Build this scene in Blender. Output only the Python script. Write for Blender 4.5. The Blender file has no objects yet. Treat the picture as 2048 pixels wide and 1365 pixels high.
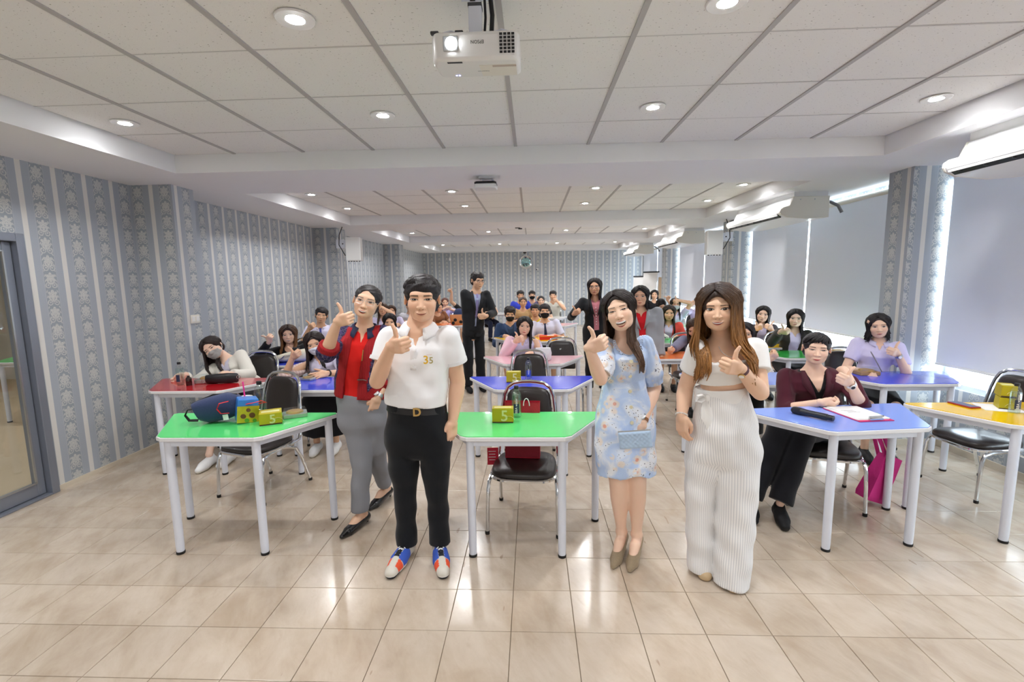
import bpy, bmesh, math, random
import numpy as np
from mathutils import Vector, Matrix
random.seed(7); RNG = np.random.default_rng(7)
SC = bpy.context.scene
COL = SC.collection
# ------------------------------------------------------------------ camera
CAM_H, CAM_PITCH, CAM_YAW, CAM_ROLL = 1.6363, 0.1288, 0.0425, 0.0154
cam_d = bpy.data.cameras.new('camera'); cam = bpy.data.objects.new('camera', cam_d); COL.objects.link(cam)
cam_d.sensor_fit = 'HORIZONTAL'; cam_d.sensor_width = 36; cam_d.lens = 954.22/2048*36
cam_d.clip_start = .05; cam_d.clip_end = 200
cam.matrix_world = (Matrix.Translation((0, 0, CAM_H)) @ Matrix.Rotation(CAM_YAW, 4, 'Z')
                    @ Matrix.Rotation(math.pi/2-CAM_PITCH, 4, 'X') @ Matrix.Rotation(-CAM_ROLL, 4, 'Z'))
SC.camera = cam
# ------------------------------------------------------------------ world: bright overcast daylight outside the windows
W = bpy.data.worlds.new('sky'); SC.world = W; W.use_nodes = True
bgn = W.node_tree.nodes['Background']; bgn.inputs[0].default_value = (.86, .95, 1, 1); bgn.inputs[1].default_value = 5.0
# ------------------------------------------------------------------ exposure
vs = SC.view_settings
SC.display_settings.display_device = 'sRGB'
vs.view_transform = 'Standard'; vs.look = 'None'; vs.gamma = 1; vs.use_curve_mapping = False
vs.exposure = 1.32
LAMP_W = 22.0            # one ceiling downlight
# ------------------------------------------------------------------ room numbers (metres; camera stands at x=0, y=0)
WL, WR, YB, YF = -3.84, 3.85, 16.9, -3.6
SOFFIT, TRAY = 2.585, 2.734
TX0, TX1 = -3.05, 2.86
TRAYS = [(-2.80, .20), (1.17, 4.143), (5.14, 8.13), (9.12, 12.08), (13.06, 16.05)]
PILL = [(.62, .92), (4.57, 4.87), (8.45, 8.85), (12.45, 12.85)]
PX = 3.43

# ================================================================== materials
MATS = {}
def s2l(c):
    return tuple((x/12.92 if x <= .04045 else ((x+.055)/1.055)**2.4) for x in c)
def hexc(h):
    h = h.lstrip('#'); return s2l(tuple(int(h[i:i+2], 16)/255 for i in (0, 2, 4)))
def newmat(name):
    m = bpy.data.materials.new(name); m.use_nodes = True; MATS[name] = m
    nt = m.node_tree; b = nt.nodes['Principled BSDF']
    return m, nt, b
def mat(name, col, rough=.5, metal=0., spec=.5, bump=0., bscale=60., var=0., vscale=8., emis=0., coat=0., trans=0., alpha=1., sheen=0., subsurf=0.):
    if name in MATS: return MATS[name]
    if isinstance(col, str): col = hexc(col)
    m, nt, b = newmat(name)
    b.inputs['Base Color'].default_value = (*col, 1); b.inputs['Roughness'].default_value = rough
    b.inputs['Metallic'].default_value = metal; b.inputs['Specular IOR Level'].default_value = spec
    b.inputs['Coat Weight'].default_value = coat; b.inputs['Transmission Weight'].default_value = trans
    b.inputs['Alpha'].default_value = alpha; b.inputs['Sheen Weight'].default_value = sheen
    if emis: b.inputs['Emission Color'].default_value = (*col, 1); b.inputs['Emission Strength'].default_value = emis
    if bump or var:
        tc = nt.nodes.new('ShaderNodeTexCoord')
        if bump:
            n = nt.nodes.new('ShaderNodeTexNoise'); n.inputs['Scale'].default_value = bscale; n.inputs['Detail'].default_value = 4
            nt.links.new(tc.outputs['Object'], n.inputs['Vector'])
            bp = nt.nodes.new('ShaderNodeBump'); bp.inputs['Strength'].default_value = bump; bp.inputs['Distance'].default_value = .01
            nt.links.new(n.outputs['Fac'], bp.inputs['Height']); nt.links.new(bp.outputs['Normal'], b.inputs['Normal'])
        if var:
            n = nt.nodes.new('ShaderNodeTexNoise'); n.inputs['Scale'].default_value = vscale; n.inputs['Detail'].default_value = 5
            nt.links.new(tc.outputs['Object'], n.inputs['Vector'])
            r = nt.nodes.new('ShaderNodeMapRange'); r.inputs['To Min'].default_value = 1-var; r.inputs['To Max'].default_value = 1+var
            nt.links.new(n.outputs['Fac'], r.inputs['Value'])
            hs = nt.nodes.new('ShaderNodeHueSaturation'); hs.inputs['Color'].default_value = (*col, 1)
            nt.links.new(r.outputs['Result'], hs.inputs['Value']); nt.links.new(hs.outputs['Color'], b.inputs['Base Color'])
    return m
class NG:
    """tiny node-expression helper"""
    def __init__(s, nt): s.nt = nt
    def val(s, sock, v):
        if isinstance(v, (int, float)): sock.default_value = v
        else: s.nt.links.new(v, sock)
    def m(s, op, a, b=0., c=0., clamp=False):
        n = s.nt.nodes.new('ShaderNodeMath'); n.operation = op; n.use_clamp = clamp
        for i, v in enumerate((a, b, c)): s.val(n.inputs[i], v)
        return n.outputs[0]
    def mix(s, f, a, b):
        n = s.nt.nodes.new('ShaderNodeMix'); n.data_type = 'RGBA'
        s.val(n.inputs[0], f)
        for i, v in ((6, a), (7, b)):
            if isinstance(v, tuple): n.inputs[i].default_value = (*v[:3], 1)
            else: s.nt.links.new(v, n.inputs[i])
        return n.outputs[2]
    def step(s, x, lo, hi):      # smooth 0..1
        n = s.nt.nodes.new('ShaderNodeMapRange'); n.interpolation_type = 'SMOOTHSTEP'
        s.val(n.inputs[0], x); n.inputs[1].default_value = lo; n.inputs[2].default_value = hi
        return n.outputs[0]
    def noise(s, vec, scale, detail=3, rough=.5, dist=0.):
        n = s.nt.nodes.new('ShaderNodeTexNoise'); n.inputs['Scale'].default_value = scale; n.inputs['Detail'].default_value = detail
        n.inputs['Roughness'].default_value = rough; n.inputs['Distortion'].default_value = dist
        if vec is not None: s.nt.links.new(vec, n.inputs['Vector'])
        return n.outputs['Fac']
    def pos(s):
        return s.nt.nodes.new('ShaderNodeNewGeometry').outputs['Position']
    def obj(s):
        return s.nt.nodes.new('ShaderNodeTexCoord').outputs['Object']
    def xyz(s, v):
        n = s.nt.nodes.new('ShaderNodeSeparateXYZ'); s.nt.links.new(v, n.inputs[0]); return n.outputs
    def comb(s, x, y, z):
        n = s.nt.nodes.new('ShaderNodeCombineXYZ')
        for i, v in enumerate((x, y, z)): s.val(n.inputs[i], v)
        return n.outputs[0]
    def bump(s, h, strength=.3, dist=.005):
        n = s.nt.nodes.new('ShaderNodeBump'); n.inputs['Strength'].default_value = strength; n.inputs['Distance'].default_value = dist
        s.nt.links.new(h, n.inputs['Height']); return n.outputs[0]
def cattr_mat(name, rough=.5, bump=0., bscale=80., spec=.4, sheen=0., strand=False, coat=0., sss=0.):
    """base colour comes from the mesh colour attribute 'Col'"""
    if name in MATS: return MATS[name]
    m, nt, b = newmat(name); g = NG(nt)
    a = nt.nodes.new('ShaderNodeAttribute'); a.attribute_name = 'Col'
    b.inputs['Roughness'].default_value = rough; b.inputs['Specular IOR Level'].default_value = spec
    b.inputs['Sheen Weight'].default_value = sheen; b.inputs['Coat Weight'].default_value = coat
    col = a.outputs['Color']
    if strand:
        o = g.xyz(g.obj()); v = g.comb(g.m('MULTIPLY', o[0], 1.), g.m('MULTIPLY', o[1], 1.), g.m('MULTIPLY', o[2], .06))
        nz = g.noise(v, 260, 3); f = g.step(nz, .3, .75)
        hs = nt.nodes.new('ShaderNodeHueSaturation'); nt.links.new(col, hs.inputs['Color'])
        nt.links.new(g.m('MULTIPLY_ADD', f, .9, .6), hs.inputs['Value']); col = hs.outputs[0]
        nt.links.new(g.bump(nz, .6, .004), b.inputs['Normal'])
    elif bump:
        nt.links.new(g.bump(g.noise(g.obj(), bscale, 4), bump, .006), b.inputs['Normal'])
    if sss:
        b.inputs['Subsurface Weight'].default_value = sss; b.inputs['Subsurface Radius'].default_value = (.012, .004, .002)
    nt.links.new(col, b.inputs['Base Color'])
    return m

# ---- surfaces of the place
def wallpaper():
    m, nt, b = newmat('striped_damask_wallpaper'); g = NG(nt)
    ge = nt.nodes.new('ShaderNodeNewGeometry'); p = g.xyz(ge.outputs['Position']); n = g.xyz(ge.outputs['True Normal'])
    isx = g.m('GREATER_THAN', g.m('ABSOLUTE', n[1]), .5)
    u = g.m('ADD', g.m('MULTIPLY', isx, p[0]), g.m('MULTIPLY', g.m('SUBTRACT', 1., isx), p[1]))
    v = p[2]; P = .2665
    t = g.m('FRACT', g.m('DIVIDE', g.m('ADD', u, 20*P-3.56+P/2), P))     # cream stripe centred on t = .5
    s = g.m('MULTIPLY', g.m('ABSOLUTE', g.m('SUBTRACT', t, .5)), P)       # distance from cream centre
    q = g.m('SUBTRACT', P/2, s)                                           # distance from the floral band's centre
    qs = g.m('DIVIDE', q, .0525)
    Pv = .137
    wq = g.comb(g.m('MULTIPLY', qs, 1.), g.m('MULTIPLY', v, 18.), 0.)
    w = g.m('MULTIPLY', g.m('SUBTRACT', g.noise(wq, 2.2, 3), .5), .55)
    va = g.m('MULTIPLY', g.m('SUBTRACT', g.m('FRACT', g.m('DIVIDE', v, Pv)), .5), Pv/.0525)          # flower phase
    vb = g.m('MULTIPLY', g.m('SUBTRACT', g.m('FRACT', g.m('ADD', g.m('DIVIDE', v, Pv), .5)), .5), Pv/.0525)   # scroll phase
    def rad(x, y): return g.m('SQRT', g.m('ADD', g.m('POWER', x, 2.), g.m('POWER', y, 2.)))
    an = g.m('ARCTAN2', g.m('ADD', va, .15), qs)
    pal = g.m('SUBTRACT', g.m('ADD', .50, g.m('MULTIPLY', g.m('ABSOLUTE', g.m('SINE', g.m('MULTIPLY', an, 3.))), .34)), g.m('ADD', rad(qs, g.m('ADD', va, .15)), g.m('MULTIPLY', w, .25)))
    r1 = rad(g.m('SUBTRACT', qs, .50), vb); ring = g.m('SUBTRACT', .105, g.m('ABSOLUTE', g.m('SUBTRACT', g.m('ADD', r1, g.m('MULTIPLY', w, .22)), .36)))
    r2 = g.m('SUBTRACT', .17, rad(g.m('SUBTRACT', qs, .46), g.m('SUBTRACT', vb, .05)))
    r3 = g.m('SUBTRACT', .16, g.m('ABSOLUTE', g.m('SUBTRACT', rad(qs, g.m('SUBTRACT', vb, .75)), .50)))
    leaf = g.m('SUBTRACT', g.m('MULTIPLY', g.m('SINE', g.m('ADD', g.m('MULTIPLY', v, 150.), g.m('MULTIPLY', qs, 9.))), .16), g.m('ABSOLUTE', g.m('SUBTRACT', qs, g.m('ADD', .80, g.m('MULTIPLY', w, .3)))))
    f2 = g.m('MAXIMUM', g.m('MAXIMUM', pal, ring), g.m('MAXIMUM', g.m('MAXIMUM', r2, r3), leaf))
    fl = g.m('MULTIPLY', g.step(f2, -.02, .09), g.m('MULTIPLY_ADD', g.step(g.noise(wq, 11., 3), .36, .58), .75, .2))
    band = g.m('SUBTRACT', 1., g.step(q, .0505, .0525))
    line = g.m('MULTIPLY', g.step(q, .0525, .0532), g.m('SUBTRACT', 1., g.step(q, .0545, .0553)))
    cream = g.m('SUBTRACT', 1., g.step(s, .0200, .0210))
    blue, blue2, crm, grn = hexc('a3aab4'), hexc('aeb4bc'), hexc('dcdad5'), hexc('cfcfc8')
    fine = g.noise(g.comb(g.m('MULTIPLY', u, 1.), g.m('MULTIPLY', u, 1.), g.m('MULTIPLY', v, 6.)), 120, 2)
    c = g.mix(fine, blue, blue2)
    inb = g.mix(fl, hexc('9aa1a9'), g.mix(fine, grn, hexc('dadad5')))
    c = g.mix(band, c, inb); c = g.mix(line, c, hexc('c3c6c8')); c = g.mix(cream, c, crm)
    nt.links.new(c, b.inputs['Base Color']); b.inputs['Roughness'].default_value = .48; b.inputs['Specular IOR Level'].default_value = .35
    nt.links.new(g.bump(g.m('ADD', fl, g.m('MULTIPLY', fine, .6)), .15, .002), b.inputs['Normal'])
    return m
def floor_mat():
    m, nt, b = newmat('polished_beige_floor_tile'); g = NG(nt)
    p = g.xyz(g.pos())
    dg = g.comb(g.m('MULTIPLY', g.m('ADD', p[0], g.m('MULTIPLY', p[1], .55)), 1.), g.m('MULTIPLY', g.m('SUBTRACT', p[1], p[0]), .32), 0.)
    n1 = g.noise(g.pos(), 2.6, 5, .55, .5); n2 = g.noise(dg, 7., 6, .65, .4); n3 = g.noise(dg, 24., 3, .5)
    oi = nt.nodes.new('ShaderNodeObjectInfo').outputs['Random']
    f = g.m('ADD', g.m('MULTIPLY', n1, .55), g.m('MULTIPLY', n2, .55)); f = g.m('ADD', f, g.m('MULTIPLY', g.m('SUBTRACT', oi, .5), .10))
    c = g.mix(g.step(f, .30, .78), hexc('b3a08b'), hexc('cfc1b0'))
    c = g.mix(g.m('MULTIPLY', g.step(n3, .56, .8), .35), c, hexc('b09b86'))
    scr = g.step(g.noise(g.comb(g.m('MULTIPLY', p[0], 14.), g.m('MULTIPLY', p[1], 3.), 3.), 2.2, 1), .77, .80)
    c = g.mix(g.m('MULTIPLY', scr, .45), c, hexc('8a6a52'))
    nt.links.new(c, b.inputs['Base Color'])
    nt.links.new(g.m('MULTIPLY_ADD', n2, .20, .13), b.inputs['Roughness'])
    b.inputs['Specular IOR Level'].default_value = .55; b.inputs['Coat Weight'].default_value = .25; b.inputs['Coat Roughness'].default_value = .12
    nt.links.new(g.bump(g.noise(g.pos(), 9., 3), .06, .004), b.inputs['Normal'])
    return m
def panel_mat():
    m, nt, b = newmat('mineral_ceiling_panel'); g = NG(nt)
    o = g.pos(); p = g.xyz(o)
    v = g.comb(g.m('MULTIPLY', p[0], .55), p[1], 0.)
    n = g.noise(v, 130, 2, .5); pit = g.step(n, .66, .74)
    fade = g.noise(o, 1.2, 2)
    c = g.mix(pit, g.mix(fade, hexc('eceae8'), hexc('f0efed')), hexc('8e8a85'))
    nt.links.new(c, b.inputs['Base Color']); b.inputs['Roughness'].default_value = .9; b.inputs['Specular IOR Level'].default_value = .1
    nt.links.new(g.bump(g.m('MULTIPLY', g.noise(o, 160, 3), 1.), .25, .003), b.inputs['Normal'])
    return m
def glass_mat(name, tint=(.95, .98, 1), gloss=.06):
    m, nt, b = newmat(name); nt.nodes.remove(b)
    out = nt.nodes['Material Output']; tr = nt.nodes.new('ShaderNodeBsdfTransparent'); tr.inputs[0].default_value = (*tint, 1)
    gl = nt.nodes.new('ShaderNodeBsdfGlossy'); gl.inputs['Roughness'].default_value = .02
    mx = nt.nodes.new('ShaderNodeMixShader'); mx.inputs[0].default_value = gloss
    nt.links.new(tr.outputs[0], mx.inputs[1]); nt.links.new(gl.outputs[0], mx.inputs[2]); nt.links.new(mx.outputs[0], out.inputs[0])
    return m
def blind_mat():
    m, nt, b = newmat('roller_blind_fabric'); out = nt.nodes['Material Output']
    b.inputs['Base Color'].default_value = (*hexc('eceef3'), 1); b.inputs['Roughness'].default_value = .8
    tl = nt.nodes.new('ShaderNodeBsdfTranslucent'); tl.inputs[0].default_value = (.8, .85, .95, 1)
    mx = nt.nodes.new('ShaderNodeMixShader'); mx.inputs[0].default_value = .07
    nt.links.new(b.outputs[0], mx.inputs[1]); nt.links.new(tl.outputs[0], mx.inputs[2]); nt.links.new(mx.outputs[0], out.inputs[0])
    return m
wallpaper(); floor_mat(); panel_mat(); glass_mat('clear_glass'); blind_mat()
mat('white_gypsum', 'ececee', .85, spec=.2); mat('grid_bar_grey', 'b6b3b2', .6); mat('grid_bar_pale', 'cfcdcb', .6); mat('grout', '8f7f6c', .9)
mat('aluminium_frame', '9096a2', .38, .55); mat('baseboard_cream', 'd8ccb8', .5); mat('white_plastic', 'e9e9e8', .35, coat=.2)
mat('warm_plastic', 'e4e0d6', .4); mat('black_plastic', '17171a', .4); mat('black_rubber', '141414', .7); mat('dark_grey_plastic', '3b3d42', .45)
mat('chrome', 'd6d8da', .12, 1.0); mat('black_vinyl', '26201f', .32, spec=.5, bump=.08, bscale=120, coat=.1)
mat('white_enamel', 'dfe3ee', .3, coat=.3); mat('white_laminate', 'e8e8ea', .3); mat('gold_metal', 'c9a86a', .3, .9); mat('steel', 'b8bbbe', .3, .9)
mat('lamp_lens', (1, 1, 1), .4, emis=60.); mat('cable_black', '1b1b1d', .6); mat('cable_grey', '77787c', .6)
mat('paper_white', 'efefef', .7); mat('wood_pale', 'cdb795', .55, var=.08, vscale=3)

# ================================================================== mesh helpers
class MB:
    def __init__(s): s.v = []; s.f = []; s.mi = []; s.c = []
    def add(s, vs, fs, mi=0, col=None):
        o = len(s.v); s.v += [tuple(map(float, p)) for p in vs]
        s.f += [tuple(i+o for i in f) for f in fs]; s.mi += [mi]*len(fs)
        if col is not None:
            if isinstance(col, tuple): s.c += [col]*len(vs)
            else: s.c += [tuple(c) for c in col]
        return s
    def box(s, c, d, mi=0, M=None, col=None):
        x, y, z = d[0]/2, d[1]/2, d[2]/2
        P = [Vector((sx*x, sy*y, sz*z)) for sz in (-1, 1) for sy in (-1, 1) for sx in (-1, 1)]
        if M is not None: P = [M @ p for p in P]
        P = [p+Vector(c) for p in P]
        return s.add(P, [(0, 2, 3, 1), (4, 5, 7, 6), (0, 1, 5, 4), (2, 6, 7, 3), (0, 4, 6, 2), (1, 3, 7, 5)], mi, col)
    def bx(s, x0, x1, y0, y1, z0, z1, mi=0):
        return s.box(((x0+x1)/2, (y0+y1)/2, (z0+z1)/2), (x1-x0, y1-y0, z1-z0), mi)
    def prism(s, poly, z0, z1, mi=0, M=None):
        n = len(poly); P = [Vector((x, y, z0)) for x, y in poly]+[Vector((x, y, z1)) for x, y in poly]
        if M is not None: P = [M @ p for p in P]
        F = [tuple(range(n-1, -1, -1)), tuple(range(n, 2*n))]+[(i, (i+1) % n, n+(i+1) % n, n+i) for i in range(n)]
        return s.add(P, F, mi)
    def tube(s, path, r, n=8, mi=0, caps=True, close=False, flat=1., col=None, up=None):
        P = [Vector(p) for p in path]; m = len(P)
        R = r if isinstance(r, (list, tuple)) else [r]*m
        vs = []; prev = None
        for i, p in enumerate(P):
            if close: t = (P[(i+1) % m]-P[i-1])
            else: t = (P[min(i+1, m-1)]-P[max(i-1, 0)])
            t = t.normalized() if t.length > 1e-9 else Vector((0, 0, 1))
            if prev is None:
                a = Vector(up) if up is not None else (Vector((0, 0, 1)) if abs(t.z) < .9 else Vector((1, 0, 0)))
                u = (a-t*a.dot(t)).normalized()
            else:
                u = prev-t*prev.dot(t); u = u.normalized() if u.length > 1e-6 else t.orthogonal().normalized()
            prev = u; w = t.cross(u)
            for k in range(n):
                an = 2*math.pi*k/n; vs.append(p+u*math.cos(an)*R[i]*flat+w*math.sin(an)*R[i])
        fs = []
        for i in range(m if close else m-1):
            j = (i+1) % m
            for k in range(n): fs.append((i*n+k, i*n+(k+1) % n, j*n+(k+1) % n, j*n+k))
        if caps and not close: fs += [tuple(range(n-1, -1, -1)), tuple((m-1)*n+k for k in range(n))]
        if col is not None and not isinstance(col, tuple): col = [col[i] for i in range(m) for k in range(n)]
        return s.add(vs, fs, mi, col)
    def lathe(s, prof, c=(0, 0, 0), n=16, mi=0, M=None, col=None):
        vs = []; m = len(prof)
        for r, z in prof:
            for k in range(n):
                a = 2*math.pi*k/n; v = Vector((r*math.cos(a), r*math.sin(a), z))
                if M is not None: v = M @ v
                vs.append(v+Vector(c))
        fs = [(i*n+k, i*n+(k+1) % n, (i+1)*n+(k+1) % n, (i+1)*n+k) for i in range(m-1) for k in range(n)]
        fs += [tuple(range(n-1, -1, -1)), tuple((m-1)*n+k for k in range(n))]
        return s.add(vs, fs, mi, col)
    def grid(s, P, mi=0, close_u=False, col=None):
        nu = len(P); nv = len(P[0]); vs = [p for row in P for p in row]; fs = []
        for i in range(nu if close_u else nu-1):
            for j in range(nv-1):
                a, b_ = i, (i+1) % nu; fs.append((a*nv+j, b_*nv+j, b_*nv+j+1, a*nv+j+1))
        return s.add(vs, fs, mi, col)
    def mesh(s, name, smooth=35.):
        me = bpy.data.meshes.new(name); me.from_pydata(s.v, [], s.f)
        me.polygons.foreach_set('material_index', s.mi)
        if s.c and len(s.c) == len(s.v):
            ca = me.color_attributes.new('Col', 'FLOAT_COLOR', 'POINT')
            ca.data.foreach_set('color', np.array([(*c[:3], 1) for c in s.c], np.float32).ravel())
        me.update()
        if smooth:
            me.polygons.foreach_set('use_smooth', [True]*len(me.polygons)); me.set_sharp_from_angle(angle=math.radians(smooth))
        return me
def tag(o, label=None, cat=None, group=None, kind=None):
    if label: o['label'] = label
    if cat: o['category'] = cat
    if group: o['group'] = group
    if kind: o['kind'] = kind
    return o
def link(name, me, mats, parent=None, loc=None, bevel=0., rotz=0., seg=2, subd=0):
    o = bpy.data.objects.new(name, me); COL.objects.link(o)
    if len(me.materials) == 0:
        for m in (mats if isinstance(mats, (list, tuple)) else [mats]): me.materials.append(MATS[m] if isinstance(m, str) else m)
    if parent is not None: o.parent = parent
    if loc is not None: o.location = loc
    if rotz: o.rotation_euler.z = rotz
    if bevel:
        b = o.modifiers.new('bevel', 'BEVEL'); b.width = bevel; b.segments = seg; b.limit_method = 'ANGLE'; b.angle_limit = .6; b.harden_normals = False
    if subd:
        sd = o.modifiers.new('subd', 'SUBSURF'); sd.levels = subd; sd.render_levels = subd
    return o
def obj(name, mb, mats, parent=None, loc=None, bevel=0., smooth=35., rotz=0., seg=2, subd=0):
    return link(name, mb.mesh(name, smooth), mats, parent, loc, bevel, rotz, seg, subd)
def empty(name, loc=(0, 0, 0), rotz=0., label=None, cat=None, group=None):
    o = bpy.data.objects.new(name, None); COL.objects.link(o); o.location = loc; o.rotation_euler.z = rotz
    o.empty_display_size = .1
    return tag(o, label, cat, group)
def copy_tree(o, parent=None):
    c = o.copy(); COL.objects.link(c)
    if parent is not None: c.parent = parent
    for ch in list(o.children): copy_tree(ch, c)
    return c
def struct(name, mb, mats, parent=None, **k):
    o = obj(name, mb, mats, parent, **k)
    if parent is None: tag(o, kind='structure')
    return o
def text_mesh(body, size, extrude=.0006, align='CENTER', font_shear=0., bold=0.):
    cu = bpy.data.curves.new('lettering', 'FONT'); cu.body = body; cu.size = size; cu.extrude = extrude; cu.align_x = align; cu.align_y = 'CENTER'
    cu.shear = font_shear; cu.offset = bold; cu.resolution_u = 3
    o = bpy.data.objects.new('lettering_tmp', cu); COL.objects.link(o)
    dg = bpy.context.evaluated_depsgraph_get(); me = bpy.data.meshes.new_from_object(o.evaluated_get(dg))
    bpy.data.objects.remove(o); bpy.data.curves.remove(cu)
    return me
def lettering(name, body, size, M, material, parent, **k):
    me = text_mesh(body, size, **k); me.transform(M); me.materials.clear()
    return link(name, me, material, parent)

# ================================================================== the room
G0X, G0Y = -.1124, 2.638                       # floor joint lines
def floor():
    b = MB().bx(WL-.1, WR+.1, YF, YB+.1, -.12, -.006); fl = struct('floor', b, 'grout', smooth=0)
    t = .1485; e = .0015
    vs = [(-t, -t, -.008), (t, -t, -.008), (t, t, -.008), (-t, t, -.008), (-t, -t, -e), (t, -t, -e), (t, t, -e), (-t, t, -e),
          (-t+e, -t+e, 0), (t-e, -t+e, 0), (t-e, t-e, 0), (-t+e, t-e, 0)]
    fs = [(8, 9, 10, 11)]+[(i, (i+1) % 4, 4+(i+1) % 4, 4+i) for i in range(4)]+[(4+i, 4+(i+1) % 4, 8+(i+1) % 4, 8+i) for i in range(4)]
    me = MB().add(vs, fs).mesh('tile', 0); cells = []
    for i in range(-14, 15):
        for j in range(-21, 49):
            x = G0X+.3*i+.15; y = G0Y+.3*j+.15
            if x < WL-.1 or x > WR+.1 or y > YB+.05 or y < YF: continue
            vis = y > 1.35 and abs(x) < .35+1.12*y
            cells.append((0 if vis else 1, x*x*.6+y*y, x, y))
    cells.sort(); rest = MB()
    for k, (v, d, x, y) in enumerate(cells):
        if k < 300: link('floor_tile', me, 'polished_beige_floor_tile', fl, (x, y, 0))
        else: rest.add([(a+x, b_+y, c) for a, b_, c in vs], fs)
    tag(obj('floor_tiles_beyond', rest, 'polished_beige_floor_tile', fl, smooth=0), kind='stuff')
floor()
def ceiling():
    b = MB()
    b.bx(WL-.1, TX0, YF, YB+.1, SOFFIT, TRAY+.1); b.bx(TX1, WR+.1, YF, YB+.1, SOFFIT, TRAY+.1)
    ys = [YF]+[y for t in TRAYS for y in t]+[YB+.1]
    for k in range(0, len(ys), 2): b.bx(TX0, TX1, ys[k], ys[k+1], SOFFIT, TRAY+.1)
    ce = struct('ceiling', b, 'white_gypsum', smooth=0)
    bk = MB().bx(TX0, TX1, YF, YB, TRAY+.05, TRAY+.1); obj('ceiling_deck', bk, 'white_gypsum', ce, smooth=0)
    xs = [TX0]+[-2.5217+.6*i for i in range(9)]+[TX1]
    cache = {}
    for (y0, y1) in TRAYS:
        yl = [y0]; y = y0+.61 if y0 != 1.17 else 1.7793
        while y < y1-.1: yl.append(y); y += .6
        yl.append(y1)
        for i in range(len(xs)-1):
            for j in range(len(yl)-1):
                w = round(xs[i+1]-xs[i], 3); d = round(yl[j+1]-yl[j], 3)
                if (w, d) not in cache: cache[(w, d)] = MB().box((0, 0, .011), (w-.016, d-.006, .018)).mesh('panel', 0)
                dz = random.uniform(0, .0035)
                link('ceiling_panel', cache[(w, d)], 'mineral_ceiling_panel', ce, ((xs[i]+xs[i+1])/2, (yl[j]+yl[j+1])/2, TRAY+dz))
        for x in xs[1:-1]:
            obj('grid_bar', MB().box((x, (y0+y1)/2, TRAY+.003), (.026, y1-y0, .012)), 'grid_bar_grey', ce, smooth=0)
        for y in yl[1:-1]:
            obj('grid_bar', MB().box(((TX0+TX1)/2, y, TRAY+.008), (TX1-TX0, .009, .012)), 'grid_bar_pale', ce, smooth=0)
ceiling()
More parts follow.
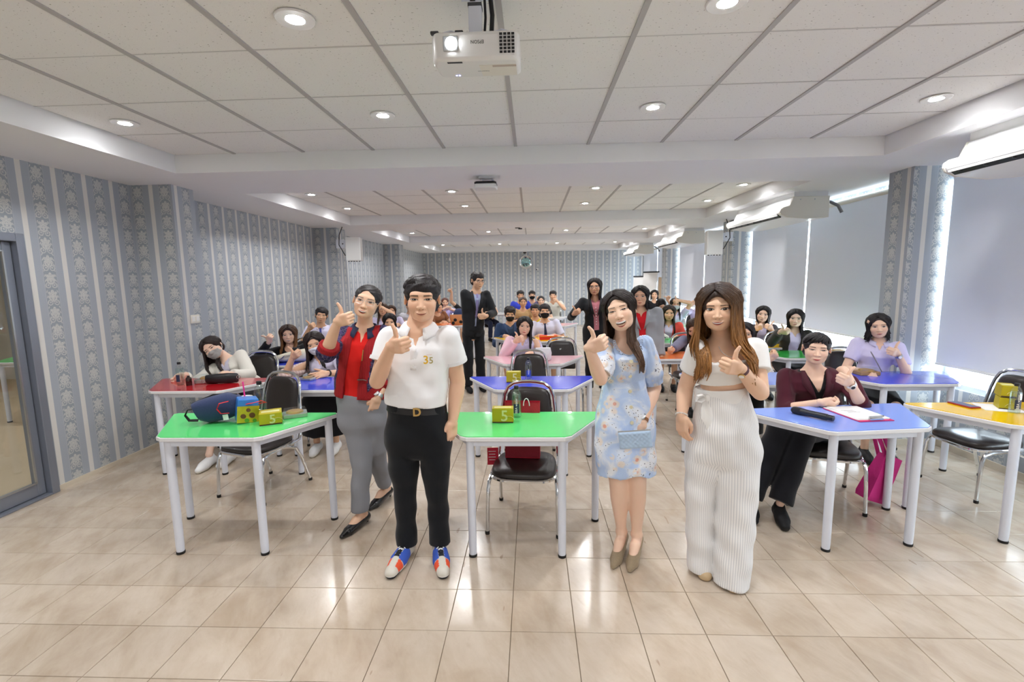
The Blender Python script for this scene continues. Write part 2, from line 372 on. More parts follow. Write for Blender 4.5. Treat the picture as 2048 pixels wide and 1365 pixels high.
def walls():
    b = MB(); D0, D1, DZ = 1.78, 3.50, 2.03              # glazed door opening in the left wall
    b.bx(WL-.1, WL, YF, D0, 0, SOFFIT); b.bx(WL-.1, WL, D1, YB, 0, SOFFIT); b.bx(WL-.1, WL, D0, D1, DZ, SOFFIT)
    for y0, y1 in PILL[1:]: b.bx(WL, -PX, y0, y1, 0, SOFFIT)
    wl = struct('wall_left', b, 'striped_damask_wallpaper', smooth=0)
    tag(wl, 'left wall in blue-grey striped damask wallpaper with pilasters')
    bb = MB(); ys = [D1]+[v for p in PILL[1:] for v in p]+[YB]
    for k in range(0, len(ys)-1, 2): bb.bx(WL, WL+.012, ys[k], ys[k+1], 0, .035)
    for y0, y1 in PILL[1:]: bb.bx(WL, -PX+.012, y0-.012, y1+.012, 0, .035)
    struct('baseboard_left', bb, 'baseboard_cream', smooth=0)
    struct('wall_back', MB().bx(WL-.1, WR+.1, YB, YB+.1, 0, SOFFIT), 'striped_damask_wallpaper', smooth=0)
    struct('wall_front', MB().bx(WL-.1, WR+.1, YF-.1, YF, 0, TRAY+.1), 'white_gypsum', smooth=0)
    # right wall: low wall, head, pilasters, window openings between
    b = MB(); SILL, HEAD = .58, 2.55
    b.bx(WR, WR+.1, YF, YB, 0, SILL); b.bx(WR, WR+.1, YF, YB, HEAD, SOFFIT)
    for y0, y1 in PILL: b.bx(PX, WR+.1, y0, y1, 0, SOFFIT)
    b.bx(WR, WR+.1, YF, -1.2, SILL, HEAD); b.bx(WR, WR+.1, YB-.5, YB, SILL, HEAD)
    struct('wall_right', b, 'striped_damask_wallpaper', smooth=0)
    bb = MB(); ys = [YF]+[v for p in PILL for v in p]+[YB]
    for k in range(0, len(ys)-1, 2): bb.bx(WR-.012, WR, ys[k], ys[k+1], 0, .06)
    for y0, y1 in PILL: bb.bx(PX-.012, WR, y0-.012, y1+.012, 0, .06)
    struct('baseboard_right', bb, 'baseboard_cream', smooth=0)
    bays = [(-1.2, .62), (.92, 4.57), (4.87, 8.45), (8.85, 12.45), (12.85, YB-.5)]
    for k, (y0, y1) in enumerate(bays):
        e = empty(f'window_{k+1}', (WR+.05, (y0+y1)/2, SILL)); tag(e, kind='structure')
        L = y1-y0; f = MB(); n = 4
        f.box((0, 0, .025), (.06, L, .05)); f.box((0, 0, HEAD-SILL-.025), (.06, L, .05))
        for i in range(n+1): f.box((0, -L/2+.025+(L-.05)*i/n, (HEAD-SILL)/2), (.06, .05, HEAD-SILL-.1))
        obj('window_frame', f, 'white_enamel', e, smooth=0)
        for i in range(n):
            w = (L-.05)/n; obj('pane', MB().box((0, -L/2+.025+w*(i+.5), (HEAD-SILL)/2), (.006, w-.05, HEAD-SILL-.1)), 'clear_glass', e, smooth=0)
    # door in the left wall: fixed jamb + leaf with a pane
    dr = empty('door_1', (WL-.03, (D0+D1)/2, 0)); tag(dr, kind='structure')
    L = D1-D0; f = MB()
    f.box((0, L/2-.03, DZ/2), (.14, .06, DZ)); f.box((0, -L/2+.03, DZ/2), (.14, .06, DZ)); f.box((0, 0, DZ-.03), (.14, L-.12, .06)); f.box((0, 0, .008), (.14, L-.12, .016))
    obj('door_frame', f, 'aluminium_frame', dr, bevel=.004, smooth=0)
    w = L-.13; lf = MB(); z0, z1 = .02, DZ-.065
    for sy in (-1, 1): lf.box((0, sy*(w/2-.03), (z0+z1)/2), (.045, .06, z1-z0))
    lf.box((0, 0, z1-.03), (.045, w-.12, .06)); lf.box((0, 0, z0+.05), (.045, w-.12, .10))
    leaf = obj('door_leaf', lf, 'aluminium_frame', dr, bevel=.004, smooth=0)
    obj('pane', MB().box((0, 0, (z0+z1)/2+.02), (.008, w-.11, z1-z0-.15)), 'clear_glass', leaf, smooth=0)
    bd = MB(); bd.box((.026, w/2-.066, (z0+z1)/2+.02), (.012, .012, z1-z0-.17)); bd.box((.026, 0, z0+.106), (.012, w-.13, .012)); bd.box((.026, 0, z1-.066), (.012, w-.13, .012))
    obj('glazing_bead', bd, 'steel', leaf, smooth=0)
    # the neighbouring room seen through the door
    X0 = WL-.1
    struct('floor_2', MB().bx(-9.5, X0, -1., 8., -.12, 0), 'wood_pale', smooth=0)
    struct('wall_neighbour', MB().bx(-9.6, -9.5, -1, 8., 0, 2.7).bx(-9.6, X0, 8., 8.1, 0, 2.7).bx(-9.6, X0, -1.1, -1, 0, 2.7), mat('cream_paint', 'd9d3c6', .7), smooth=0)
    struct('ceiling_2', MB().bx(-9.6, X0, -1.1, 8.1, 2.7, 2.8), 'white_gypsum', smooth=0)
walls()
def blinds():
    specs = [(-1.1, .56, .79), (1.0, 2.72, .79), (2.76, 4.53, .79), (4.895, 6.72, .90), (6.76, 8.405, .90), (8.90, 10.62, .92), (10.66, 12.40, .92), (12.9, 14.5, .95), (14.55, 16.3, .95)]
    names = {1: 'white roller blind just beyond the right picture edge', 2: 'white roller blind beside the nearest pillar on the right wall',
             3: 'white roller blind just behind the nearest right pillar', 4: 'white roller blind beside the second right pillar, next to a thin slit of daylight',
             5: 'white roller blind right behind the box loudspeaker on the right wall', 6: 'white roller blind between second and third right pillars, further from the loudspeaker',
             7: 'shaded roller blind behind the flip charts near the third right pillar', 8: 'far roller blind next to the back wall', 0: 'white roller blind nearest the front of the room'}
    for k, (y0, y1, zb) in enumerate(specs):
        e = empty('roller_blind', (WR-.10, (y0+y1)/2, 0), 0, names[k], 'blind', 'roller blinds on the right wall'); L = y1-y0; zt = 2.47
        P = []
        for i in range(13):
            y = -L/2+L*i/12; P.append([(-.004*math.sin(i*1.1+k), y, zb+.02+(zt-zb-.02)*j/6) for j in range(7)])
        b = MB().grid(P); P2 = [[(p[0]+.002, p[1], p[2]) for p in r] for r in P]; b.grid(P2)
        obj('fabric', b, 'roller_blind_fabric', e)
        obj('bottom_bar', MB().tube([(0, -L/2, zb+.012), (0, L/2, zb+.012)], .012, 8), 'white_plastic', e)
        obj('roller', MB().tube([(.015, -L/2, zt+.02), (.015, L/2, zt+.02)], .03, 12), 'warm_plastic', e)
        obj('bracket', MB().box((.05, -L/2-.004, zt+.02), (.10, .006, .07)), 'white_plastic', e)
        obj('bracket', MB().box((.05, L/2+.004, zt+.02), (.10, .006, .07)), 'white_plastic', e)
blinds()
# ---- ceiling lamps
LX = [-2.76, -.98, .80, 2.58]
def downlights():
    proto = None; n = 0
    rows = [-1.85, -.67, 2.12, 3.31, 6.09, 7.28, 10.07, 11.2, 14.05, 15.09]
    rn = {2.12: 'in the row above the projector', 3.31: 'in the second row, just before the first beam', 6.09: 'in the first row beyond the first beam', 7.28: 'in the second row beyond the first beam',
          10.07: 'in the hidden row beyond the second beam', 11.2: 'in the visible row beyond the second beam', 14.05: 'in the first row of the last ceiling bay', 15.09: 'in the row nearest the back wall', -1.85: 'at the very front of the room', -.67: 'overhead in front of the camera'}
    cn = ['at the left wall', 'left of the centre line', 'right of the centre line', 'at the window side']
    ld = bpy.data.lights.new('downlight', 'SPOT'); ld.energy = LAMP_W; ld.spot_size = math.radians(150); ld.spot_blend = .55; ld.shadow_soft_size = .06; ld.color = (.985, .99, 1)
    for y in rows:
        for i, x in enumerate(LX):
            lab = f'round downlight {cn[i]}, {rn[y]}'
            if proto is None:
                proto = empty('downlight', (0, 0, 0), 0, lab, 'ceiling light', 'recessed downlights')
                p = [(.062, -.004), (.078, -.006), (.082, -.003), (.082, .002), (.060, .004)]
                obj('trim_ring', MB().lathe(p, n=24), 'white_plastic', proto)
                obj('lens', MB().lathe([(.061, .001), (.058, -.003), (.03, -.0045), (.001, -.005)], n=24), 'lamp_lens', proto)
                d = proto
                lo = bpy.data.objects.new('lamp_light', ld); COL.objects.link(lo); lo.parent = d; lo.location = (0, 0, -.012)
            else: d = copy_tree(proto); d['label'] = lab
            d.location = (x, y, TRAY-.001)
    # lamps added to brighten the neighbouring room behind the glass door
    for (x, y) in ((-5.2, 3.2), (-5.2, 5.6), (-7.6, 3.2), (-7.6, 5.6), (-5.2, .8), (-7.6, .8)):
        d = copy_tree(proto); d['label'] = 'added downlight brightening the neighbouring room, ' + ('near' if x > -6 else 'away from') + ' the glass door, ' + {3.2: 'middle', 5.6: 'back', .8: 'front'}[y] + ' of three'; d.location = (x, y, 2.699)
downlights()

# ================================================================== furniture
def trap(sh, lh, d, ch):
    """table outline, short side towards -y, with clipped corners"""
    P = [(-sh, -d), (sh, -d), (lh, d), (-lh, d)]; out = []
    for i, p in enumerate(P):
        a = Vector(P[i-1]); b = Vector(P[(i+1) % 4]); p = Vector(p)
        for t in (0, 1):
            q = p+((a-p).normalized() if t == 0 else (b-p).normalized())*ch; out.append((q.x, q.y))
    return out
TABLE = {}
def table(color_name, col, loc, rotz, label, group='trapezoid classroom tables'):
    mname = 'laminate_'+color_name
    mat(mname, col, .16, coat=.35, spec=.5)
    if 'top' not in TABLE:
        TABLE['top'] = MB().prism(trap(.31, .59, .26, .028), .722, .7465).mesh('table_top', 0)
        TABLE['rail'] = MB()
        ins = trap(.265, .52, .215, .002)[::1]
        c = [(-.265, -.215), (.265, -.215), (.515, .215), (-.515, .215)]
        for i in range(4):
            a = Vector(c[i]); b = Vector(c[(i+1) % 4]); m = (a+b)/2; ang = math.atan2(b.y-a.y, b.x-a.x)
            TABLE['rail'].box((m.x, m.y, .703), ((b-a).length, .022, .038), 0, Matrix.Rotation(ang, 3, 'Z'))
        TABLE['rail'] = TABLE['rail'].mesh('apron', 0)
        TABLE['leg'] = MB().lathe([(.0215, .012), (.0235, .05), (.0245, .4), (.0245, .722)], n=16).mesh('leg')
        TABLE['foot'] = MB().lathe([(.0235, 0), (.0245, .004), (.0245, .015), (.02, .016)], n=16).mesh('foot')
    t = empty('classroom_table', (*loc, 0), rotz, label, 'table', group)
    link('table_top', TABLE['top'], 'white_laminate', t, bevel=.004)
    k = 'lam_'+color_name
    if k not in TABLE: TABLE[k] = MB().prism(trap(.305, .582, .255, .028), .7455, .7505).mesh('laminate', 0)
    link('laminate_surface', TABLE[k], mname, t)
    link('apron', TABLE['rail'], 'white_enamel', t)
    for (x, y) in [(-.265, -.215), (.265, -.215), (.515, .215), (-.515, .215)]:
        l = link('leg', TABLE['leg'], 'white_enamel', t, (x, y, 0)); link('foot', TABLE['foot'], 'black_rubber', l)
    return t
GREEN, RED, BLUE, LBLUE, PINK, YEL, ORG = '5be27c', 'bb1822', '3d52e6', '86a4f8', 'f0b9c3', 'f6c90a', 'f7803a'
def tables():
    T = table
    T('green', GREEN, (-.10, 2.865), 0, 'bright green trapezoid table at front centre behind the man in white polo')
    T('green', GREEN, (-1.90, 2.865), 0, 'bright green trapezoid table at front left, holding blue bags and a yellow box')
    T('light_blue', LBLUE, (1.975, 2.985), math.radians(7), 'light blue trapezoid table with a microphone and clipboard at front right')
    T('yellow', YEL, (3.12, 3.06), 0, 'yellow trapezoid table cut by the right edge, with phone and yellow boxes')
    T('red', RED, (-2.93, 4.06), 0, 'red trapezoid table against the left wall')
    T('blue', BLUE, (-1.73, 4.07), 0, 'blue trapezoid table behind the woman in the red patterned jacket')
    T('blue', BLUE, (0.0, 4.05), 0, 'blue trapezoid table in the centre, with one yellow box and a bottle')
    T('light_blue', LBLUE, (1.93, 4.16), 0, 'light blue trapezoid table in second row, half hidden behind the woman in white')
    T('blue', BLUE, (3.14, 4.16), 0, 'blue trapezoid table by the windows with a takeaway box on it')
    T('blue', BLUE, (-2.75, 5.25), 0, 'blue trapezoid table with a cream tote bag on it, left aisle')
    T('pink', PINK, (0.01, 5.22), 0, 'pale pink trapezoid table in the centre with a white handbag')
    T('orange', ORG, (1.62, 5.46), 0, 'orange trapezoid table between the two women in dress and white outfit')
    T('deep_green', '2fae45', (3.05, 5.45), 0, 'deep green trapezoid table by the windows in the third row')
    T('yellow', YEL, (-.02, 7.05), 0, 'yellow trapezoid table in the centre with a red box')
    T('green', GREEN, (1.75, 6.75), 0, 'green trapezoid table covered with a cloth bag, right of centre')
    T('yellow', YEL, (2.85, 6.22), 0, 'yellow trapezoid table in front of the woman with two thumbs up')
    T('orange', ORG, (-1.72, 9.6), 0, 'orange trapezoid table left of the centre aisle, far back')
    T('blue', BLUE, (-1.95, 10.7), 0, 'blue trapezoid table left of the centre aisle, behind the orange one')
    T('green', GREEN, (2.6, 8.85), 0, 'green trapezoid table with boxes, far right under the blinds')
    T('pink', PINK, (.35, 9.3), 0, 'pale pink trapezoid table far back in the centre')
    T('white', 'e6e6e6', (.25, 11.0), 0, 'white trapezoid table near the back wall in the centre')
    T('white', 'e6e6e6', (-1.0, 12.6), 0, 'white trapezoid table beside the seated man in black at the back')
    T('red', RED, (-2.0, 7.4), 0, 'red trapezoid table behind the tie student on the left')
    T('green', GREEN, (-6.1, 5.6), 0, 'green trapezoid table in the neighbouring room behind the glass door')
tables()
CH = {}
def chair(loc, rotz, label, group='black vinyl chairs with chrome frames'):
    """front of the seat towards -y"""
    if not CH:
        # seat cushion
        n = 28; rings = []
        prof = [(0, .378), (.8, .376), (.97, .382), (1., .395), (.985, .412), (.93, .423), (.6, .431), (0.001, .433)]
        for s, z in prof:
            r = []
            for k in range(n):
                a = 2*math.pi*k/n; c, sn = math.cos(a), math.sin(a)
                e = .5
                x = math.copysign(abs(c)**e, c)*.212*s; y = math.copysign(abs(sn)**e, sn)*.215*s
                x *= 1-.10*max(0, y/.215)
                r.append((x, y, z+.006*(1 if y < -.1 and s > .5 else 0)*0))
            rings.append(r)
        b = MB(); vs = [p for r in rings for p in r]
        fs = [(i*n+k, i*n+(k+1) % n, (i+1)*n+(k+1) % n, (i+1)*n+k) for i in range(len(rings)-1) for k in range(n)]
        CH['seat'] = b.add(vs, fs).mesh('seat', 60)
        tr = [(p[0]*1.0, p[1]*1.0, .374) for p in rings[3]]
        CH['trim'] = MB().tube(tr, .011, 6, close=True).mesh('seat_trim')
        # backrest cushion, tapering and rounded at the top, leaning back
        def bw(z): return .205-.035*max(0, (z-.50)/.34)
        rows = []
        zs = [.525, .535, .56, .62, .70, .77, .815, .842, .858, .866]
        wf = [.90, .95, .98, 1, 1, 1, .97, .88, .70, .42]
        for z, w in zip(zs, wf):
            row = []
            y0 = .215+(z-.47)*.20
            for k in range(13):
                s = -1+2*k/12; x = s*bw(z)*w*.90
                bulge = .020*(1-abs(s)**4)**.5*min(1, (z-.520)/.02, (.872-z)/.02)
                row.append((x, y0, bulge, z))
            rows.append(row)
        F = [[(x, y-bu-.004, z) for x, y, bu, z in r]+[(x, y+bu*.6+.004, z) for x, y, bu, z in r[::-1]] for r in rows]
        b = MB(); m = len(F[0]); vs = [p for r in F for p in r]
        fs = [(i*m+k, (i+1)*m+k, (i+1)*m+(k+1) % m, i*m+(k+1) % m) for i in range(len(F)-1) for k in range(m)]
        fs += [tuple(range(m)), tuple((len(F)-1)*m+k for k in range(m-1, -1, -1))]
        CH['back'] = b.add(vs, fs).mesh('backrest', 60)
        # back arch
        pts = []
        side = [(.208, .10, .368), (.212, .20, .385), (.208, .222, .43), (.205, .235, .55), (.196, .25, .64), (.186, .266, .74), (.176, .283, .81), (.152, .294, .862), (.11, .302, .892), (.05, .305, .902), (0, .305, .904)]
        pts = [(-x, y, z) for x, y, z in side]+side[-2::-1]
        CH['arch'] = MB().tube(pts, .0125, 8, flat=1.).mesh('back_frame')
        for nm, path in {'legf': [(.0, .15, .366), (.012, .02, .366), (.018, -.10, .362), (.022, -.155, .345), (.026, -.175, .30), (.03, -.185, .2), (.034, -.195, .014)],
                         'legr': [(.0, .02, .364), (.004, .10, .35), (.008, .165, .32), (.012, .215, .23), (.02, .285, .014)]}.items():
            CH[nm] = MB().tube(path, .0125, 8).mesh('leg')
        CH['shoef'] = MB().lathe([(.013, 0), (.015, .003), (.015, .022), (.012, .023)], (.034, -.195, 0), 10).mesh('leg_cap')
        CH['shoer'] = MB().lathe([(.013, 0), (.015, .003), (.015, .022), (.012, .023)], (.02, .285, 0), 10).mesh('leg_cap')
    c = empty('stacking_chair', (*loc, 0), rotz, label, 'chair', group)
    link('seat', CH['seat'], 'black_vinyl', c); link('seat_trim', CH['trim'], 'chrome', c); link('backrest', CH['back'], 'black_vinyl', c); link('back_frame', CH['arch'], 'chrome', c)
    for sx in (-1, 1):
        for k in 'fr':
            l = link('leg', CH['leg'+k], 'chrome', c, (sx*.195, 0, 0)); l.scale = (sx, 1, 1)
            link('leg_cap', CH['shoe'+k], 'black_rubber', l)
    return c
def chairs():
    R = math.radians; C = chair
    C((-.055, 3.07), R(-5.5), 'black vinyl chair at the front centre green table, red bag on its seat')
    C((-2.15, 3.52), R(-17.6), 'empty black vinyl chair turned slightly behind the front left green table')
    C((3.33, 3.60), R(-86), 'empty black vinyl chair at the yellow table on the right edge')
    C((2.10, 3.42), R(-20), 'black vinyl chair under the woman in the maroon blazer')
    C((-.03, 4.60), 0, 'empty black vinyl chair behind the centre blue table')
    C((.36, 5.62), 0, 'empty black vinyl chair right of the student at the pink table')
    C((3.13, 4.60), R(6), 'black vinyl chair under the woman in the lilac blouse by the window')
    C((-2.93, 4.70), 0, 'black vinyl chair under the woman in the white cardigan')
    C((-2.03, 4.74), 0, 'black vinyl chair under the woman in the plaid overshirt')
    C((-3.0, 5.90), 0, 'black vinyl chair under the woman in the black top with brown hair')
    C((-.10, 5.78), 0, 'black vinyl chair under the student with a pink sleeve')
    C((2.0, 4.78), 0, 'black vinyl chair in the second row hidden behind the woman in white')
    C((3.2, 6.02), 0, 'black vinyl chair under the woman in the dark olive jacket')
    C((2.0, 6.0), 0, 'black vinyl chair behind the orange table')
chairs()

# ================================================================== things on the tables
TZ = .7505
def xf(loc, rz=0., rx=0., ry=0., s=1.):
    return Matrix.Translation(loc) @ Matrix.Rotation(rz, 4, 'Z') @ Matrix.Rotation(ry, 4, 'Y') @ Matrix.Rotation(rx, 4, 'X') @ Matrix.Scale(s, 4)
def flatM(loc, rz=0., tilt=math.pi/2):      # lettering standing upright facing -y, turned by rz
    return Matrix.Translation(loc) @ Matrix.Rotation(rz, 4, 'Z') @ Matrix.Rotation(tilt, 4, 'X')
mat('card_yellow', 'b9a90c', .5, var=.06, vscale=20); mat('card_cream', 'dedb9a', .5); mat('card_dark', '4a3320', .6)
def snack_box(loc, rz, w, d, h, label, five=True, lying=False):
    e = empty('snack_box', (*loc, TZ), rz, label, 'box', 'yellow snack boxes')
    b = MB()
    P = [(-w/2, -d/2, 0), (w/2, -d/2, 0), (w/2, d/2, 0), (-w/2, d/2, 0), (-w/2, -d/2, h), (w/2, -d/2, h), (w/2*.98, d/2*.7, h*1.03), (-w/2*.98, d/2*.7, h*1.03)]
    b.add(P, [(3, 2, 1, 0), (4, 5, 6, 7), (0, 1, 5, 4), (1, 2, 6, 5), (2, 3, 7, 6), (3, 0, 4, 7)])
    bo = obj('carton', b, 'card_yellow', e, bevel=.002, smooth=0)
    obj('bottom_band', MB().box((0, -d/2-.0006, .004), (w*.98, .001, .008)), 'card_dark', e, smooth=0)
    obj('flap_print', MB().box((0, -.1*d, h*1.012), (w*.8, d*.35, .0012), 0, Matrix.Rotation(.02, 3, 'X')), 'card_cream', e, smooth=0)
    if five: lettering('printed_numeral', '5', h*1.05, flatM((w*.08, -d/2-.0008, h*.46)), 'card_cream', e, bold=.001)
    # swoosh under the numeral
    obj('printed_ring', MB().tube([(w*.30+.035*math.cos(a), -d/2-.0006, h*.10+.035*math.sin(a)) for a in np.linspace(.3, 2.8, 9)], .004, 4, flat=.15), 'card_cream', e)
    return e
mat('bottle_plastic', (1, 1, 1), .04, trans=1.0, spec=.5); MATS['bottle_plastic'].node_tree.nodes['Principled BSDF'].inputs['IOR'].default_value = 1.12
glass_mat('thin_clear_plastic', (.93, .96, .97), .12)
glass_mat('water', (.90, .97, .95), .10)
mat('label_navy', '2b3552', .5); mat('label_blue', '2f49b4', .5); mat('label_white', 'eeeeee', .6)
def bottle(loc, h, label, cap='black_plastic', tint=None, lab='label_navy', text=None, rz=0., z=TZ, r=None, fill=.72):
    r = r or h*.155
    e = empty('water_bottle', (*loc, z), rz, label, 'bottle', 'plastic drinking bottles')
    p = [(r*.82, 0), (r, h*.03), (r*.96, h*.1), (r, h*.14), (r, h*.66), (r*.96, h*.74), (r*.75, h*.83), (r*.42, h*.89), (r*.36, h*.91), (r*.36, h*.955)]
    obj('shell', MB().lathe(p, n=20), tint or 'thin_clear_plastic', e)
    obj('water', MB().lathe([(r*.78, h*.006), (r*.93, h*.04), (r*.95, h*.14), (r*.95, h*fill*.9), (r*.93, h*fill)], n=20), 'water', e) if not tint else None
    obj('cap', MB().lathe([(r*.44, h*.905), (r*.46, h*.91), (r*.46, h*.985), (r*.42, h)], n=18), cap, e)
    if lab:
        rows = []
        for k in range(9):
            a = -math.pi/2+(-.55+1.1*k/8)*1.0
            rows.append([((r+.0008)*math.cos(a), (r+.0008)*math.sin(a), h*(.16+.30*t)) for t in np.linspace(0, 1, 5)])
        obj('printed_label', MB().grid(rows), lab, e)
    if text: lettering('printed_text', text, h*.11, Matrix.Translation((0, -r-.0014, h*.40)) @ Matrix.Rotation(math.pi/2, 4, 'X') @ Matrix.Rotation(math.pi/2, 4, 'Z'), 'label_white' if text != 'BBA water' else 'label_white', e, extrude=.0003)
    return e
mat('navy_cloth', '24345f', .75, bump=.2, bscale=90, sheen=.2); mat('blue_bag_shiny', '2f7fd6', .3, coat=.3, bump=.1, bscale=14); mat('red_strap', 'ee2b2b', .5)
mat('print_yellow', 'c8b324', .4, var=.3, vscale=30); mat('print_brown', '6b3d22', .5); mat('print_green', '5ea32a', .5)
def loft(name, secs, material, parent, n=18, e=.6, smooth=50, caps=True):
    """secs: (centre, right vec, up vec, a, b) super-elliptic sections"""
    b = MB(); vs = []; m = len(secs)
    for c, rv, uv, a, bb in secs:
        for k in range(n):
            t = 2*math.pi*k/n; cc, ss = math.cos(t), math.sin(t)
            vs.append(Vector(c)+Vector(rv)*a*math.copysign(abs(cc)**e, cc)+Vector(uv)*bb*math.copysign(abs(ss)**e, ss))
    fs = [(i*n+k, i*n+(k+1) % n, (i+1)*n+(k+1) % n, (i+1)*n+k) for i in range(m-1) for k in range(n)]
    if caps: fs += [tuple(range(n-1, -1, -1)), tuple((m-1)*n+k for k in range(n))]
    return obj(name, b.add(vs, fs), material, parent, smooth=smooth)
def small_things():
    snack_box((-.187, 2.905), 0, .132, .07, .092, 'yellow snack box with a 5 standing on the front centre green table')
    snack_box((-.163, 4.07), 0, .125, .07, .092, 'yellow snack box with a 5 standing on the centre blue table')
    snack_box((-1.675, 2.90), math.radians(28), .13, .13, .075, 'large yellow snack box lying on the front left green table')
    b1 = snack_box((3.09, 3.18), math.radians(-30), .075, .12, .075, 'lower of two stacked yellow boxes on the right edge yellow table', five=False)
    b2 = snack_box((3.095, 3.185), math.radians(-27), .075, .12, .075, 'upper of two stacked yellow boxes on the right edge yellow table', five=False); b2.location.z = TZ+.080
    bottle((-.105, 3.0), .205, 'clear water bottle with a black cap on the front centre green table', text='BBA water')
    bottle((-.035, 4.14), .20, 'clear water bottle with dark cap on the centre blue table', lab='label_blue', text='water')
    bottle((3.04, 3.06), .19, 'clear water bottle beside the stacked yellow boxes on the right', text='BBA water', rz=-.3)
    bottle((-3.12, 4.03), .205, 'clear water bottle with dark cap at the left end of the red table', lab='label_navy', text=None)
    bottle((-1.83, 3.06), .235, 'tall clear bottle with a black cap behind the blue lunch bag', lab=None, fill=.45)
    bottle((-3.03, 4.01), .085, 'small dark cola bottle on the red table', tint=mat('cola_dark', '2a0a0c', .1, coat=.5), lab=None, r=.024)
    bottle((2.80, 6.10), .12, 'clear drink cup by the yellow box in front of two thumbs up woman', lab=None)
    # pink-red paper bag on chair seat
    e = empty('paper_bag', (-.07, 3.13, .434), math.radians(-4), 'crimson paper gift bag with white cord on the front centre chair', 'bag')
    b = MB(); w, d, h = .235, .07, .385
    P = []
    for z, k in ((0, 1), (.10, 1), (h, .82)):
        P.append([(-w/2, -d/2*k, z), (w/2, -d/2*k, z), (w/2, d/2*k, z), (-w/2, d/2*k, z)])
    vs = [p for r in P for p in r]; fs = [(i*4+k, i*4+(k+1) % 4, (i+1)*4+(k+1) % 4, (i+1)*4+k) for i in range(2) for k in range(4)]+[(3, 2, 1, 0)]
    obj('bag_body', b.add(vs, fs), mat('crimson_paper', 'b3122e', .55, bump=.3, bscale=160), e, bevel=.002, smooth=0)
    obj('fold_band', MB().box((0, -d/2-.001, .06), (w*.99, .002, .10)), mat('crimson_dark', '931129', .6, bump=.4, bscale=200), e, smooth=0)
    obj('cord', MB().tube([(.03+.02*math.cos(a), -d/2*.82-.004, h-.02+.05*math.sin(a)) for a in np.linspace(0, math.pi, 9)], .003, 6), 'paper_white', e)
    e = empty('gift_card', (-.275, 3.12, .47), .05, 'small red printed card hanging left of the crimson bag', 'card')
    obj('card', MB().box((0, 0, -.03), (.075, .004, .12)), mat('red_card', 'd3183a', .5), e, smooth=0)
    for i in range(4): obj('printed_line', MB().box((-.005, -.0026, .005-.02*i), (.05-.008*(i % 2), .0006, .004)), 'paper_white', e, smooth=0)
    # navy lunch bag
    e = empty('lunch_bag', (-2.02, 2.93, TZ), 0, 'navy blue fabric lunch bag lying on the front left green table', 'bag')
    ax = Vector((.86, .34, .38)).normalized(); up = Vector((-.33, -.10, .94)); up = (up-ax*up.dot(ax)).normalized(); rt = ax.cross(up)
    S = []
    for t, a, bb in ((-.15, .02, .03), (-.145, .05, .062), (-.10, .066, .08), (0, .075, .088), (.08, .07, .08), (.13, .055, .05), (.15, .03, .018)):
        c = Vector((0, 0, .088))+ax*t; c.z = max(c.z*.55+.045, .075); S.append((c, rt, up, a, bb))
    loft('bag_body', S, 'navy_cloth', e, e=.75)
    obj('handle', MB().tube([(-.12, -.06, .10), (-.165, -.075, .095), (-.185, -.075, .06), (-.165, -.07, .025), (-.12, -.05, .02)], .012, 8, flat=.3), 'black_rubber', e)
    obj('zip', MB().tube([S[1][0]+up*.06, S[3][0]+up*.091, S[5][0]+up*.052], .006, 6), 'black_rubber', e)
    obj('care_tag', MB().box((.085, -.085, .05), (.035, .002, .035), 0, Matrix.Rotation(-.15, 3, 'Y')), 'paper_white', e, smooth=0)
    # glossy blue bag with printed side
    e = empty('insulated_bag', (-1.855, 2.93, TZ), 0, 'glossy blue bag with red handles and colourful printed side, on green table', 'bag')
    R = Matrix.Rotation(math.radians(38), 3, 'Z') @ Matrix.Rotation(math.radians(6), 3, 'Y')
    w, d, h = .125, .115, .155
    bm = MB(); rows = []
    for z, k in ((.004, 1), (.05, 1.04), (.11, 1.0), (h, .92)):
        rows.append([R @ Vector((x*k, y*k, 0))+Vector((.018*z/h, 0, z)) for x, y in ((-w/2, -d/2), (w/2, -d/2), (w/2, d/2), (-w/2, d/2))])
    vs = [p for r in rows for p in r]; fs = [(i*4+k, i*4+(k+1) % 4, (i+1)*4+(k+1) % 4, (i+1)*4+k) for i in range(3) for k in range(4)]+[(3, 2, 1, 0), (12, 13, 14, 15)]
    obj('bag_body', bm.add(vs, fs), 'blue_bag_shiny', e, bevel=.006, smooth=40)
    def onface(u, v, off=.002): return R @ Vector((w/2*1.03+off, u*d, 0))+Vector((.018*v, 0, v*h))
    def onfront(u, v, off=.002): return R @ Vector((u*w, -d/2*1.03-off, 0))+Vector((.018*v, 0, v*h))
    # printed panel sits on the right-hand front face
    q = [onfront(-.5, .02), onfront(.5, .02), onfront(.5, .72), onfront(-.5, .72)]
    obj('printed_panel', MB().add(q, [(0, 1, 2, 3)]), 'print_yellow', e, smooth=0)
    for u, v, r, m in ((-.22, .30, .016, 'print_brown'), (.18, .33, .018, 'print_brown'), (-.05, .12, .014, 'print_green'), (.3, .1, .012, 'print_green'), (0, .55, .013, 'print_brown')):
        c = onfront(u, v, .0034); t = (onfront(.5, v)-onfront(-.5, v)).normalized()
        obj('printed_blot', MB().add([c+t*r*math.cos(a)+Vector((0, 0, r*math.sin(a))) for a in np.linspace(0, 2*math.pi, 12, False)], [tuple(range(12))]), m, e, smooth=0)
    for pts in ([(-.06, -.075, .15), (-.11, -.09, .14), (-.125, -.095, .105), (-.105, -.09, .075), (-.06, -.08, .075)], [(.04, -.05, .125), (.09, -.055, .135), (.135, -.04, .145), (.14, -.01, .125), (.085, .0, .115)]):
        obj('handle', MB().tube(pts, .011, 8, flat=.2), 'red_strap', e)
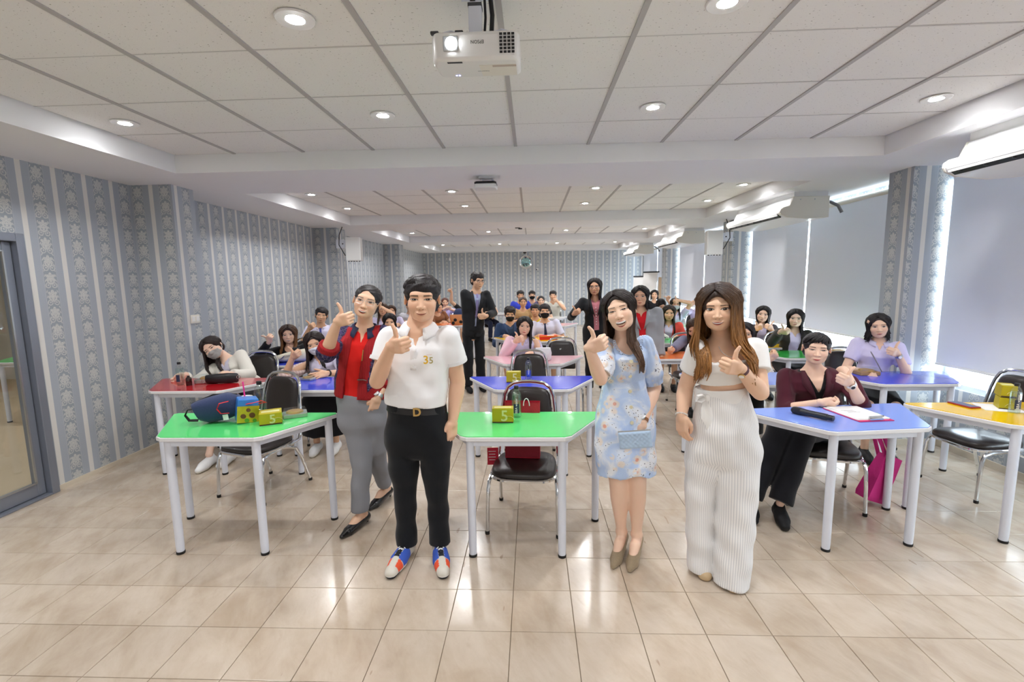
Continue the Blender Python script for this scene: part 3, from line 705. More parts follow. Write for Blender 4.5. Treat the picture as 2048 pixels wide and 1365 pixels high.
    # cup with straw
    e = empty('takeaway_cup', (-1.905, 3.02, TZ), 0, 'takeaway cup with white lid and pink straw behind the blue bag', 'cup')
    obj('cup', MB().lathe([(.028, 0), (.032, .004), (.041, .125), (.040, .126)], n=20), 'thin_clear_plastic', e)
    obj('lid', MB().lathe([(.043, .122), (.046, .126), (.046, .136), (.040, .142), (.001, .142)], n=20), 'white_plastic', e)
    obj('straw', MB().tube([(0, 0, .02), (-.01, 0, .24)], .0048, 8), mat('pink_straw', 'ff3fa4', .35), e)
    def food_tray(loc, rz, s, label, base='foil'):
        e = empty('food_tray', (*loc, TZ), rz, label, 'food box', 'takeaway food boxes')
        m = mat('foil', 'b9b9b4', .3, .8) if base == 'foil' else mat('kraft_card', 'a8835a', .7)
        obj('tray', MB().prism([(-.075*s, -.05*s), (.075*s, -.05*s), (.075*s, .05*s), (-.075*s, .05*s)], 0, .03*s), m, e, bevel=.006, smooth=0)
        obj('food', MB().lathe([(.055*s, .030*s), (.05*s, .040*s), (.02*s, .046*s), (.001, .047*s)], n=16), mat('fried_food', 'b08a4e', .6, bump=.5, bscale=50, var=.25, vscale=30), e)
        obj('clear_lid', MB().prism([(-.073*s, -.048*s), (.073*s, -.048*s), (.066*s, .046*s), (-.066*s, .046*s)], .031*s, .056*s), 'thin_clear_plastic', e, bevel=.006, smooth=0)
    food_tray((-1.585, 3.03), .5, 1.0, 'foil tray with clear lid beside the large yellow box')
    food_tray((2.955, 4.28), 0, 1.15, 'brown takeaway box with clear lid on the blue window table', 'kraft')
    food_tray((-2.93, 4.13), .2, 1.3, 'foil food tray with clear lid behind the black pouch on the red table')
    food_tray((2.48, 8.72), 0, 1.7, 'brown card lunch box on the far green table under the blinds', 'kraft')
    food_tray((-2.05, 4.2), -.3, .8, 'small foil tray at the left end of the blue table, left rear')
    food_tray((3.42, 5.42), 0, 1.2, 'brown card box at the right end of the deep green window table', 'kraft')
    # black pouch with silver rings on the red table
    e = empty('pouch', (-2.775, 4.08, TZ), math.radians(12), 'long black leather pouch with silver rings on the red table', 'pouch')
    S = []
    for t, a, bb in ((-.135, .012, .028), (-.125, .026, .036), (-.05, .034, .042), (.05, .034, .046), (.125, .026, .042), (.135, .010, .034)):
        S.append(((t, 0, .046), (0, 1, 0), (0, 0, 1), a, bb))
    loft('pouch_body', S, mat('black_leather', '1f1f22', .38, bump=.25, bscale=40), e, e=.8)
    for sx, z in ((-1, .03), (1, .055)):
        obj('ring', MB().tube([(sx*.145+.016*math.cos(a), -.02, z+.016*math.sin(a)) for a in np.linspace(0, 2*math.pi, 14, False)], .0028, 6, close=True), 'chrome', e)
    # microphone
    e = empty('microphone', (1.735, 2.975, TZ+.0235), math.radians(33.6), 'black handheld wireless microphone lying on the light blue table', 'microphone')
    Mx = Matrix.Rotation(-math.pi/2, 3, 'X')
    obj('body', MB().lathe([(.013, -.135), (.017, -.133), (.017, -.10), (.0195, -.098), (.0195, .02), (.022, .05), (.023, .055)], n=18, M=Mx), mat('mic_black', '1d1f25', .4), e)
    obj('grille', MB().lathe([(.0225, .055), (.0235, .06), (.0235, .075), (.024, .09), (.021, .105), (.012, .115), (.001, .117)], n=18, M=Mx), mat('mic_grille', '2b2d33', .5, .4, bump=.9, bscale=500), e)
    # clipboard with papers
    e = empty('clipboard', (2.055, 3.03, TZ), math.radians(7), 'magenta clipboard with white papers on the light blue table', 'clipboard')
    obj('board', MB().box((0, 0, .003), (.225, .31, .005)), mat('magenta_plastic', 'd3276f', .4), e, bevel=.002, smooth=0)
    obj('paper', MB().box((-.005, .01, .0075), (.205, .285, .004)), 'paper_white', e, smooth=0)
    obj('paper', MB().box((.012, .014, .0112), (.205, .28, .0012), 0, Matrix.Rotation(-.06, 3, 'Z')), 'paper_white', e, smooth=0)
    obj('paper', MB().box((.03, -.055, .0100), (.16, .12, .0012), 0, Matrix.Rotation(-.25, 3, 'Z')), mat('green_note', '5fd06a', .6), e, smooth=0)
    obj('clip', MB().box((0, -.145, .014), (.09, .018, .012)), 'chrome', e, bevel=.003, smooth=0)
    obj('pen', MB().tube([(-.02, -.115, .018), (.085, -.105, .017)], .0045, 8), 'chrome', e)
    for i in range(4): obj('printed_line', MB().box((-.02+.004*i, .06-.016*i, .0121), (.08-.01*(i % 3), .003, .0004)), 'cable_grey', e, smooth=0)
    # phone, paper
    e = empty('phone', (2.885, 3.235, TZ), math.radians(8), 'phone in a red case lying on the right edge yellow table', 'phone')
    obj('case', MB().box((0, 0, .005), (.078, .158, .010)), mat('red_case', '9c2a1e', .5), e, bevel=.005, smooth=0)
    obj('screen', MB().box((0, 0, .0103), (.066, .146, .001)), mat('phone_screen', '4d5480', .08, coat=.5), e, smooth=0)
    e = tag(obj('paper_sheet', MB().box((3.05, 3.17, TZ+.0012), (.21, .2, .0012), 0, Matrix.Rotation(-.35, 3, 'Z')), 'paper_white', smooth=0), 'white paper sheet under the stacked yellow boxes', 'paper')
    e = empty('carton_box', (3.22, 3.10, TZ), math.radians(-30), 'red carton cut by the right edge on the yellow table', 'box')
    obj('carton', MB().box((0, 0, .09), (.08, .08, .18)), mat('red_carton', 'b01f2c', .5), e, bevel=.002, smooth=0); obj('flap', MB().box((0, 0, .183), (.082, .082, .006)), 'white_plastic', e, smooth=0)
    # pink tote hanging by the chair
    e = empty('tote_bag', (2.40, 3.33, 0), 0, 'magenta tote bag hanging beside the light blue table leg', 'bag')
    m = mat('magenta_fabric', 'c9247f', .7, bump=.25, bscale=220, var=.05)
    R = Matrix.Rotation(math.radians(22), 3, 'Y') @ Matrix.Rotation(math.radians(18), 3, 'Z'); o = Vector((-.015, 0, .045))
    w, d, h = .17, .10, .34; rows = []
    for z, kx, kd in ((0, .92, .9), (.03, 1, 1), (.2, 1, .85), (h, 1, .55)):
        rows.append([R @ Vector((x*kx, y*kd, z))+o for x, y in ((-w/2, -d/2), (w/2, -d/2), (w/2, d/2), (-w/2, d/2))])
    vs = [p for r in rows for p in r]; fs = [(i*4+k, i*4+(k+1) % 4, (i+1)*4+(k+1) % 4, (i+1)*4+k) for i in range(3) for k in range(4)]+[(3, 2, 1, 0)]
    bo = obj('bag_body', MB().add(vs, fs), m, e, smooth=0); sd = bo.modifiers.new('solid', 'SOLIDIFY'); sd.thickness = .003
    for y in (-d/2*.6, d/2*.6):
        A = R @ Vector((-.05, y, h-.04))+o; B = R @ Vector((.03, y, h-.04))+o; T = Vector((-.02+y*.3, y, .60))
        obj('strap', MB().tube([A, A*.6+T*.4+Vector((-.01, 0, .02)), T+Vector((-.02, 0, 0)), T+Vector((.02, 0, 0)), B*.6+T*.4+Vector((.0, 0, .02)), B], .014, 8, flat=.18, up=(0, 1, 0)), m, e)
    # bags and boxes further back
    e = empty('tote_bag', (-2.72, 5.22, TZ), .1, 'cream canvas tote bag slumped on the blue table in the left aisle', 'bag')
    S = [((t, 0, z), (0, 1, 0), (0, 0, 1), a, bb) for t, a, bb, z in ((-.22, .02, .012, .02), (-.2, .08, .028, .032), (-.08, .11, .045, .05), (.06, .11, .062, .066), (.16, .09, .07, .075), (.2, .03, .05, .075))]
    loft('bag_body', S, mat('cream_canvas', 'ded7c4', .8, bump=.3, bscale=40), e, e=.8)
    obj('strap', MB().tube([(-.1, -.1, .03), (-.02, -.13, .09), (.08, -.115, .10), (.12, -.09, .06)], .012, 8, flat=.3), mat('cream_canvas', 'ded7c4'), e)
    obj('phone_on_bag', MB().box((.09, -.075, .14), (.075, .03, .06), 0, Matrix.Rotation(.5, 3, 'X')), 'black_plastic', e, bevel=.004, smooth=0)
    e = empty('handbag', (.115, 5.17, TZ), .1, 'white soft handbag standing on the pale pink table', 'bag')
    S = [((0, 0, z), (1, 0, 0), (0, 1, 0), a, bb) for z, a, bb in ((0, .08, .035), (.01, .092, .045), (.08, .098, .045), (.135, .085, .022), (.14, .08, .01))]
    loft('bag_body', S, mat('white_leather', 'd9d6dc', .5, bump=.2, bscale=30), e, e=.6)
    obj('clasp', MB().tube([(-.085, -.02, .14), (-.10, -.03, .11), (-.095, -.035, .08)], .006, 6), 'chrome', e)
    e = empty('carton_box', (.24, 6.98, TZ), .05, 'red carton tray on the yellow centre table', 'box')
    obj('carton', MB().box((0, 0, .03), (.26, .12, .06)), mat('red_carton2', 'd62a22', .5), e, bevel=.003, smooth=0); obj('lid_edge', MB().box((0, -.061, .052), (.255, .002, .012)), mat('orange_edge', 'f0a030', .5), e, smooth=0)
    obj('label_patch', MB().box((.03, 0, .0606), (.10, .06, .001)), 'paper_white', e, smooth=0)
    e = empty('cloth_bag', (1.68, 6.62, TZ), 0, 'white and green cloth bag lying on the green table right of centre', 'bag')
    S = [((t, .0, z), (0, 1, 0), (0, 0, 1), a, bb) for t, a, bb, z in ((-.2, .03, .02, .03), (-.15, .08, .045, .05), (0, .1, .06, .065), (.12, .09, .055, .07), (.2, .03, .03, .05))]
    loft('bag_body', S, mat('white_cloth', 'd8dccf', .8, bump=.5, bscale=25), e, e=.9)
    obj('strap', MB().tube([(-.05, -.08, .09), (.05, -.09, .12), (.14, -.08, .06)], .01, 6), 'cable_grey', e)
    e = empty('snack_bag', (2.33, 8.74, TZ), 0, 'red patterned gift bow bag on the far green table under the blinds', 'bag')
    S = [((0, 0, z), (1, 0, 0), (0, 1, 0), a, bb) for z, a, bb in ((0, .09, .06), (.02, .12, .08), (.10, .10, .06), (.16, .03, .02), (.19, .07, .04))]
    loft('bag_body', S, mat('red_gift', 'b31a35', .4, var=.5, vscale=18), e, e=.8); obj('ribbon', MB().tube([(-.05, -.02, .16), (.05, -.02, .16)], .012, 6), 'paper_white', e)
    e = empty('drink_box', (2.72, 6.08, TZ), 0, 'yellow drink box under clear cups in front of two thumbs up woman', 'box')
    obj('carton', MB().box((0, 0, .035), (.14, .08, .07)), mat('yellow_box', 'e0ae1c', .5), e, bevel=.003, smooth=0)
    obj('lid_edge', MB().box((0, 0, .072), (.142, .082, .004)), 'card_cream', e, smooth=0)
    e = empty('handbag', (-1.47, 9.45, TZ), 0, 'orange handbag with black spots on the far orange table', 'bag')
    S = [((0, 0, z), (1, 0, 0), (0, 1, 0), a, bb) for z, a, bb in ((0, .12, .06), (.02, .15, .07), (.15, .17, .06), (.2, .17, .03))]
    loft('bag_body', S, mat('orange_leather', 'd98a50', .5), e, e=.6)
    for x, z in ((-.05, .1), (.06, .06), (-.09, .04)): obj('spot', MB().lathe([(.035, 0), (.03, .004), (.001, .005)], (x, -.064, z), 10, M=Matrix.Rotation(math.pi/2, 3, 'X')), 'black_plastic', e)
    e = empty('handbag', (-1.62, 10.55, TZ), 0, 'dark backpack on the far blue table left of the suit man', 'bag')
    S = [((0, 0, z), (1, 0, 0), (0, 1, 0), a, bb) for z, a, bb in ((0, .12, .07), (.02, .14, .09), (.16, .13, .08), (.24, .08, .05), (.26, .03, .02))]
    loft('bag_body', S, 'navy_cloth', e, e=.7); obj('strap', MB().tube([(-.03, 0, .25), (0, 0, .29), (.03, 0, .25)], .008, 6), 'black_rubber', e)
small_things()

# ================================================================== fixtures
def fixtures():
    # main projector, hung from the tray, facing the front wall, nose tipped down
    e = empty('projector', (-.20, 1.97, TRAY), 0, 'white ceiling projector shining its lens, hung above the front row', 'projector')
    T = Matrix.Translation((0, 0, -.235)) @ Matrix.Rotation(math.radians(9), 4, 'X')
    def P(b): 
        b.v = [tuple(T @ Vector(v)) for v in b.v]; return b
    outline = [(-.165, -.055), (-.150, -.115), (-.135, -.125), (.135, -.125), (.158, -.115), (.165, -.09), (.165, .10), (.15, .125), (-.15, .125), (-.165, .10)]
    obj('housing', P(MB().prism([(x, y) for x, y in outline], -.048, .048)), 'white_plastic', e, bevel=.014, seg=3)
    obj('bottom_panel', P(MB().box((.08, .02, -.0482), (.14, .16, .002))), 'warm_plastic', e, smooth=0)
    obj('lens_bezel', P(MB().box((-.085, -.126, .008), (.055, .006, .05))), 'steel', e, bevel=.006, smooth=0)
    obj('lens', P(MB().lathe([(.0215, -.001), (.0215, .004), (.016, .006), (.001, .007)], (-.082, -.128, .008), 18, M=Matrix.Rotation(math.pi/2, 3, 'X'))), mat('projector_beam', (.93, .97, 1), .3, emis=22), e)
    for i in range(4):
        for j in range(6):
            obj('vent_slot', P(MB().box((.098+.0145*i, -.1262, .034-.0115*j), (.0105, .003, .0075))), 'black_plastic', e, smooth=0)
    for x in (-.145, -.055): obj('foot', P(MB().box((x, -.10, .05), (.03, .02, .012))), 'dark_grey_plastic', e, bevel=.003, smooth=0)
    obj('focus_tab', P(MB().box((-.075, -.105, -.0485), (.055, .014, .003))), 'dark_grey_plastic', e, smooth=0)
    for x in (-.096, -.084): obj('status_light', P(MB().box((x, .085, -.0485), (.006, .004, .002))), mat('blue_led', (.25, .3, 1), .4, emis=6), e, smooth=0)
    obj('sticker', P(MB().box((.105, -.045, -.0494), (.09, .02, .0012))), mat('sticker_brown', 'b9aaa0', .6), e, smooth=0)
    lettering('brand_lettering', 'EPSON', .016, T @ Matrix.Translation((.012, -.1256, .012)) @ Matrix.Rotation(math.pi/2, 4, 'X') @ Matrix.Rotation(math.pi, 4, 'Z'), 'dark_grey_plastic', e, extrude=.0004)
    lettering('panel_lettering', 'PROJECTOR', .0085, T @ Matrix.Translation((.02, .02, -.0496)) @ Matrix.Rotation(math.pi, 4, 'X') @ Matrix.Rotation(math.pi, 4, 'Z'), 'cable_grey', e, extrude=.0003)
    mo = MB().box((-.005, .0, -.115), (.05, .045, .13)); mo.box((-.005, 0, -.175), (.035, .03, .03))
    post = obj('mount_post', mo, 'white_enamel', e, bevel=.004, smooth=0)
    obj('mount_band', MB().box((-.005, 0, -.062), (.053, .048, .012)), 'dark_grey_plastic', e, smooth=0); obj('mount_plate', MB().box((-.005, 0, -.004), (.12, .12, .008)), 'white_enamel', e, smooth=0)
    obj('mount_socket', MB().box((-.012, -.0245, -.035), (.02, .003, .035)), 'black_plastic', e, smooth=0)
    for sx in (-1, 1): obj('mount_arm', MB().tube([(0, 0, -.18), (sx*.10, -.04, -.165), (sx*.13, -.07, -.188)], .010, 6, flat=.4), 'white_enamel', e)
    obj('cable', MB().tube([(.05, .03, 0), (.058, .025, -.08), (.052, .02, -.18)], .009, 8), 'cable_black', e); obj('cable', MB().tube([(.028, .03, 0), (.032, .02, -.09), (.026, .01, -.18)], .005, 8), 'cable_black', e)
    # socket plate beside it
    e = empty('ceiling_outlet', (-.28, 2.62, TRAY), 0, 'white outlet plate with plugs on ceiling panel behind the projector', 'outlet')
    obj('plate', MB().box((.06, 0, -.012), (.22, .10, .022)), 'white_plastic', e, bevel=.004, smooth=0); obj('plug', MB().box((-.04, -.02, -.032), (.04, .04, .026)), 'dark_grey_plastic', e, bevel=.004, smooth=0); obj('plug', MB().box((.01, -.02, -.032), (.035, .04, .024)), 'white_plastic', e, bevel=.004, smooth=0)
    # second projector under the first beam
    e = empty('projector', (-.42, 4.62, SOFFIT), 0, 'small projector with a dark top under the first ceiling beam', 'projector')
    obj('housing', MB().prism([(-.105, -.06), (-.085, -.09), (.085, -.09), (.105, -.06), (.105, .09), (-.105, .09)], -.105, -.065), 'white_plastic', e, bevel=.012, seg=3)
    obj('top_shell', MB().prism([(-.103, -.06), (-.083, -.088), (.083, -.088), (.103, -.06), (.103, .088), (-.103, .088)], -.066, -.045), 'black_plastic', e, bevel=.008, seg=2)
    obj('mount_plate', MB().box((.01, 0, -.006), (.14, .12, .012)), 'white_enamel', e, smooth=0)
    for x in (-.03, .06): obj('mount_arm', MB().tube([(x, 0, -.01), (x+.015, 0, -.05)], .009, 6), 'white_enamel', e)
    e = empty('ceiling_sensor', (-.25, 9.05, SOFFIT), 0, 'small dark sensor under the second ceiling beam', 'sensor')
    obj('plate', MB().box((0, 0, -.006), (.09, .05, .012)), 'dark_grey_plastic', e, smooth=0); obj('arm', MB().box((.05, 0, -.02), (.07, .03, .02)), 'black_plastic', e, smooth=0)
    e = empty('dome_camera', (-.22, 16.6, SOFFIT), 0, 'small dome camera on the ceiling above the round mirror', 'camera')
    obj('base', MB().lathe([(.07, -.03), (.08, -.02), (.08, 0)], n=16), 'white_plastic', e); obj('dome', MB().lathe([(.001, -.09), (.03, -.085), (.055, -.06), (.06, -.03)], n=16), 'black_plastic', e)
    # air conditioners
    names = ['white ceiling air conditioner cut by the upper right corner', 'white ceiling air conditioner with louvre over the window, behind the first right pillar', 'white ceiling air conditioner before the right loudspeaker, third from camera', 'farthest white ceiling air conditioner near the back wall']
    for k, y0 in enumerate((2.06, 5.78, 9.75, 13.7)):
        L = 1.5; e = empty('air_conditioner', (3.15, y0+L/2, SOFFIT), 0, names[k], 'air conditioner', 'ceiling air conditioners')
        sec = [(-.285, -.225), (-.278, -.195), (-.245, -.172), (-.178, -.155), (-.135, -.055), (.27, -.055), (.27, -.295), (.02, -.31), (-.20, -.285), (-.265, -.258)]
        Mx = Matrix(((1, 0, 0), (0, 0, 1), (0, 1, 0)))
        obj('body', MB().prism([(x, z) for x, z in sec], -L/2, L/2, 0, Mx), 'white_plastic', e, bevel=.012, seg=3)
        obj('top_housing', MB().box((.065, 0, -.029), (.38, L+.004, .058)), 'white_plastic', e, smooth=0)
        obj('outlet_slot', MB().box((-.262, 0, -.262), (.062, L-.09, .012), 0, Matrix.Rotation(math.radians(36), 3, 'Y')), 'black_plastic', e, smooth=0)
        for i in range(8): obj('vane', MB().box((-.266, -L/2+.12+(L-.24)*i/7, -.262), (.03, .004, .03)), 'dark_grey_plastic', e, smooth=0)
        obj('louvre', MB().box((-.285, 0, -.250), (.008, L-.08, .036), 0, Matrix.Rotation(math.radians(-20), 3, 'Y')), 'white_plastic', e, bevel=.002, smooth=0)
        for sy in (-1, 1): obj('end_cap', MB().prism([(x*1.0, z) for x, z in sec], -.012, .012, 0, Matrix(((1, 0, 0), (0, 0, 1), (0, 1, 0)))), 'warm_plastic', e, bevel=.006).location = (0, sy*(L/2+.006), 0)
        obj('pipe', MB().tube([(.27, -L/2+.1, -.10), (.33, -L/2+.08, -.11), (.40, -L/2+.04, -.16), (.44, -L/2+.03, -.24)], .018, 8), 'cable_grey', e)
        for i in (-1, 1): obj('screw', MB().lathe([(.008, 0), (.007, .003), (.001, .004)], (.02+.08*i, -L/2-.02, -.09), 8, M=Matrix.Rotation(math.pi/2, 3, 'X')), 'steel', e)
    # loudspeakers on the second pair of pillars
    for sx, lab in ((-1, 'white box loudspeaker on the second left pillar'), (1, 'white box loudspeaker on the second right pillar')):
        e = empty('loudspeaker', (sx*3.06, 8.28, 2.19), 0, lab, 'loudspeaker', 'wall loudspeakers')
        e.rotation_euler.z = sx*-.12
        obj('cabinet', MB().box((0, 0, 0), (.25, .2, .40)), 'white_plastic', e, bevel=.012, smooth=0)
        obj('grille', MB().box((0, -.102, 0), (.228, .006, .375)), mat('speaker_grille', 'dcdcda', .6, bump=.6, bscale=400), e, bevel=.003, smooth=0)
        obj('bracket', MB().box((sx*.17, .06, .10), (.14, .05, .12)), 'white_enamel', e, bevel=.004, smooth=0); obj('bracket_plate', MB().box((sx*.25, .1, .1), (.12, .14, .15)), 'white_enamel', e, smooth=0)
        obj('bolt', MB().lathe([(.012, 0), (.011, .006), (.001, .007)], (sx*.2, .034, .10), 10, M=Matrix.Rotation(math.pi/2, 3, 'X')), 'black_plastic', e)
        obj('cable', MB().tube([(sx*.20, .06, .39), (sx*.25, .03, .25), (sx*.26, .02, .08), (sx*.17, .04, -.10), (sx*.12, .05, -.08)], .007, 6), 'cable_black', e)
        for i in range(5): obj('rubber_pad', MB().box((-.09+.045*i, -.05, -.206), (.02, .03, .012)), 'black_rubber', e, smooth=0)
    # light switch on the first left pillar
    e = empty('light_switch', (-PX+.001, 4.71, 1.285), 0, 'white wall switch on the first left pillar', 'switch')
    obj('plate', MB().box((.005, 0, 0), (.010, .125, .085)), 'warm_plastic', e, bevel=.003, smooth=0)
    for y in (-.03, .03): obj('rocker', MB().box((.012, y, 0), (.006, .042, .05)), 'white_plastic', e, bevel=.002, smooth=0)
    # round mirror on the back wall
    e = empty('round_mirror', (-.19, YB-.002, 2.22), 0, 'round silver-rimmed mirror high on the back wall', 'mirror')
    Rx = Matrix.Rotation(math.pi/2, 3, 'X')
    obj('rim', MB().lathe([(.20, .0), (.235, .004), (.24, .03), (.225, .045), (.20, .035)], n=32, M=Rx), 'chrome', e)
    obj('glass', MB().lathe([(.201, .020), (.16, .036), (.08, .050), (.001, .055)], n=32, M=Rx), mat('teal_mirror', '9cc4c6', .06, 1.), e)
    e = empty('wall_camera', (.20, YB-.002, 1.98), 0, 'small white camera beside the round mirror', 'camera')
    obj('plate', MB().box((0, -.01, 0), (.06, .02, .05)), 'white_plastic', e, smooth=0); obj('lens', MB().lathe([(.02, 0), (.022, .04), (.001, .05)], (-.02, -.02, -.02), 10, M=Rx), 'black_plastic', e)
    e = empty('wall_sensor', (-2.86, YB-.002, 2.36), 0, 'tiny white globe sensor on the back wall, left', 'sensor')
    obj('arm', MB().box((0, -.02, .07), (.02, .04, .03)), 'white_plastic', e, smooth=0); obj('globe', MB().lathe([(.001, -.05), (.04, -.035), (.05, 0), (.04, .035), (.001, .05)], (0, -.05, 0), 14), 'white_plastic', e)
    # flip charts and a board in the far right corner
    for (x, y, zt, lab, rz) in ((3.42, 13.9, 1.78, 'taller white flip chart on an easel in the far right corner', -1.15), (3.34, 14.8, 1.66, 'shorter white flip chart behind the taller one, far right corner', -1.1)):
        e = empty('flip_chart', (x, y, 0), rz, lab, 'flip chart', 'flip charts')
        for sx in (-.28, .28): obj('leg', MB().tube([(sx*1.2, -.2, 0), (sx*.8, 0, zt)], .015, 8), 'cable_grey', e)
        obj('leg', MB().tube([(0, .35, 0), (0, .02, zt)], .015, 8), 'cable_grey', e)
        obj('paper_pad', MB().box((0, -.07, zt-.45), (.62, .02, .9), 0, Matrix.Rotation(-.12, 3, 'X')), 'paper_white', e, smooth=0)
        obj('clamp', MB().box((0, -.01, zt), (.66, .05, .04)), 'dark_grey_plastic', e, smooth=0)
    e = empty('wood_board', (3.48, 13.12, 0), -1.57, 'pale brown wooden board leaning by the far right window', 'board')
    obj('board', MB().box((0, 0, .82), (.30, .03, 1.62)), mat('tan_board', 'c0a687', .6, var=.05), e, smooth=0); obj('edge_strip', MB().box((-.155, 0, .82), (.02, .036, 1.62)), 'wood_pale', e, smooth=0)
    # office chair seen through the glass door
    e = empty('neighbour_chair', (-6.0, 6.35, 0), .1, 'white plastic chair with purple seat in the neighbouring room', 'chair')
    obj('seat', MB().box((0, 0, .44), (.42, .4, .05)), mat('purple_plastic', '6a4a8c', .5), e, bevel=.02, smooth=0); obj('backrest', MB().box((0, .2, .72), (.42, .04, .42)), 'white_plastic', e, bevel=.02, smooth=0)
    for x in (-.18, .18):
        for y in (-.17, .19): obj('leg', MB().tube([(x, y, 0), (x*.9, y*.9, .42)], .015, 8), 'white_enamel', e)
fixtures()

# ================================================================== people: implicit-surface modelling
F4 = np.float32
def smin(a, b, k):
    if np.ndim(k) == 0 and k <= 0: return np.minimum(a, b)
    h = np.clip(.5+.5*(b-a)/k, 0, 1); return b*(1-h)+a*h-k*h*(1-h)
def smax(a, b, k): return -smin(-a, -b, k)
def rc(a, b, ra, rb):
    a = np.asarray(a, float); b = np.asarray(b, float); ba = b-a; L = float(ba @ ba)+1e-12; r = max(ra, rb)
    def f(X, Y, Z):
        t = np.clip(((X-a[0])*ba[0]+(Y-a[1])*ba[1]+(Z-a[2])*ba[2])/L, 0, 1)
        return np.sqrt((X-a[0]-t*ba[0])**2+(Y-a[1]-t*ba[1])**2+(Z-a[2]-t*ba[2])**2)-(ra+(rb-ra)*t)
    return f, np.minimum(a, b)-r, np.maximum(a, b)+r
def chain(pts, rad):
    P = [rc(pts[i], pts[i+1], rad[i], rad[i+1]) for i in range(len(pts)-1)]
    def f(X, Y, Z):
        d = P[0][0](X, Y, Z)
        for p in P[1:]: d = np.minimum(d, p[0](X, Y, Z))
        return d
    return f, np.min([p[1] for p in P], 0), np.max([p[2] for p in P], 0)
def ell(c, r, R=None):
    c = np.asarray(c, float); r = np.asarray(r, float)
    def f(X, Y, Z):
        x, y, z = X-c[0], Y-c[1], Z-c[2]
        if R is not None: x, y, z = R[0][0]*x+R[1][0]*y+R[2][0]*z, R[0][1]*x+R[1][1]*y+R[2][1]*z, R[0][2]*x+R[1][2]*y+R[2][2]*z
        k0 = np.sqrt((x/r[0])**2+(y/r[1])**2+(z/r[2])**2)+1e-9; k1 = np.sqrt((x/r[0]**2)**2+(y/r[1]**2)**2+(z/r[2]**2)**2)+1e-9
        return k0*(k0-1)/k1
    m = r if R is None else np.full(3, max(r)); return f, c-m, c+m
def rbox(c, hs, r):
    c = np.asarray(c, float); hs = np.asarray(hs, float)-r
    def f(X, Y, Z):
        qx, qy, qz = np.abs(X-c[0])-hs[0], np.abs(Y-c[1])-hs[1], np.abs(Z-c[2])-hs[2]
        return np.sqrt(np.maximum(qx, 0)**2+np.maximum(qy, 0)**2+np.maximum(qz, 0)**2)+np.minimum(np.maximum(qx, np.maximum(qy, qz)), 0)-r
    return f, c-hs-r, c+hs+r
class Frame:
    """right-handed local frame: columns ex, ey, ez at origin o"""
    def __init__(s, o, ez, ex):
        s.o = np.asarray(o, float); ez = np.asarray(ez, float); s.ez = ez/np.linalg.norm(ez); ex = np.asarray(ex, float)
        ex = ex-s.ez*(ex @ s.ez); s.ex = ex/np.linalg.norm(ex); s.ey = np.cross(s.ez, s.ex)
    def to(s, X, Y, Z):
        x, y, z = X-s.o[0], Y-s.o[1], Z-s.o[2]
        return (x*s.ex[0]+y*s.ex[1]+z*s.ex[2], x*s.ey[0]+y*s.ey[1]+z*s.ey[2], x*s.ez[0]+y*s.ez[1]+z*s.ez[2])
    def w(s, x, y, z): return s.o+s.ex*x+s.ey*y+s.ez*z
    def mat(s):
        return Matrix(((s.ex[0], s.ey[0], s.ez[0], s.o[0]), (s.ex[1], s.ey[1], s.ez[1], s.o[1]), (s.ex[2], s.ey[2], s.ez[2], s.o[2]), (0, 0, 0, 1)))
def lofts(fr, prof, p=2.3, cap=True):
    """prof rows: z, cx, cy, a, b in frame coordinates"""
    A = np.array(sorted(prof), float); z0, z1 = A[0, 0], A[-1, 0]
    def f(X, Y, Z):
        x, y, z = fr.to(X, Y, Z); zz = np.clip(z, z0, z1)
        cx, cy, a, b = (np.interp(zz, A[:, 0], A[:, i]) for i in (1, 2, 3, 4))
        q = (np.abs((x-cx)/a)**p+np.abs((y-cy)/b)**p)**(1/p)
        d = (q-1)*np.minimum(a, b)
        return np.maximum(d, np.maximum(z0-z, z-z1)) if cap else d
    m = max(A[:, 3].max()+np.abs(A[:, 1]).max(), A[:, 4].max()+np.abs(A[:, 2]).max())
    c0 = fr.w(0, 0, z0); c1 = fr.w(0, 0, z1)
    return f, np.minimum(c0, c1)-m, np.maximum(c0, c1)+m
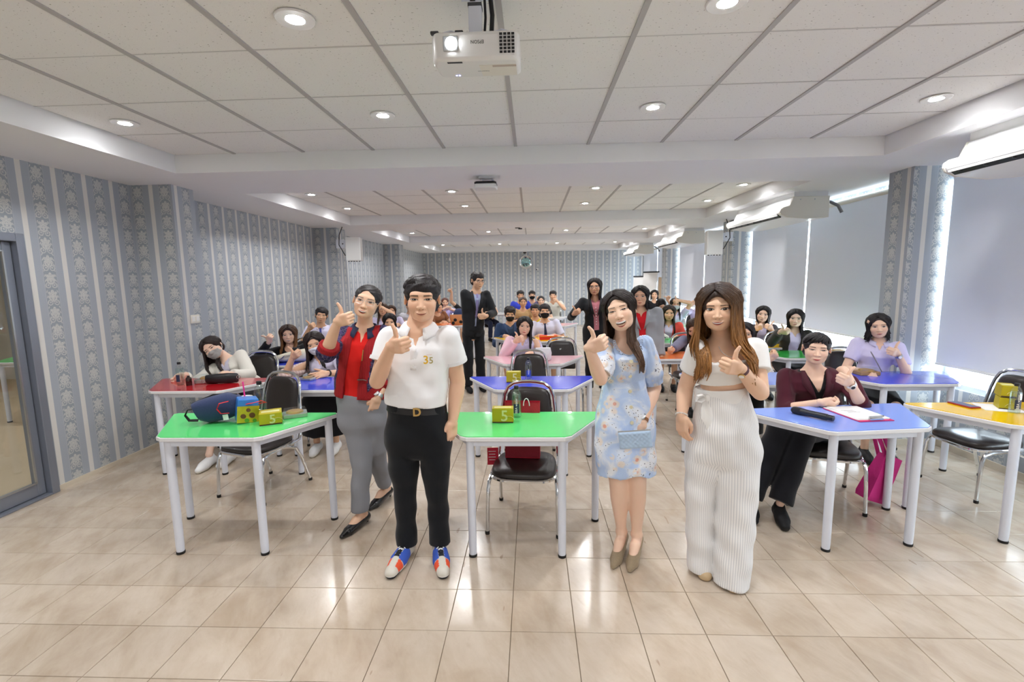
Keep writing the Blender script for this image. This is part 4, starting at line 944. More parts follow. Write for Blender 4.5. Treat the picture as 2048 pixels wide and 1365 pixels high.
class Vol:
    def __init__(s, lo, hi, h):
        s.lo = np.asarray(lo, float)-3*h; s.h = h; s.n = np.ceil((np.asarray(hi, float)+3*h-s.lo)/h).astype(int)+1
        s.d = np.full(s.n, .5, F4)
        s.ax = [(s.lo[i]+h*np.arange(s.n[i])).astype(F4) for i in range(3)]
    def sl(s, lo, hi, m):
        i0 = np.clip(np.floor((np.asarray(lo)-m-s.lo)/s.h).astype(int), 0, s.n); i1 = np.clip(np.ceil((np.asarray(hi)+m-s.lo)/s.h).astype(int)+1, 0, s.n)
        return tuple(slice(a, b) for a, b in zip(i0, i1))
    def P(s, q): return s.ax[0][q[0]][:, None, None], s.ax[1][q[1]][None, :, None], s.ax[2][q[2]][None, None, :]
    def add(s, prim, k=.02, cut=None, off=0., kz=None):
        f, lo, hi = prim; q = s.sl(lo, hi, k+.03+max(off, 0))
        if min(x.stop-x.start for x in q) <= 0: return s
        P = s.P(q); d = f(*P)-off
        if cut is not None:
            for (c, n) in cut: d = np.maximum(d, (P[0]-c[0])*n[0]+(P[1]-c[1])*n[1]+(P[2]-c[2])*n[2])
        s.d[q] = smin(s.d[q], d.astype(F4), k if kz is None else (kz[0]+(k-kz[0])*np.clip((P[2]-kz[1])/kz[2], 0, 1))); return s
    def sub(s, prim, k=.004):
        f, lo, hi = prim; q = s.sl(lo, hi, .03)
        if min(x.stop-x.start for x in q) <= 0: return s
        s.d[q] = smax(s.d[q], -f(*s.P(q)).astype(F4), k); return s
    def field(s, g):                      # add a scalar field over the whole volume
        P = s.P((slice(None),)*3); s.d = (s.d+g(*P)).astype(F4); return s
    def mx(s, g):
        P = s.P((slice(None),)*3); s.d = np.maximum(s.d, g(*P)).astype(F4); return s
    def mesh(s):
        d = s.d; sg = d < 0; n = s.n
        c = np.zeros(tuple(n-1), np.int8)
        for a in (0, 1):
            for b in (0, 1):
                for e in (0, 1): c += sg[a:n[0]-1+a, b:n[1]-1+b, e:n[2]-1+e]
        I = np.argwhere((c > 0) & (c < 8))
        if len(I) == 0: return np.zeros((0, 3)), np.zeros((0, 4), int)
        off = np.array([(a, b, e) for a in (0, 1) for b in (0, 1) for e in (0, 1)])
        D = np.stack([d[I[:, 0]+o[0], I[:, 1]+o[1], I[:, 2]+o[2]] for o in off], 1)
        acc = np.zeros((len(I), 3)); cnt = np.zeros(len(I))
        for i in range(8):
            for j in range(i+1, 8):
                if np.abs(off[i]-off[j]).sum() != 1: continue
                m = (D[:, i] < 0) != (D[:, j] < 0)
                t = D[:, i]/(D[:, i]-D[:, j]+1e-12); pt = off[i]+t[:, None]*(off[j]-off[i])
                acc[m] += pt[m]; cnt[m] += 1
        V = (I+acc/cnt[:, None])*s.h+s.lo
        vid = np.full(tuple(n-1), -1, np.int64); vid[I[:, 0], I[:, 1], I[:, 2]] = np.arange(len(I))
        Fs = []
        for ax in range(3):
            A = sg[tuple(slice(0, -1) if i == ax else slice(1, -1) for i in range(3))]; B = sg[tuple(slice(1, None) if i == ax else slice(1, -1) for i in range(3))]
            E = np.argwhere(A != B); fl = A[E[:, 0], E[:, 1], E[:, 2]]
            b1, b2 = [(1, 2), (2, 0), (0, 1)][ax]
            base = E.copy(); 
            for i in range(3):
                if i != ax: base[:, i] += 1
            def g(o1, o2):
                q = base.copy(); q[:, b1] -= o1; q[:, b2] -= o2; return vid[q[:, 0], q[:, 1], q[:, 2]]
            Q = np.stack([g(1, 1), g(0, 1), g(0, 0), g(1, 0)], 1); Q[~fl] = Q[~fl][:, ::-1]; Fs.append(Q)
        return V, np.concatenate(Fs)
class Acc:
    def __init__(s): s.V = []; s.F = []; s.C = []; s.n = 0
    def add(s, V, F, C):
        V = np.asarray(V, float)
        if len(V) == 0: return s
        C = np.asarray(C, float); C = np.broadcast_to(C, (len(V), 3)) if C.ndim == 1 else C
        s.V.append(V); s.F += [tuple(int(i)+s.n for i in f) for f in F] if not isinstance(F, np.ndarray) else (F+s.n).tolist(); s.C.append(C); s.n += len(V); return s
    def add_mb(s, mb, col=None):
        return s.add(np.array(mb.v), mb.f, np.array(mb.c) if mb.c else np.asarray(col))
    def obj(s, name, material, parent, off, smooth=75.):
        V = np.concatenate(s.V)-np.asarray(off); me = bpy.data.meshes.new(name); me.from_pydata(V.tolist(), [], s.F)
        ca = me.color_attributes.new('Col', 'FLOAT_COLOR', 'POINT'); C = np.concatenate(s.C)
        ca.data.foreach_set('color', np.concatenate([C, np.ones((len(C), 1))], 1).astype(F4).ravel())
        me.update(); me.polygons.foreach_set('use_smooth', [True]*len(me.polygons))
        if smooth: me.set_sharp_from_angle(angle=math.radians(smooth))
        return link(name, me, material, parent)
def xform(M, V):
    M = np.array(M); return V @ M[:3, :3].T+M[:3, 3]
SKIN = cattr_mat('skin', .48, bump=.04, bscale=300, spec=.35, sss=.08)
HAIR = cattr_mat('hair', .38, strand=True, spec=.45)
CLOTH = cattr_mat('cloth_plain', .8, bump=.12, bscale=500, spec=.2, sheen=.15)
CLOTHS = cattr_mat('cloth_smooth', .62, bump=.05, bscale=200, spec=.3)
GLOSS = cattr_mat('glossy_coloured', .22, spec=.5, coat=.4)
# ------------------------------------------------------------------ head
def head_prims(o):
    w = o.get('w', 1.); j = o.get('jaw', 1.)
    P = [(ell((0, .016, .030), (.0755*w, .093, .082)), .01), (ell((0, -.020, -.028), (.064*w, .068, .082)), .02),
         (ell((0, -.026, -.072), (.047*w*j, .052, .040)), .025), (ell((0, -.060, -.094), (.020*j, .020, .017)), .02),
         (ell((.034*w, -.058, -.030), (.026, .024, .026)), .02), (ell((-.034*w, -.058, -.030), (.026, .024, .026)), .02),
         (rc((-.036, -.0705, .024), (.036, -.0705, .024), o.get('ridge', .0115), o.get('ridge', .0115)), .018),
         (rc((0, -.0785, .002), (0, -.0985*o.get('nz', 1.), -.037), .0068, .0100), .012), (ell((.0115, -.089, -.040), (.0080, .0085, .0072)), .007), (ell((-.0115, -.089, -.040), (.0080, .0085, .0072)), .007)]
    return P
def head_sdf(o):
    P = head_prims(o); w = o.get('w', 1.)
    s1 = ell((.031*w, -.097, .001), (.017, .015, .011))[0]; s2 = ell((-.031*w, -.097, .001), (.017, .015, .011))[0]
    b1 = ell((.031*w, -.071, .000), (.0155, .0125, .0125))[0]; b2 = ell((-.031*w, -.071, 0), (.0155, .0125, .0125))[0]
    lp = ell((0, -.084, -.067), (.022, .010, .011))[0]
    def f(X, Y, Z):
        d = P[0][0][0](X, Y, Z)
        for (g, _, _), k in P[1:]: d = smin(d, g(X, Y, Z), k)
        d = smax(d, -s1(X, Y, Z), .012); d = smax(d, -s2(X, Y, Z), .012)
        d = smin(d, b1(X, Y, Z), .004); d = smin(d, b2(X, Y, Z), .004)
        return smin(d, lp(X, Y, Z), .010)
    return f
def face_patch(o, sd, st):
    w = o.get('w', 1.); skin = np.array(o['skin'])
    u = np.arange(-.060*w, .0601*w, st); v = np.arange(-.106, .078, st); U, V = np.meshgrid(u, v, indexing='ij'); Y = np.full(U.shape, -.13)
    for _ in range(34): Y = Y+np.minimum(sd(U, Y, V), .02)*.85
    ok = (np.abs(sd(U, Y, V)) < .0015) & (Y < -.025)
    C = np.broadcast_to(skin, U.shape+(3,)).copy(); D = np.zeros(U.shape)
    def mixc(m, c): 
        nonlocal C
        C = C*(1-m[..., None])+np.asarray(c)*m[..., None]
    ss = lambda x, a, b: np.clip((x-a)/(b-a), 0, 1)**2*(3-2*np.clip((x-a)/(b-a), 0, 1))
    e = st*.9
    # blush, nose
    for sx in (-1, 1): mixc(.22*np.exp(-(((U-sx*.036*w)/.017)**2+((V+.030)/.014)**2)), skin*np.array([1.0, .62, .60]))
    # eyes
    eo = o.get('eye', .0056)*1.25; bc = np.array(o.get('brow', (.02, .015, .012)))
    for sx in (-1, 1):
        x = (U-sx*.0315*w)/(.0178); x = x*sx; z = V-.0005-.0012*x
        up = eo*(1-np.clip(np.abs(x), 0, 1)**2.2); lo_ = -eo*.75*(1-np.clip(np.abs(x), 0, 1)**2.0)
        ins = (np.abs(x) < 1) & (z < up) & (z > lo_); m = ss(np.minimum(up-z, z-lo_), -e*.5, e*.5)*(np.abs(x) < 1)
        mixc(.22*np.exp(-((x/1.2)**2+((V-.010)/.006)**2)), skin*.78)                                   # lid crease tone
        mixc(m, (.60, .57, .55))
        gx, gz = o.get('gaze', (0, 0)); r = np.sqrt((U-sx*.031*w-gx)**2+(z-gz-.0004)**2)
        mixc(m*ss(-r, -.0086-e*.4, -.0086+e*.4), (.045, .022, .012)); mixc(m*ss(-r, -.0045-e*.4, -.0045+e*.4), (.004, .004, .004))
        mixc(m*np.exp(-(((U-sx*.031*w-gx+.002)/.0013)**2+((z-.002)/.0013)**2)), (.9, .9, .9))
        lw = o.get('lash', .0019); ml = ss(lw+e*.3-np.abs(z-up-.0006), 0, e)*(np.abs(x) < 1.08); mixc(ml*.95, (.012, .008, .007))
        mixc(ss(.0007+e*.2-np.abs(z-lo_), 0, e)*(np.abs(x) < 1)*.5, (.05, .03, .025))
        D += .0010*ss(.0035-np.abs(z-up-.0025), 0, .003)*(np.abs(x) < 1.1)
        # brow
        bx = (U-sx*.031*w)*sx; bz = V-(.0205+o.get('browz', 0)+.05*bx-9.*np.maximum(bx-.004, 0)**2); th = o.get('browt', .0032)*np.clip(1.1-np.maximum(bx, 0)/.026, .25, 1)
        mb_ = ss(th-np.abs(bz), -e*.6, e*.8)*ss(.021-np.abs(bx), 0, .004); mixc(mb_*.82, bc); D += .0008*mb_
    # nostrils
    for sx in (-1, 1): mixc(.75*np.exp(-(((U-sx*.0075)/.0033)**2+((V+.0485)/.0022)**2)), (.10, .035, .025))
    # mouth
    mw = o.get('mw', .024); sm = o.get('smile', .0045); op = o.get('open', 0.); x = np.clip(np.abs(U)/mw, 0, 1.25); v0 = -.0685
    ml = v0-sm*.45+sm*x**2; sh = np.sqrt(np.clip(1-x**2, 0, 1)); hu, hl = op*.30*sh, op*.70*sh
    tu = o.get('lipu', .0052)*(1-x**1.8)*(1+.10*np.cos(np.clip(U/.005, -3.14, 3.14))-.1); tl = o.get('lipl', .0070)*(1-x**2)
    lip = np.array(o.get('lip', (.42, .12, .10)))
    z = V-ml; inside = (z < hu) & (z > -hl) & (x < 1)
    mlip = ss(np.minimum(z+hl+tl, hu+tu-z), -e*.4, e*.6)*(x < 1); mixc(mlip*.95, lip); D += .0016*mlip
    if op > .001:
        mi = ss(np.minimum(hu-z, z+hl), -e*.3, e*.5)*(x < 1); mixc(mi, (.045, .006, .006)); D -= .0030*mi
        th = o.get('teeth', .62); zt = hu-th*(hu+hl)
        mt = mi*ss(z-zt, -e*.4, e*.4)*(x < .9); mixc(mt, (.92, .90, .87)); D += .0028*mt
    else: mixc(ss(.0008+e*.35-np.abs(z), 0, e)*(x < 1.04)*.85, lip*.28); D -= .0012*ss(.001+e*.3-np.abs(z), 0, e)*(x < 1)
    # smile folds
    fo = o.get('fold', .35); dx = np.abs(U)-(.0235+.30*np.maximum(-.038-V, 0)); D -= .0011*fo*np.exp(-(dx/.0022)**2)*ss(-V, .036, .046)*ss(V, -.082, -.070)
    fade = np.minimum.reduce([ss(U-u[0], 0, .006), ss(u[-1]-U, 0, .006), ss(V-v[0], 0, .006), ss(v[-1]-V, 0, .006)])
    Y = Y-D-.0013*fade+.002*(1-fade)
    idx = np.arange(U.size).reshape(U.shape); Vt = np.stack([U, Y, V], -1).reshape(-1, 3)
    q = np.stack([idx[:-1, :-1], idx[1:, :-1], idx[1:, 1:], idx[:-1, 1:]], -1).reshape(-1, 4); okf = ok.reshape(-1)[q].all(1)
    return Vt, q[okf], C.reshape(-1, 3)
def build_head(acc, o, M, h, st):
    sd = head_sdf(o); w = o.get('w', 1.); v = Vol((-.10, -.12, -.125), (.10, .12, .125), h)
    v.add((sd, np.array((-.1, -.12, -.125)), np.array((.1, .12, .125))), 0)
    for sx in (-1, 1):                                                     # ears
        R = np.array(Matrix.Rotation(sx*.35, 3, 'Z') @ Matrix.Rotation(-.15, 3, 'X'))
        v.add(ell((sx*.079*w, .012, -.006), (.007, .017, .030), R), .006); v.sub(ell((sx*.087*w, .007, -.004), (.006, .009, .018), R), .004)
    V, Fq = v.mesh(); acc.add(xform(M, V), Fq, np.array(o['skin']))
    V, Fq, C = face_patch(o, sd, st); acc.add(xform(M, V), Fq, C)
    return sd
# ------------------------------------------------------------------ hands
HANDS = {'fist': (78, 172, 255), 'relax': (28, 62, 88), 'flat': (6, 14, 20), 'grip': (40, 105, 150), 'soft': (45, 95, 130)}
def build_hand(acc, kind, wrist, fdir, tdir, right, skin, h, s=1., thumb=None):
    """fdir wrist->knuckles, tdir thumb side; palm normal follows from handedness"""
    fr = Frame((0, 0, 0), tdir, fdir); pn = -np.cross(fr.ex, fr.ez) if right else np.cross(fr.ex, fr.ez)
    A = HANDS[kind]; v = Vol((-.04, -.045, -.06), (.20, .075, .135), h)
    v.add(rc((-.006, 0, 0), (.014, 0, 0), .0255, .026), .012); v.add(rbox((.047, .002, 0), (.044, .0145, .038), .013), .015)
    v.add(ell((.028, .010, .020), (.028, .014, .020)), .012)
    zs = (.0295, .0100, -.0095, -.028); L = ((.042, .026, .020), (.046, .030, .021), (.043, .027, .020), (.034, .021, .018)); R = (.0095, .0098, .0093, .0083)
    for i in range(4):
        K = np.array((.086-.004*abs(i-1), .001, zs[i])); pts = [K-np.array((.02, 0, 0)), K]; sp = (1.5-i)*.10 if kind == 'flat' else 0
        for a, l in zip(A, L[i]):
            a = math.radians(a); pts.append(pts[-1]+l*np.array((math.cos(a)*math.cos(sp), math.sin(a), math.sin(sp)*math.cos(a))))
        v.add(chain(pts, [R[i]*1.05, R[i]*1.05, R[i], R[i]*.95, R[i]*.82]), .0022)
    T = thumb or {'fist': 'up', 'relax': 'side', 'flat': 'out', 'grip': 'side', 'soft': 'side'}[kind]
    tp = {'up': [(.020, .006, .026), (.046, .013, .048), (.051, .012, .080), (.046, .008, .106)], 'side': [(.018, .010, .028), (.048, .022, .044), (.074, .030, .038), (.094, .034, .028)], 'out': [(.018, .005, .028), (.046, .010, .056), (.070, .013, .076), (.090, .014, .088)],
          'in': [(.018, .012, .024), (.05, .032, .026), (.076, .040, .010), (.084, .044, -.008)]}[T]
    v.add(chain(tp, [.0145, .0125, .0112, .0085]), .006)
    V, Fq = v.mesh(); V = V*s
    W = np.asarray(wrist)+V[:, :1]*fr.ex+V[:, 1:2]*pn+V[:, 2:3]*fr.ez
    if np.linalg.det(np.stack([fr.ex, pn, fr.ez])) < 0: Fq = Fq[:, ::-1]
    C = np.broadcast_to(np.asarray(skin), (len(V), 3)).copy()
    tip = np.exp(-((V/s-np.array(tp[-1]))**2).sum(1)/.012**2); C = C*(1-.25*tip[:, None])+np.array(skin)*np.array([1.05, .75, .7])*.25*tip[:, None]
    acc.add(W, Fq, C)
# ------------------------------------------------------------------ hair
def build_hair(hd, M, spec, push=None, h=.006):
    """M: head matrix; spec: dict"""
    acc = Acc(); kind = spec['kind']; c0 = np.array(spec['col']); c1 = np.array(spec.get('tip', spec['col'])); vol = spec.get('vol', .010); w = spec.get('w', 1.)
    rng = np.random.default_rng(spec.get('seed', 3))
    cx, cy, cz = 0, .017, .030; rx, ry, rz = .0755*w+vol, .093+vol, .082+vol
    v = Vol((-.13, -.15, -.14), (.13, .16, .15), h); v.add(ell((cx, cy, cz), (rx, ry, rz)), 0)
    v.add(ell((0, .045, -.025), (.068*w+vol, .062+vol, .07)), .02)
    hl = spec.get('hairline', .0)                        # face window
    v.sub(ell((spec.get('wx', 0), -.118, -.040+hl), (.0665*w*spec.get('ww', 1), .092, .120)), .010)
    if kind == 'short': v.add(ell((.006, .0, .052), (.070*w, .086, .075)), .02)
    if kind in ('short', 'tied'):
        for sx in (-1, 1): v.sub(ell((sx*.092*w, .006, -.022), (.032, .040, .050)), .006)
        v.sub(ell((0, .05, -.13), (.11, .10, .05)), .01)
    if kind == 'tied' and spec.get('bun', True): v.add(ell((spec.get('bx', 0), .125, .0), (.035, .03, .035)), .01)
    g = rng.uniform(0, 6, 3)
    v.field(lambda X, Y, Z: .0025*np.sin(95*X+g[0]+14*np.sin(30*Z))*np.sin(70*Y+g[1])*(1+0*Z))
    V, Fq = v.mesh(); acc.add(xform(M, V), Fq, np.broadcast_to(c0, (len(V), 3))*(1+.12*np.sin(140*V[:, :1]+60*V[:, 1:2])))
    Mi = np.array(M); R3 = Mi[:3, :3]; sc = np.linalg.norm(R3[:, 0]); down = (np.linalg.inv(R3) @ np.array((0, 0, -1.)))*sc
    mb = MB(); n = spec.get('n', 120); part = spec.get('part', .0); ns = spec.get('sides', 5)
    def surf(d, k=1.): d = d/np.linalg.norm(d); return np.array((cx+d[0]*rx*k, cy+d[1]*ry*k, cz+d[2]*rz*k))
    if kind in ('long', 'bob'):
        L = spec.get('len', .4); fr = spec.get('front', '')
        for i in range(n):
            sx = -1 if i % 2 else 1; s = ((i//2)+rng.uniform(0, 1))/(n/2); ph0 = spec.get('ph0a' if sx < 0 else 'ph0b', spec.get('ph0', 60))
            ph = math.radians(ph0+(178-ph0)*s**1.1); y0 = -1.25+1.65*s
            d0 = np.array((part/rx+sx*.005, y0*.8, 1.0)); d1 = np.array((sx*math.sin(ph), -math.cos(ph), -.12+rng.uniform(-.1, .1)))
            d0 /= np.linalg.norm(d0); d1 /= np.linalg.norm(d1); kk = 1.01+rng.uniform(0, .05)
            pts = []
            for t in np.linspace(0, 1, 6):
                d = d0*(1-t)+d1*t; p = surf(d, kk+.03*math.sin(math.pi*t)*spec.get('puff', .6)); pts.append(p)
            E = pts[-1]; out = np.array((sx*math.sin(ph), -math.cos(ph), 0)); li = L*(rng.uniform(.82, 1.0) if rng.uniform() < .8 else rng.uniform(.6, .85)); wv = rng.uniform(0, 6); nd = spec.get('nd', 7)
            for t in np.linspace(0, 1, nd)[1:]:
                p = E+down*li*t+out*(spec.get('flare', .0)*t-.015*math.sin(math.pi*t))+np.array((1, .3, 0))*.008*math.sin(5*t+wv)*t
                pts.append(p)
            pw = [xform(M, np.array(p)[None])[0] for p in pts]
            if push is not None: pw[6:] = [push(p, sx, math.degrees(ph), fr) for p in pw[6:]]
            r0 = spec.get('r', .0085); m = len(pw); rr = [r0*(.5+.5*min(1, k/3))*(1 if k < m-3 else (m-k)/3.4) for k in range(m)]
            jit = rng.uniform(.78, 1.2); ts = np.linspace(0, 1, m); cs = [tuple(np.clip((c0*(1-q)+c1*q)*jit, 0, 1)) for q in np.clip((ts-spec.get('omb', .2))/(1-spec.get('omb', .2)), 0, 1)]
            mb.tube(pw, [x*sc for x in rr], ns, flat=.55, col=cs)
    if kind == 'short' or spec.get('fringe'):
        for i in range(spec.get('nf', 46)):
            a = rng.uniform(-1.15, 1.15); d0 = np.array((math.sin(a)*.55+spec.get('px', .1), -.5-.2*rng.uniform(), .9)); dr = spec.get('sweep', .35)
            d1 = np.array((math.sin(a)*1.0+dr*.3, -math.cos(a)*1.02, spec.get('fz', .36)+rng.uniform(-.1, .12)-.15*abs(a)))
            pts = []
            for t in np.linspace(0, 1, 6):
                d = (d0/np.linalg.norm(d0))*(1-t)+(d1/np.linalg.norm(d1))*t; pts.append(surf(d, 1.02+.05*math.sin(math.pi*min(1, t*1.1))))
            pw = [xform(M, np.array(p)[None])[0] for p in pts]; jit = rng.uniform(.8, 1.25)
            mb.tube(pw, [x*sc for x in (.006, .009, .010, .009, .007, .002)], ns, flat=.5, col=tuple(np.clip(c0*jit, 0, 1)))
        if kind == 'short':
            for i in range(spec.get('nt', 60)):
                a = rng.uniform(0, 2*math.pi); z0 = rng.uniform(.55, .97); d0 = np.array((math.cos(a)*math.sqrt(1-z0*z0), math.sin(a)*math.sqrt(1-z0*z0)+.1, z0)); d1 = d0+np.array((math.cos(a)*.30+.10, math.sin(a)*.3-.12, -.34))
                if d1[1] < -.55 and d1[2] < .35: continue
                pts = [surf(d0*(1-t)+d1*t, 1.0+.045*math.sin(math.pi*t)+.01*t) for t in np.linspace(0, 1, 5)]
                pw = [xform(M, np.array(p)[None])[0] for p in pts]
                mb.tube(pw, [x*sc for x in (.005, .009, .010, .008, .002)], ns, flat=.5, col=tuple(np.clip(c0*rng.uniform(.8, 1.3), 0, 1)))
    if mb.v: acc.add_mb(mb)
    return acc

# ------------------------------------------------------------------ body assembly
def A3(*v): return np.array(v, float)
def ik(S, W, l1, l2, pole):
    S, W = np.asarray(S, float), np.asarray(W, float); d = W-S; L = np.linalg.norm(d); L2 = min(L, (l1+l2)*.999); u = d/L
    if L > L2: W = S+u*L2
    a = (l1*l1-l2*l2+L2*L2)/(2*L2); hgt = math.sqrt(max(l1*l1-a*a, 0)); p = np.asarray(pole, float); p = p-u*(p @ u); p /= np.linalg.norm(p)
    return S+u*a+p*hgt, W
def headM(c, yaw=0, pitch=0, roll=0, s=1.):
    r = math.radians
    return Matrix.Translation(c) @ Matrix.Rotation(r(yaw), 4, 'Z') @ Matrix.Rotation(r(pitch), 4, 'X') @ Matrix.Rotation(r(roll), 4, 'Y') @ Matrix.Diagonal((s*1.055, s*1.01, s*.955, 1))
PROF_F = [(-.14, .145, .100, 0), (-.04, .162, .112, .004), (.06, .158, .108, .004), (.17, .126, .090, 0), (.26, .122, .090, -.004), (.345, .142, .112, -.018), (.41, .150, .098, -.008), (.445, .130, .077, .004), (.475, .086, .060, .008), (.50, .052, .050, .010)]
PROF_M = [(-.12, .150, .105, 0), (-.03, .160, .112, 0), (.08, .155, .108, -.004), (.20, .150, .105, -.004), (.32, .165, .112, -.008), (.40, .176, .108, -.002), (.445, .155, .083, .006), (.478, .100, .065, .008), (.50, .058, .056, .010)]
def prof(kind, L=.5, sx=1., sy=1.):
    return [(z*L/.5, 0., cy*sy, a*sx, b*sy) for z, a, b, cy in (PROF_M if kind == 'm' else PROF_F)]
class Person:
    def __init__(s, label, pv, nk, sa, sb, skin, sex='f', res=.010, group=None, bulk=1., depth=1., rows=None, floor=0.):
        s.pv, s.nk, s.sa, s.sb = (np.asarray(x, float) for x in (pv, nk, sa, sb)); s.skin = np.array(hexc(skin)) if isinstance(skin, str) else np.array(skin)
        s.sex = sex; s.res = res; s.o = np.array((s.pv[0], s.pv[1], floor)); s.bulk = bulk
        s.root = empty('person', tuple(s.o), 0, label, 'person', group)
        s.fr = Frame(s.pv, s.nk-s.pv, s.sb-s.sa); s.L = np.linalg.norm(s.nk-s.pv)
        s.rows = rows or prof(sex, s.L, bulk, depth)
        s.acc = Acc(); s.prims = []; s.arms = {}; s.legs = {}
        s.body(lofts(s.fr, s.rows), .03)
    def body(s, prim, k=.02): s.prims.append((prim, k))
    def head(s, c, yaw=0, pitch=0, roll=0, sc=1., st=.0030, h=.006, **face):
        s.M = headM(c, yaw, pitch, roll, sc); s.face = dict(face); s.face['skin'] = tuple(s.skin); s.hs = sc
        nb = np.array(s.M @ Vector((0, .022, -.075))); rn = (.056 if s.sex == 'm' else .048)*sc*s.face.get('neck', 1.)
        s.body(chain([s.nk-s.fr.ez*.03, s.nk+s.fr.ez*.015, nb], [rn*1.25, rn*1.02, rn*.98]), .03)
        s.sd = build_head(s.acc, s.face, s.M, h, st); s.st = st; return s
    def arm(s, side, E, W, hand=None, f=(0, -1, 0), t=(0, 0, 1), r=1., hh=.006, hscale=None, thumb=None):
        S = s.sa if side == 'a' else s.sb; E = np.asarray(E, float); W = np.asarray(W, float); s.arms[side] = (S, E, W); b = r*(1.1 if s.sex == 'm' else .94)
        m1 = S*.55+E*.45; m2 = E*.72+W*.28
        s.body(chain([S, m1, E, m2, W], [.046*b, .044*b, .039*b, .041*b, .0255*b]), .016)
        if hand: build_hand(s.acc, hand, W, f, t, side == 'a', s.skin, hh, hscale or (1.06 if s.sex == 'm' else .95), thumb)
        return s
    def leg(s, side, H, K, An, r=1., foot=None, heel=0.):
        H, K, An = (np.asarray(x, float) for x in (H, K, An)); s.legs[side] = (H, K, An); b = r*(1.05 if s.sex == 'm' else .98); m1 = H*.5+K*.5; m2 = K*.68+An*.32
        s.body(chain([H, m1, K, m2, An*.9+K*.1, An], [.084*b, .070*b, .053*b, .053*b, .032*b, .034*b]), .03)
        if foot is not None:
            d = np.append(np.asarray(foot, float)[:2], 0); d /= np.linalg.norm(d); z = s.o[2]
            s.body(chain([An, np.append((An-d*.03)[:2], z+.045+heel), np.append((An+d*.05)[:2], z+.046+heel*.75), np.append((An+d*.10)[:2], z+.028+heel*.35), np.append((An+d*.135)[:2], z+.020+heel*.1)], [.034*b, .028, .031, .024, .014]), .015)
        return s
    def finish_body(s):
        lo = np.min([p[1] for p, _ in s.prims], 0); hi = np.max([p[2] for p, _ in s.prims], 0); v = Vol(lo, hi, s.res)
        for p, k in s.prims: v.add(p, k)
        V, Fq = v.mesh(); s.acc.add(V, Fq, s.skin); return s.acc.obj('body', SKIN, s.root, s.o, 0)
    # ---- clothing pieces
    def sleeve(s, v, side, upto, r0, r1, r2=None, k=.03, cutk=True):
        """upto in 0..2 along shoulder-elbow-wrist; radii at shoulder, elbow, wrist"""
        S, E, W = s.arms[side]; r2 = r2 or r1*.8
        if upto <= 1: P = [S, S+(E-S)*min(1, upto+.15)]; R = [r0, r0+(r1-r0)*(upto+.15)]; c = S+(E-S)*upto; n = (E-S)
        else: u = upto-1; P = [S, S*.5+E*.5, E, E+(W-E)*min(1.05, u+.15)]; R = [r0, (r0+r1)/2*1.02, r1, r1+(r2-r1)*(u+.15)]; c = E+(W-E)*u; n = W-E
        n = n/np.linalg.norm(n); v.add(chain(P, R), k, cut=[(c, n)]); return c, n
    def torso_vol(s, rows, extra=.10, h=None):
        pts = [s.fr.w(0, 0, r[0]) for r in rows]+[x for a in s.arms.values() for x in a]
        return Vol(np.min(pts, 0)-.26, np.max(pts, 0)+.26, h or s.res)
    def top(s, name, rows, sleeves=(), color='ffffff', material=None, vneck=None, scoop=None, openf=None, wr=.002, hemcut=None, cfun=None, h=None, p=2.3, bust=None, k=.028, smooth=60.):
        v = s.torso_vol(rows, h=h); v.add(lofts(s.fr, rows, p), .02)
        if bust:
            for sx in (-1, 1): v.add(ell(s.fr.w(sx*bust[0], bust[1], bust[2]), (bust[3],)*3), .035)
        s.cuffs = {}
        for (side, upto, r0, r1, r2) in sleeves: s.cuffs[side] = s.sleeve(v, side, upto, r0, r1, r2, k)
        fr = s.fr; z0 = min(r[0] for r in rows); z1 = max(r[0] for r in rows)
        if wr:
            ph = RNG.uniform(0, 6, 4)
            def g(X, Y, Z):
                x, y, z = fr.to(X, Y, Z); return wr*(np.sin(38*z+22*x+ph[0]+1.5*np.sin(17*x+9*y))*.6+np.sin(24*x-31*z+ph[1]+2*np.sin(13*z))*.5+np.sin(55*y+18*z+ph[2])*.3)
            v.field(g)
        def loc(X, Y, Z): return fr.to(X, Y, Z)
        nz = s.L
        def gcap(X, Y, Z):
            x, y, z = loc(X, Y, Z); d = np.full(np.broadcast(x, y, z).shape, -1., F4); c = np.sqrt(x*x+y*y) < .30
            if vneck:                                            # (bottom z, half width at the neck, z of top)
                zb, hw, zt = vneck; d = np.maximum(d, np.where((y < .03) & c, np.minimum(hw*np.clip((z-zb)/(zt-zb), -1, 2)-np.abs(x), .05), -1))
            if scoop: d = np.maximum(d, np.where(c, scoop[1]-np.sqrt((x/scoop[2])**2+((z-scoop[0]))**2+(np.maximum(y-.02, 0)*1.2)**2), -1))
            if openf:                                            # open front: list of (z, half width, centre)
                A = np.array(openf); hw = np.interp(z, A[:, 0], A[:, 1]); cx = np.interp(z, A[:, 0], A[:, 2]) if A.shape[1] > 2 else 0; d = np.maximum(d, np.where((y < .02) & c, np.minimum(hw-np.abs(x-cx), .05), -1))
            return d
        if vneck or scoop or openf: v.mx(gcap)
        if hemcut: v.mx(hemcut)
        V, Fq = v.mesh(); col = np.array(hexc(color)) if isinstance(color, str) else np.array(color)
        C = cfun(*fr.to(V[:, 0], V[:, 1], V[:, 2]), V) if cfun else col
        return Acc().add(V, Fq, C).obj(name, material or CLOTH, s.root, s.o, smooth)
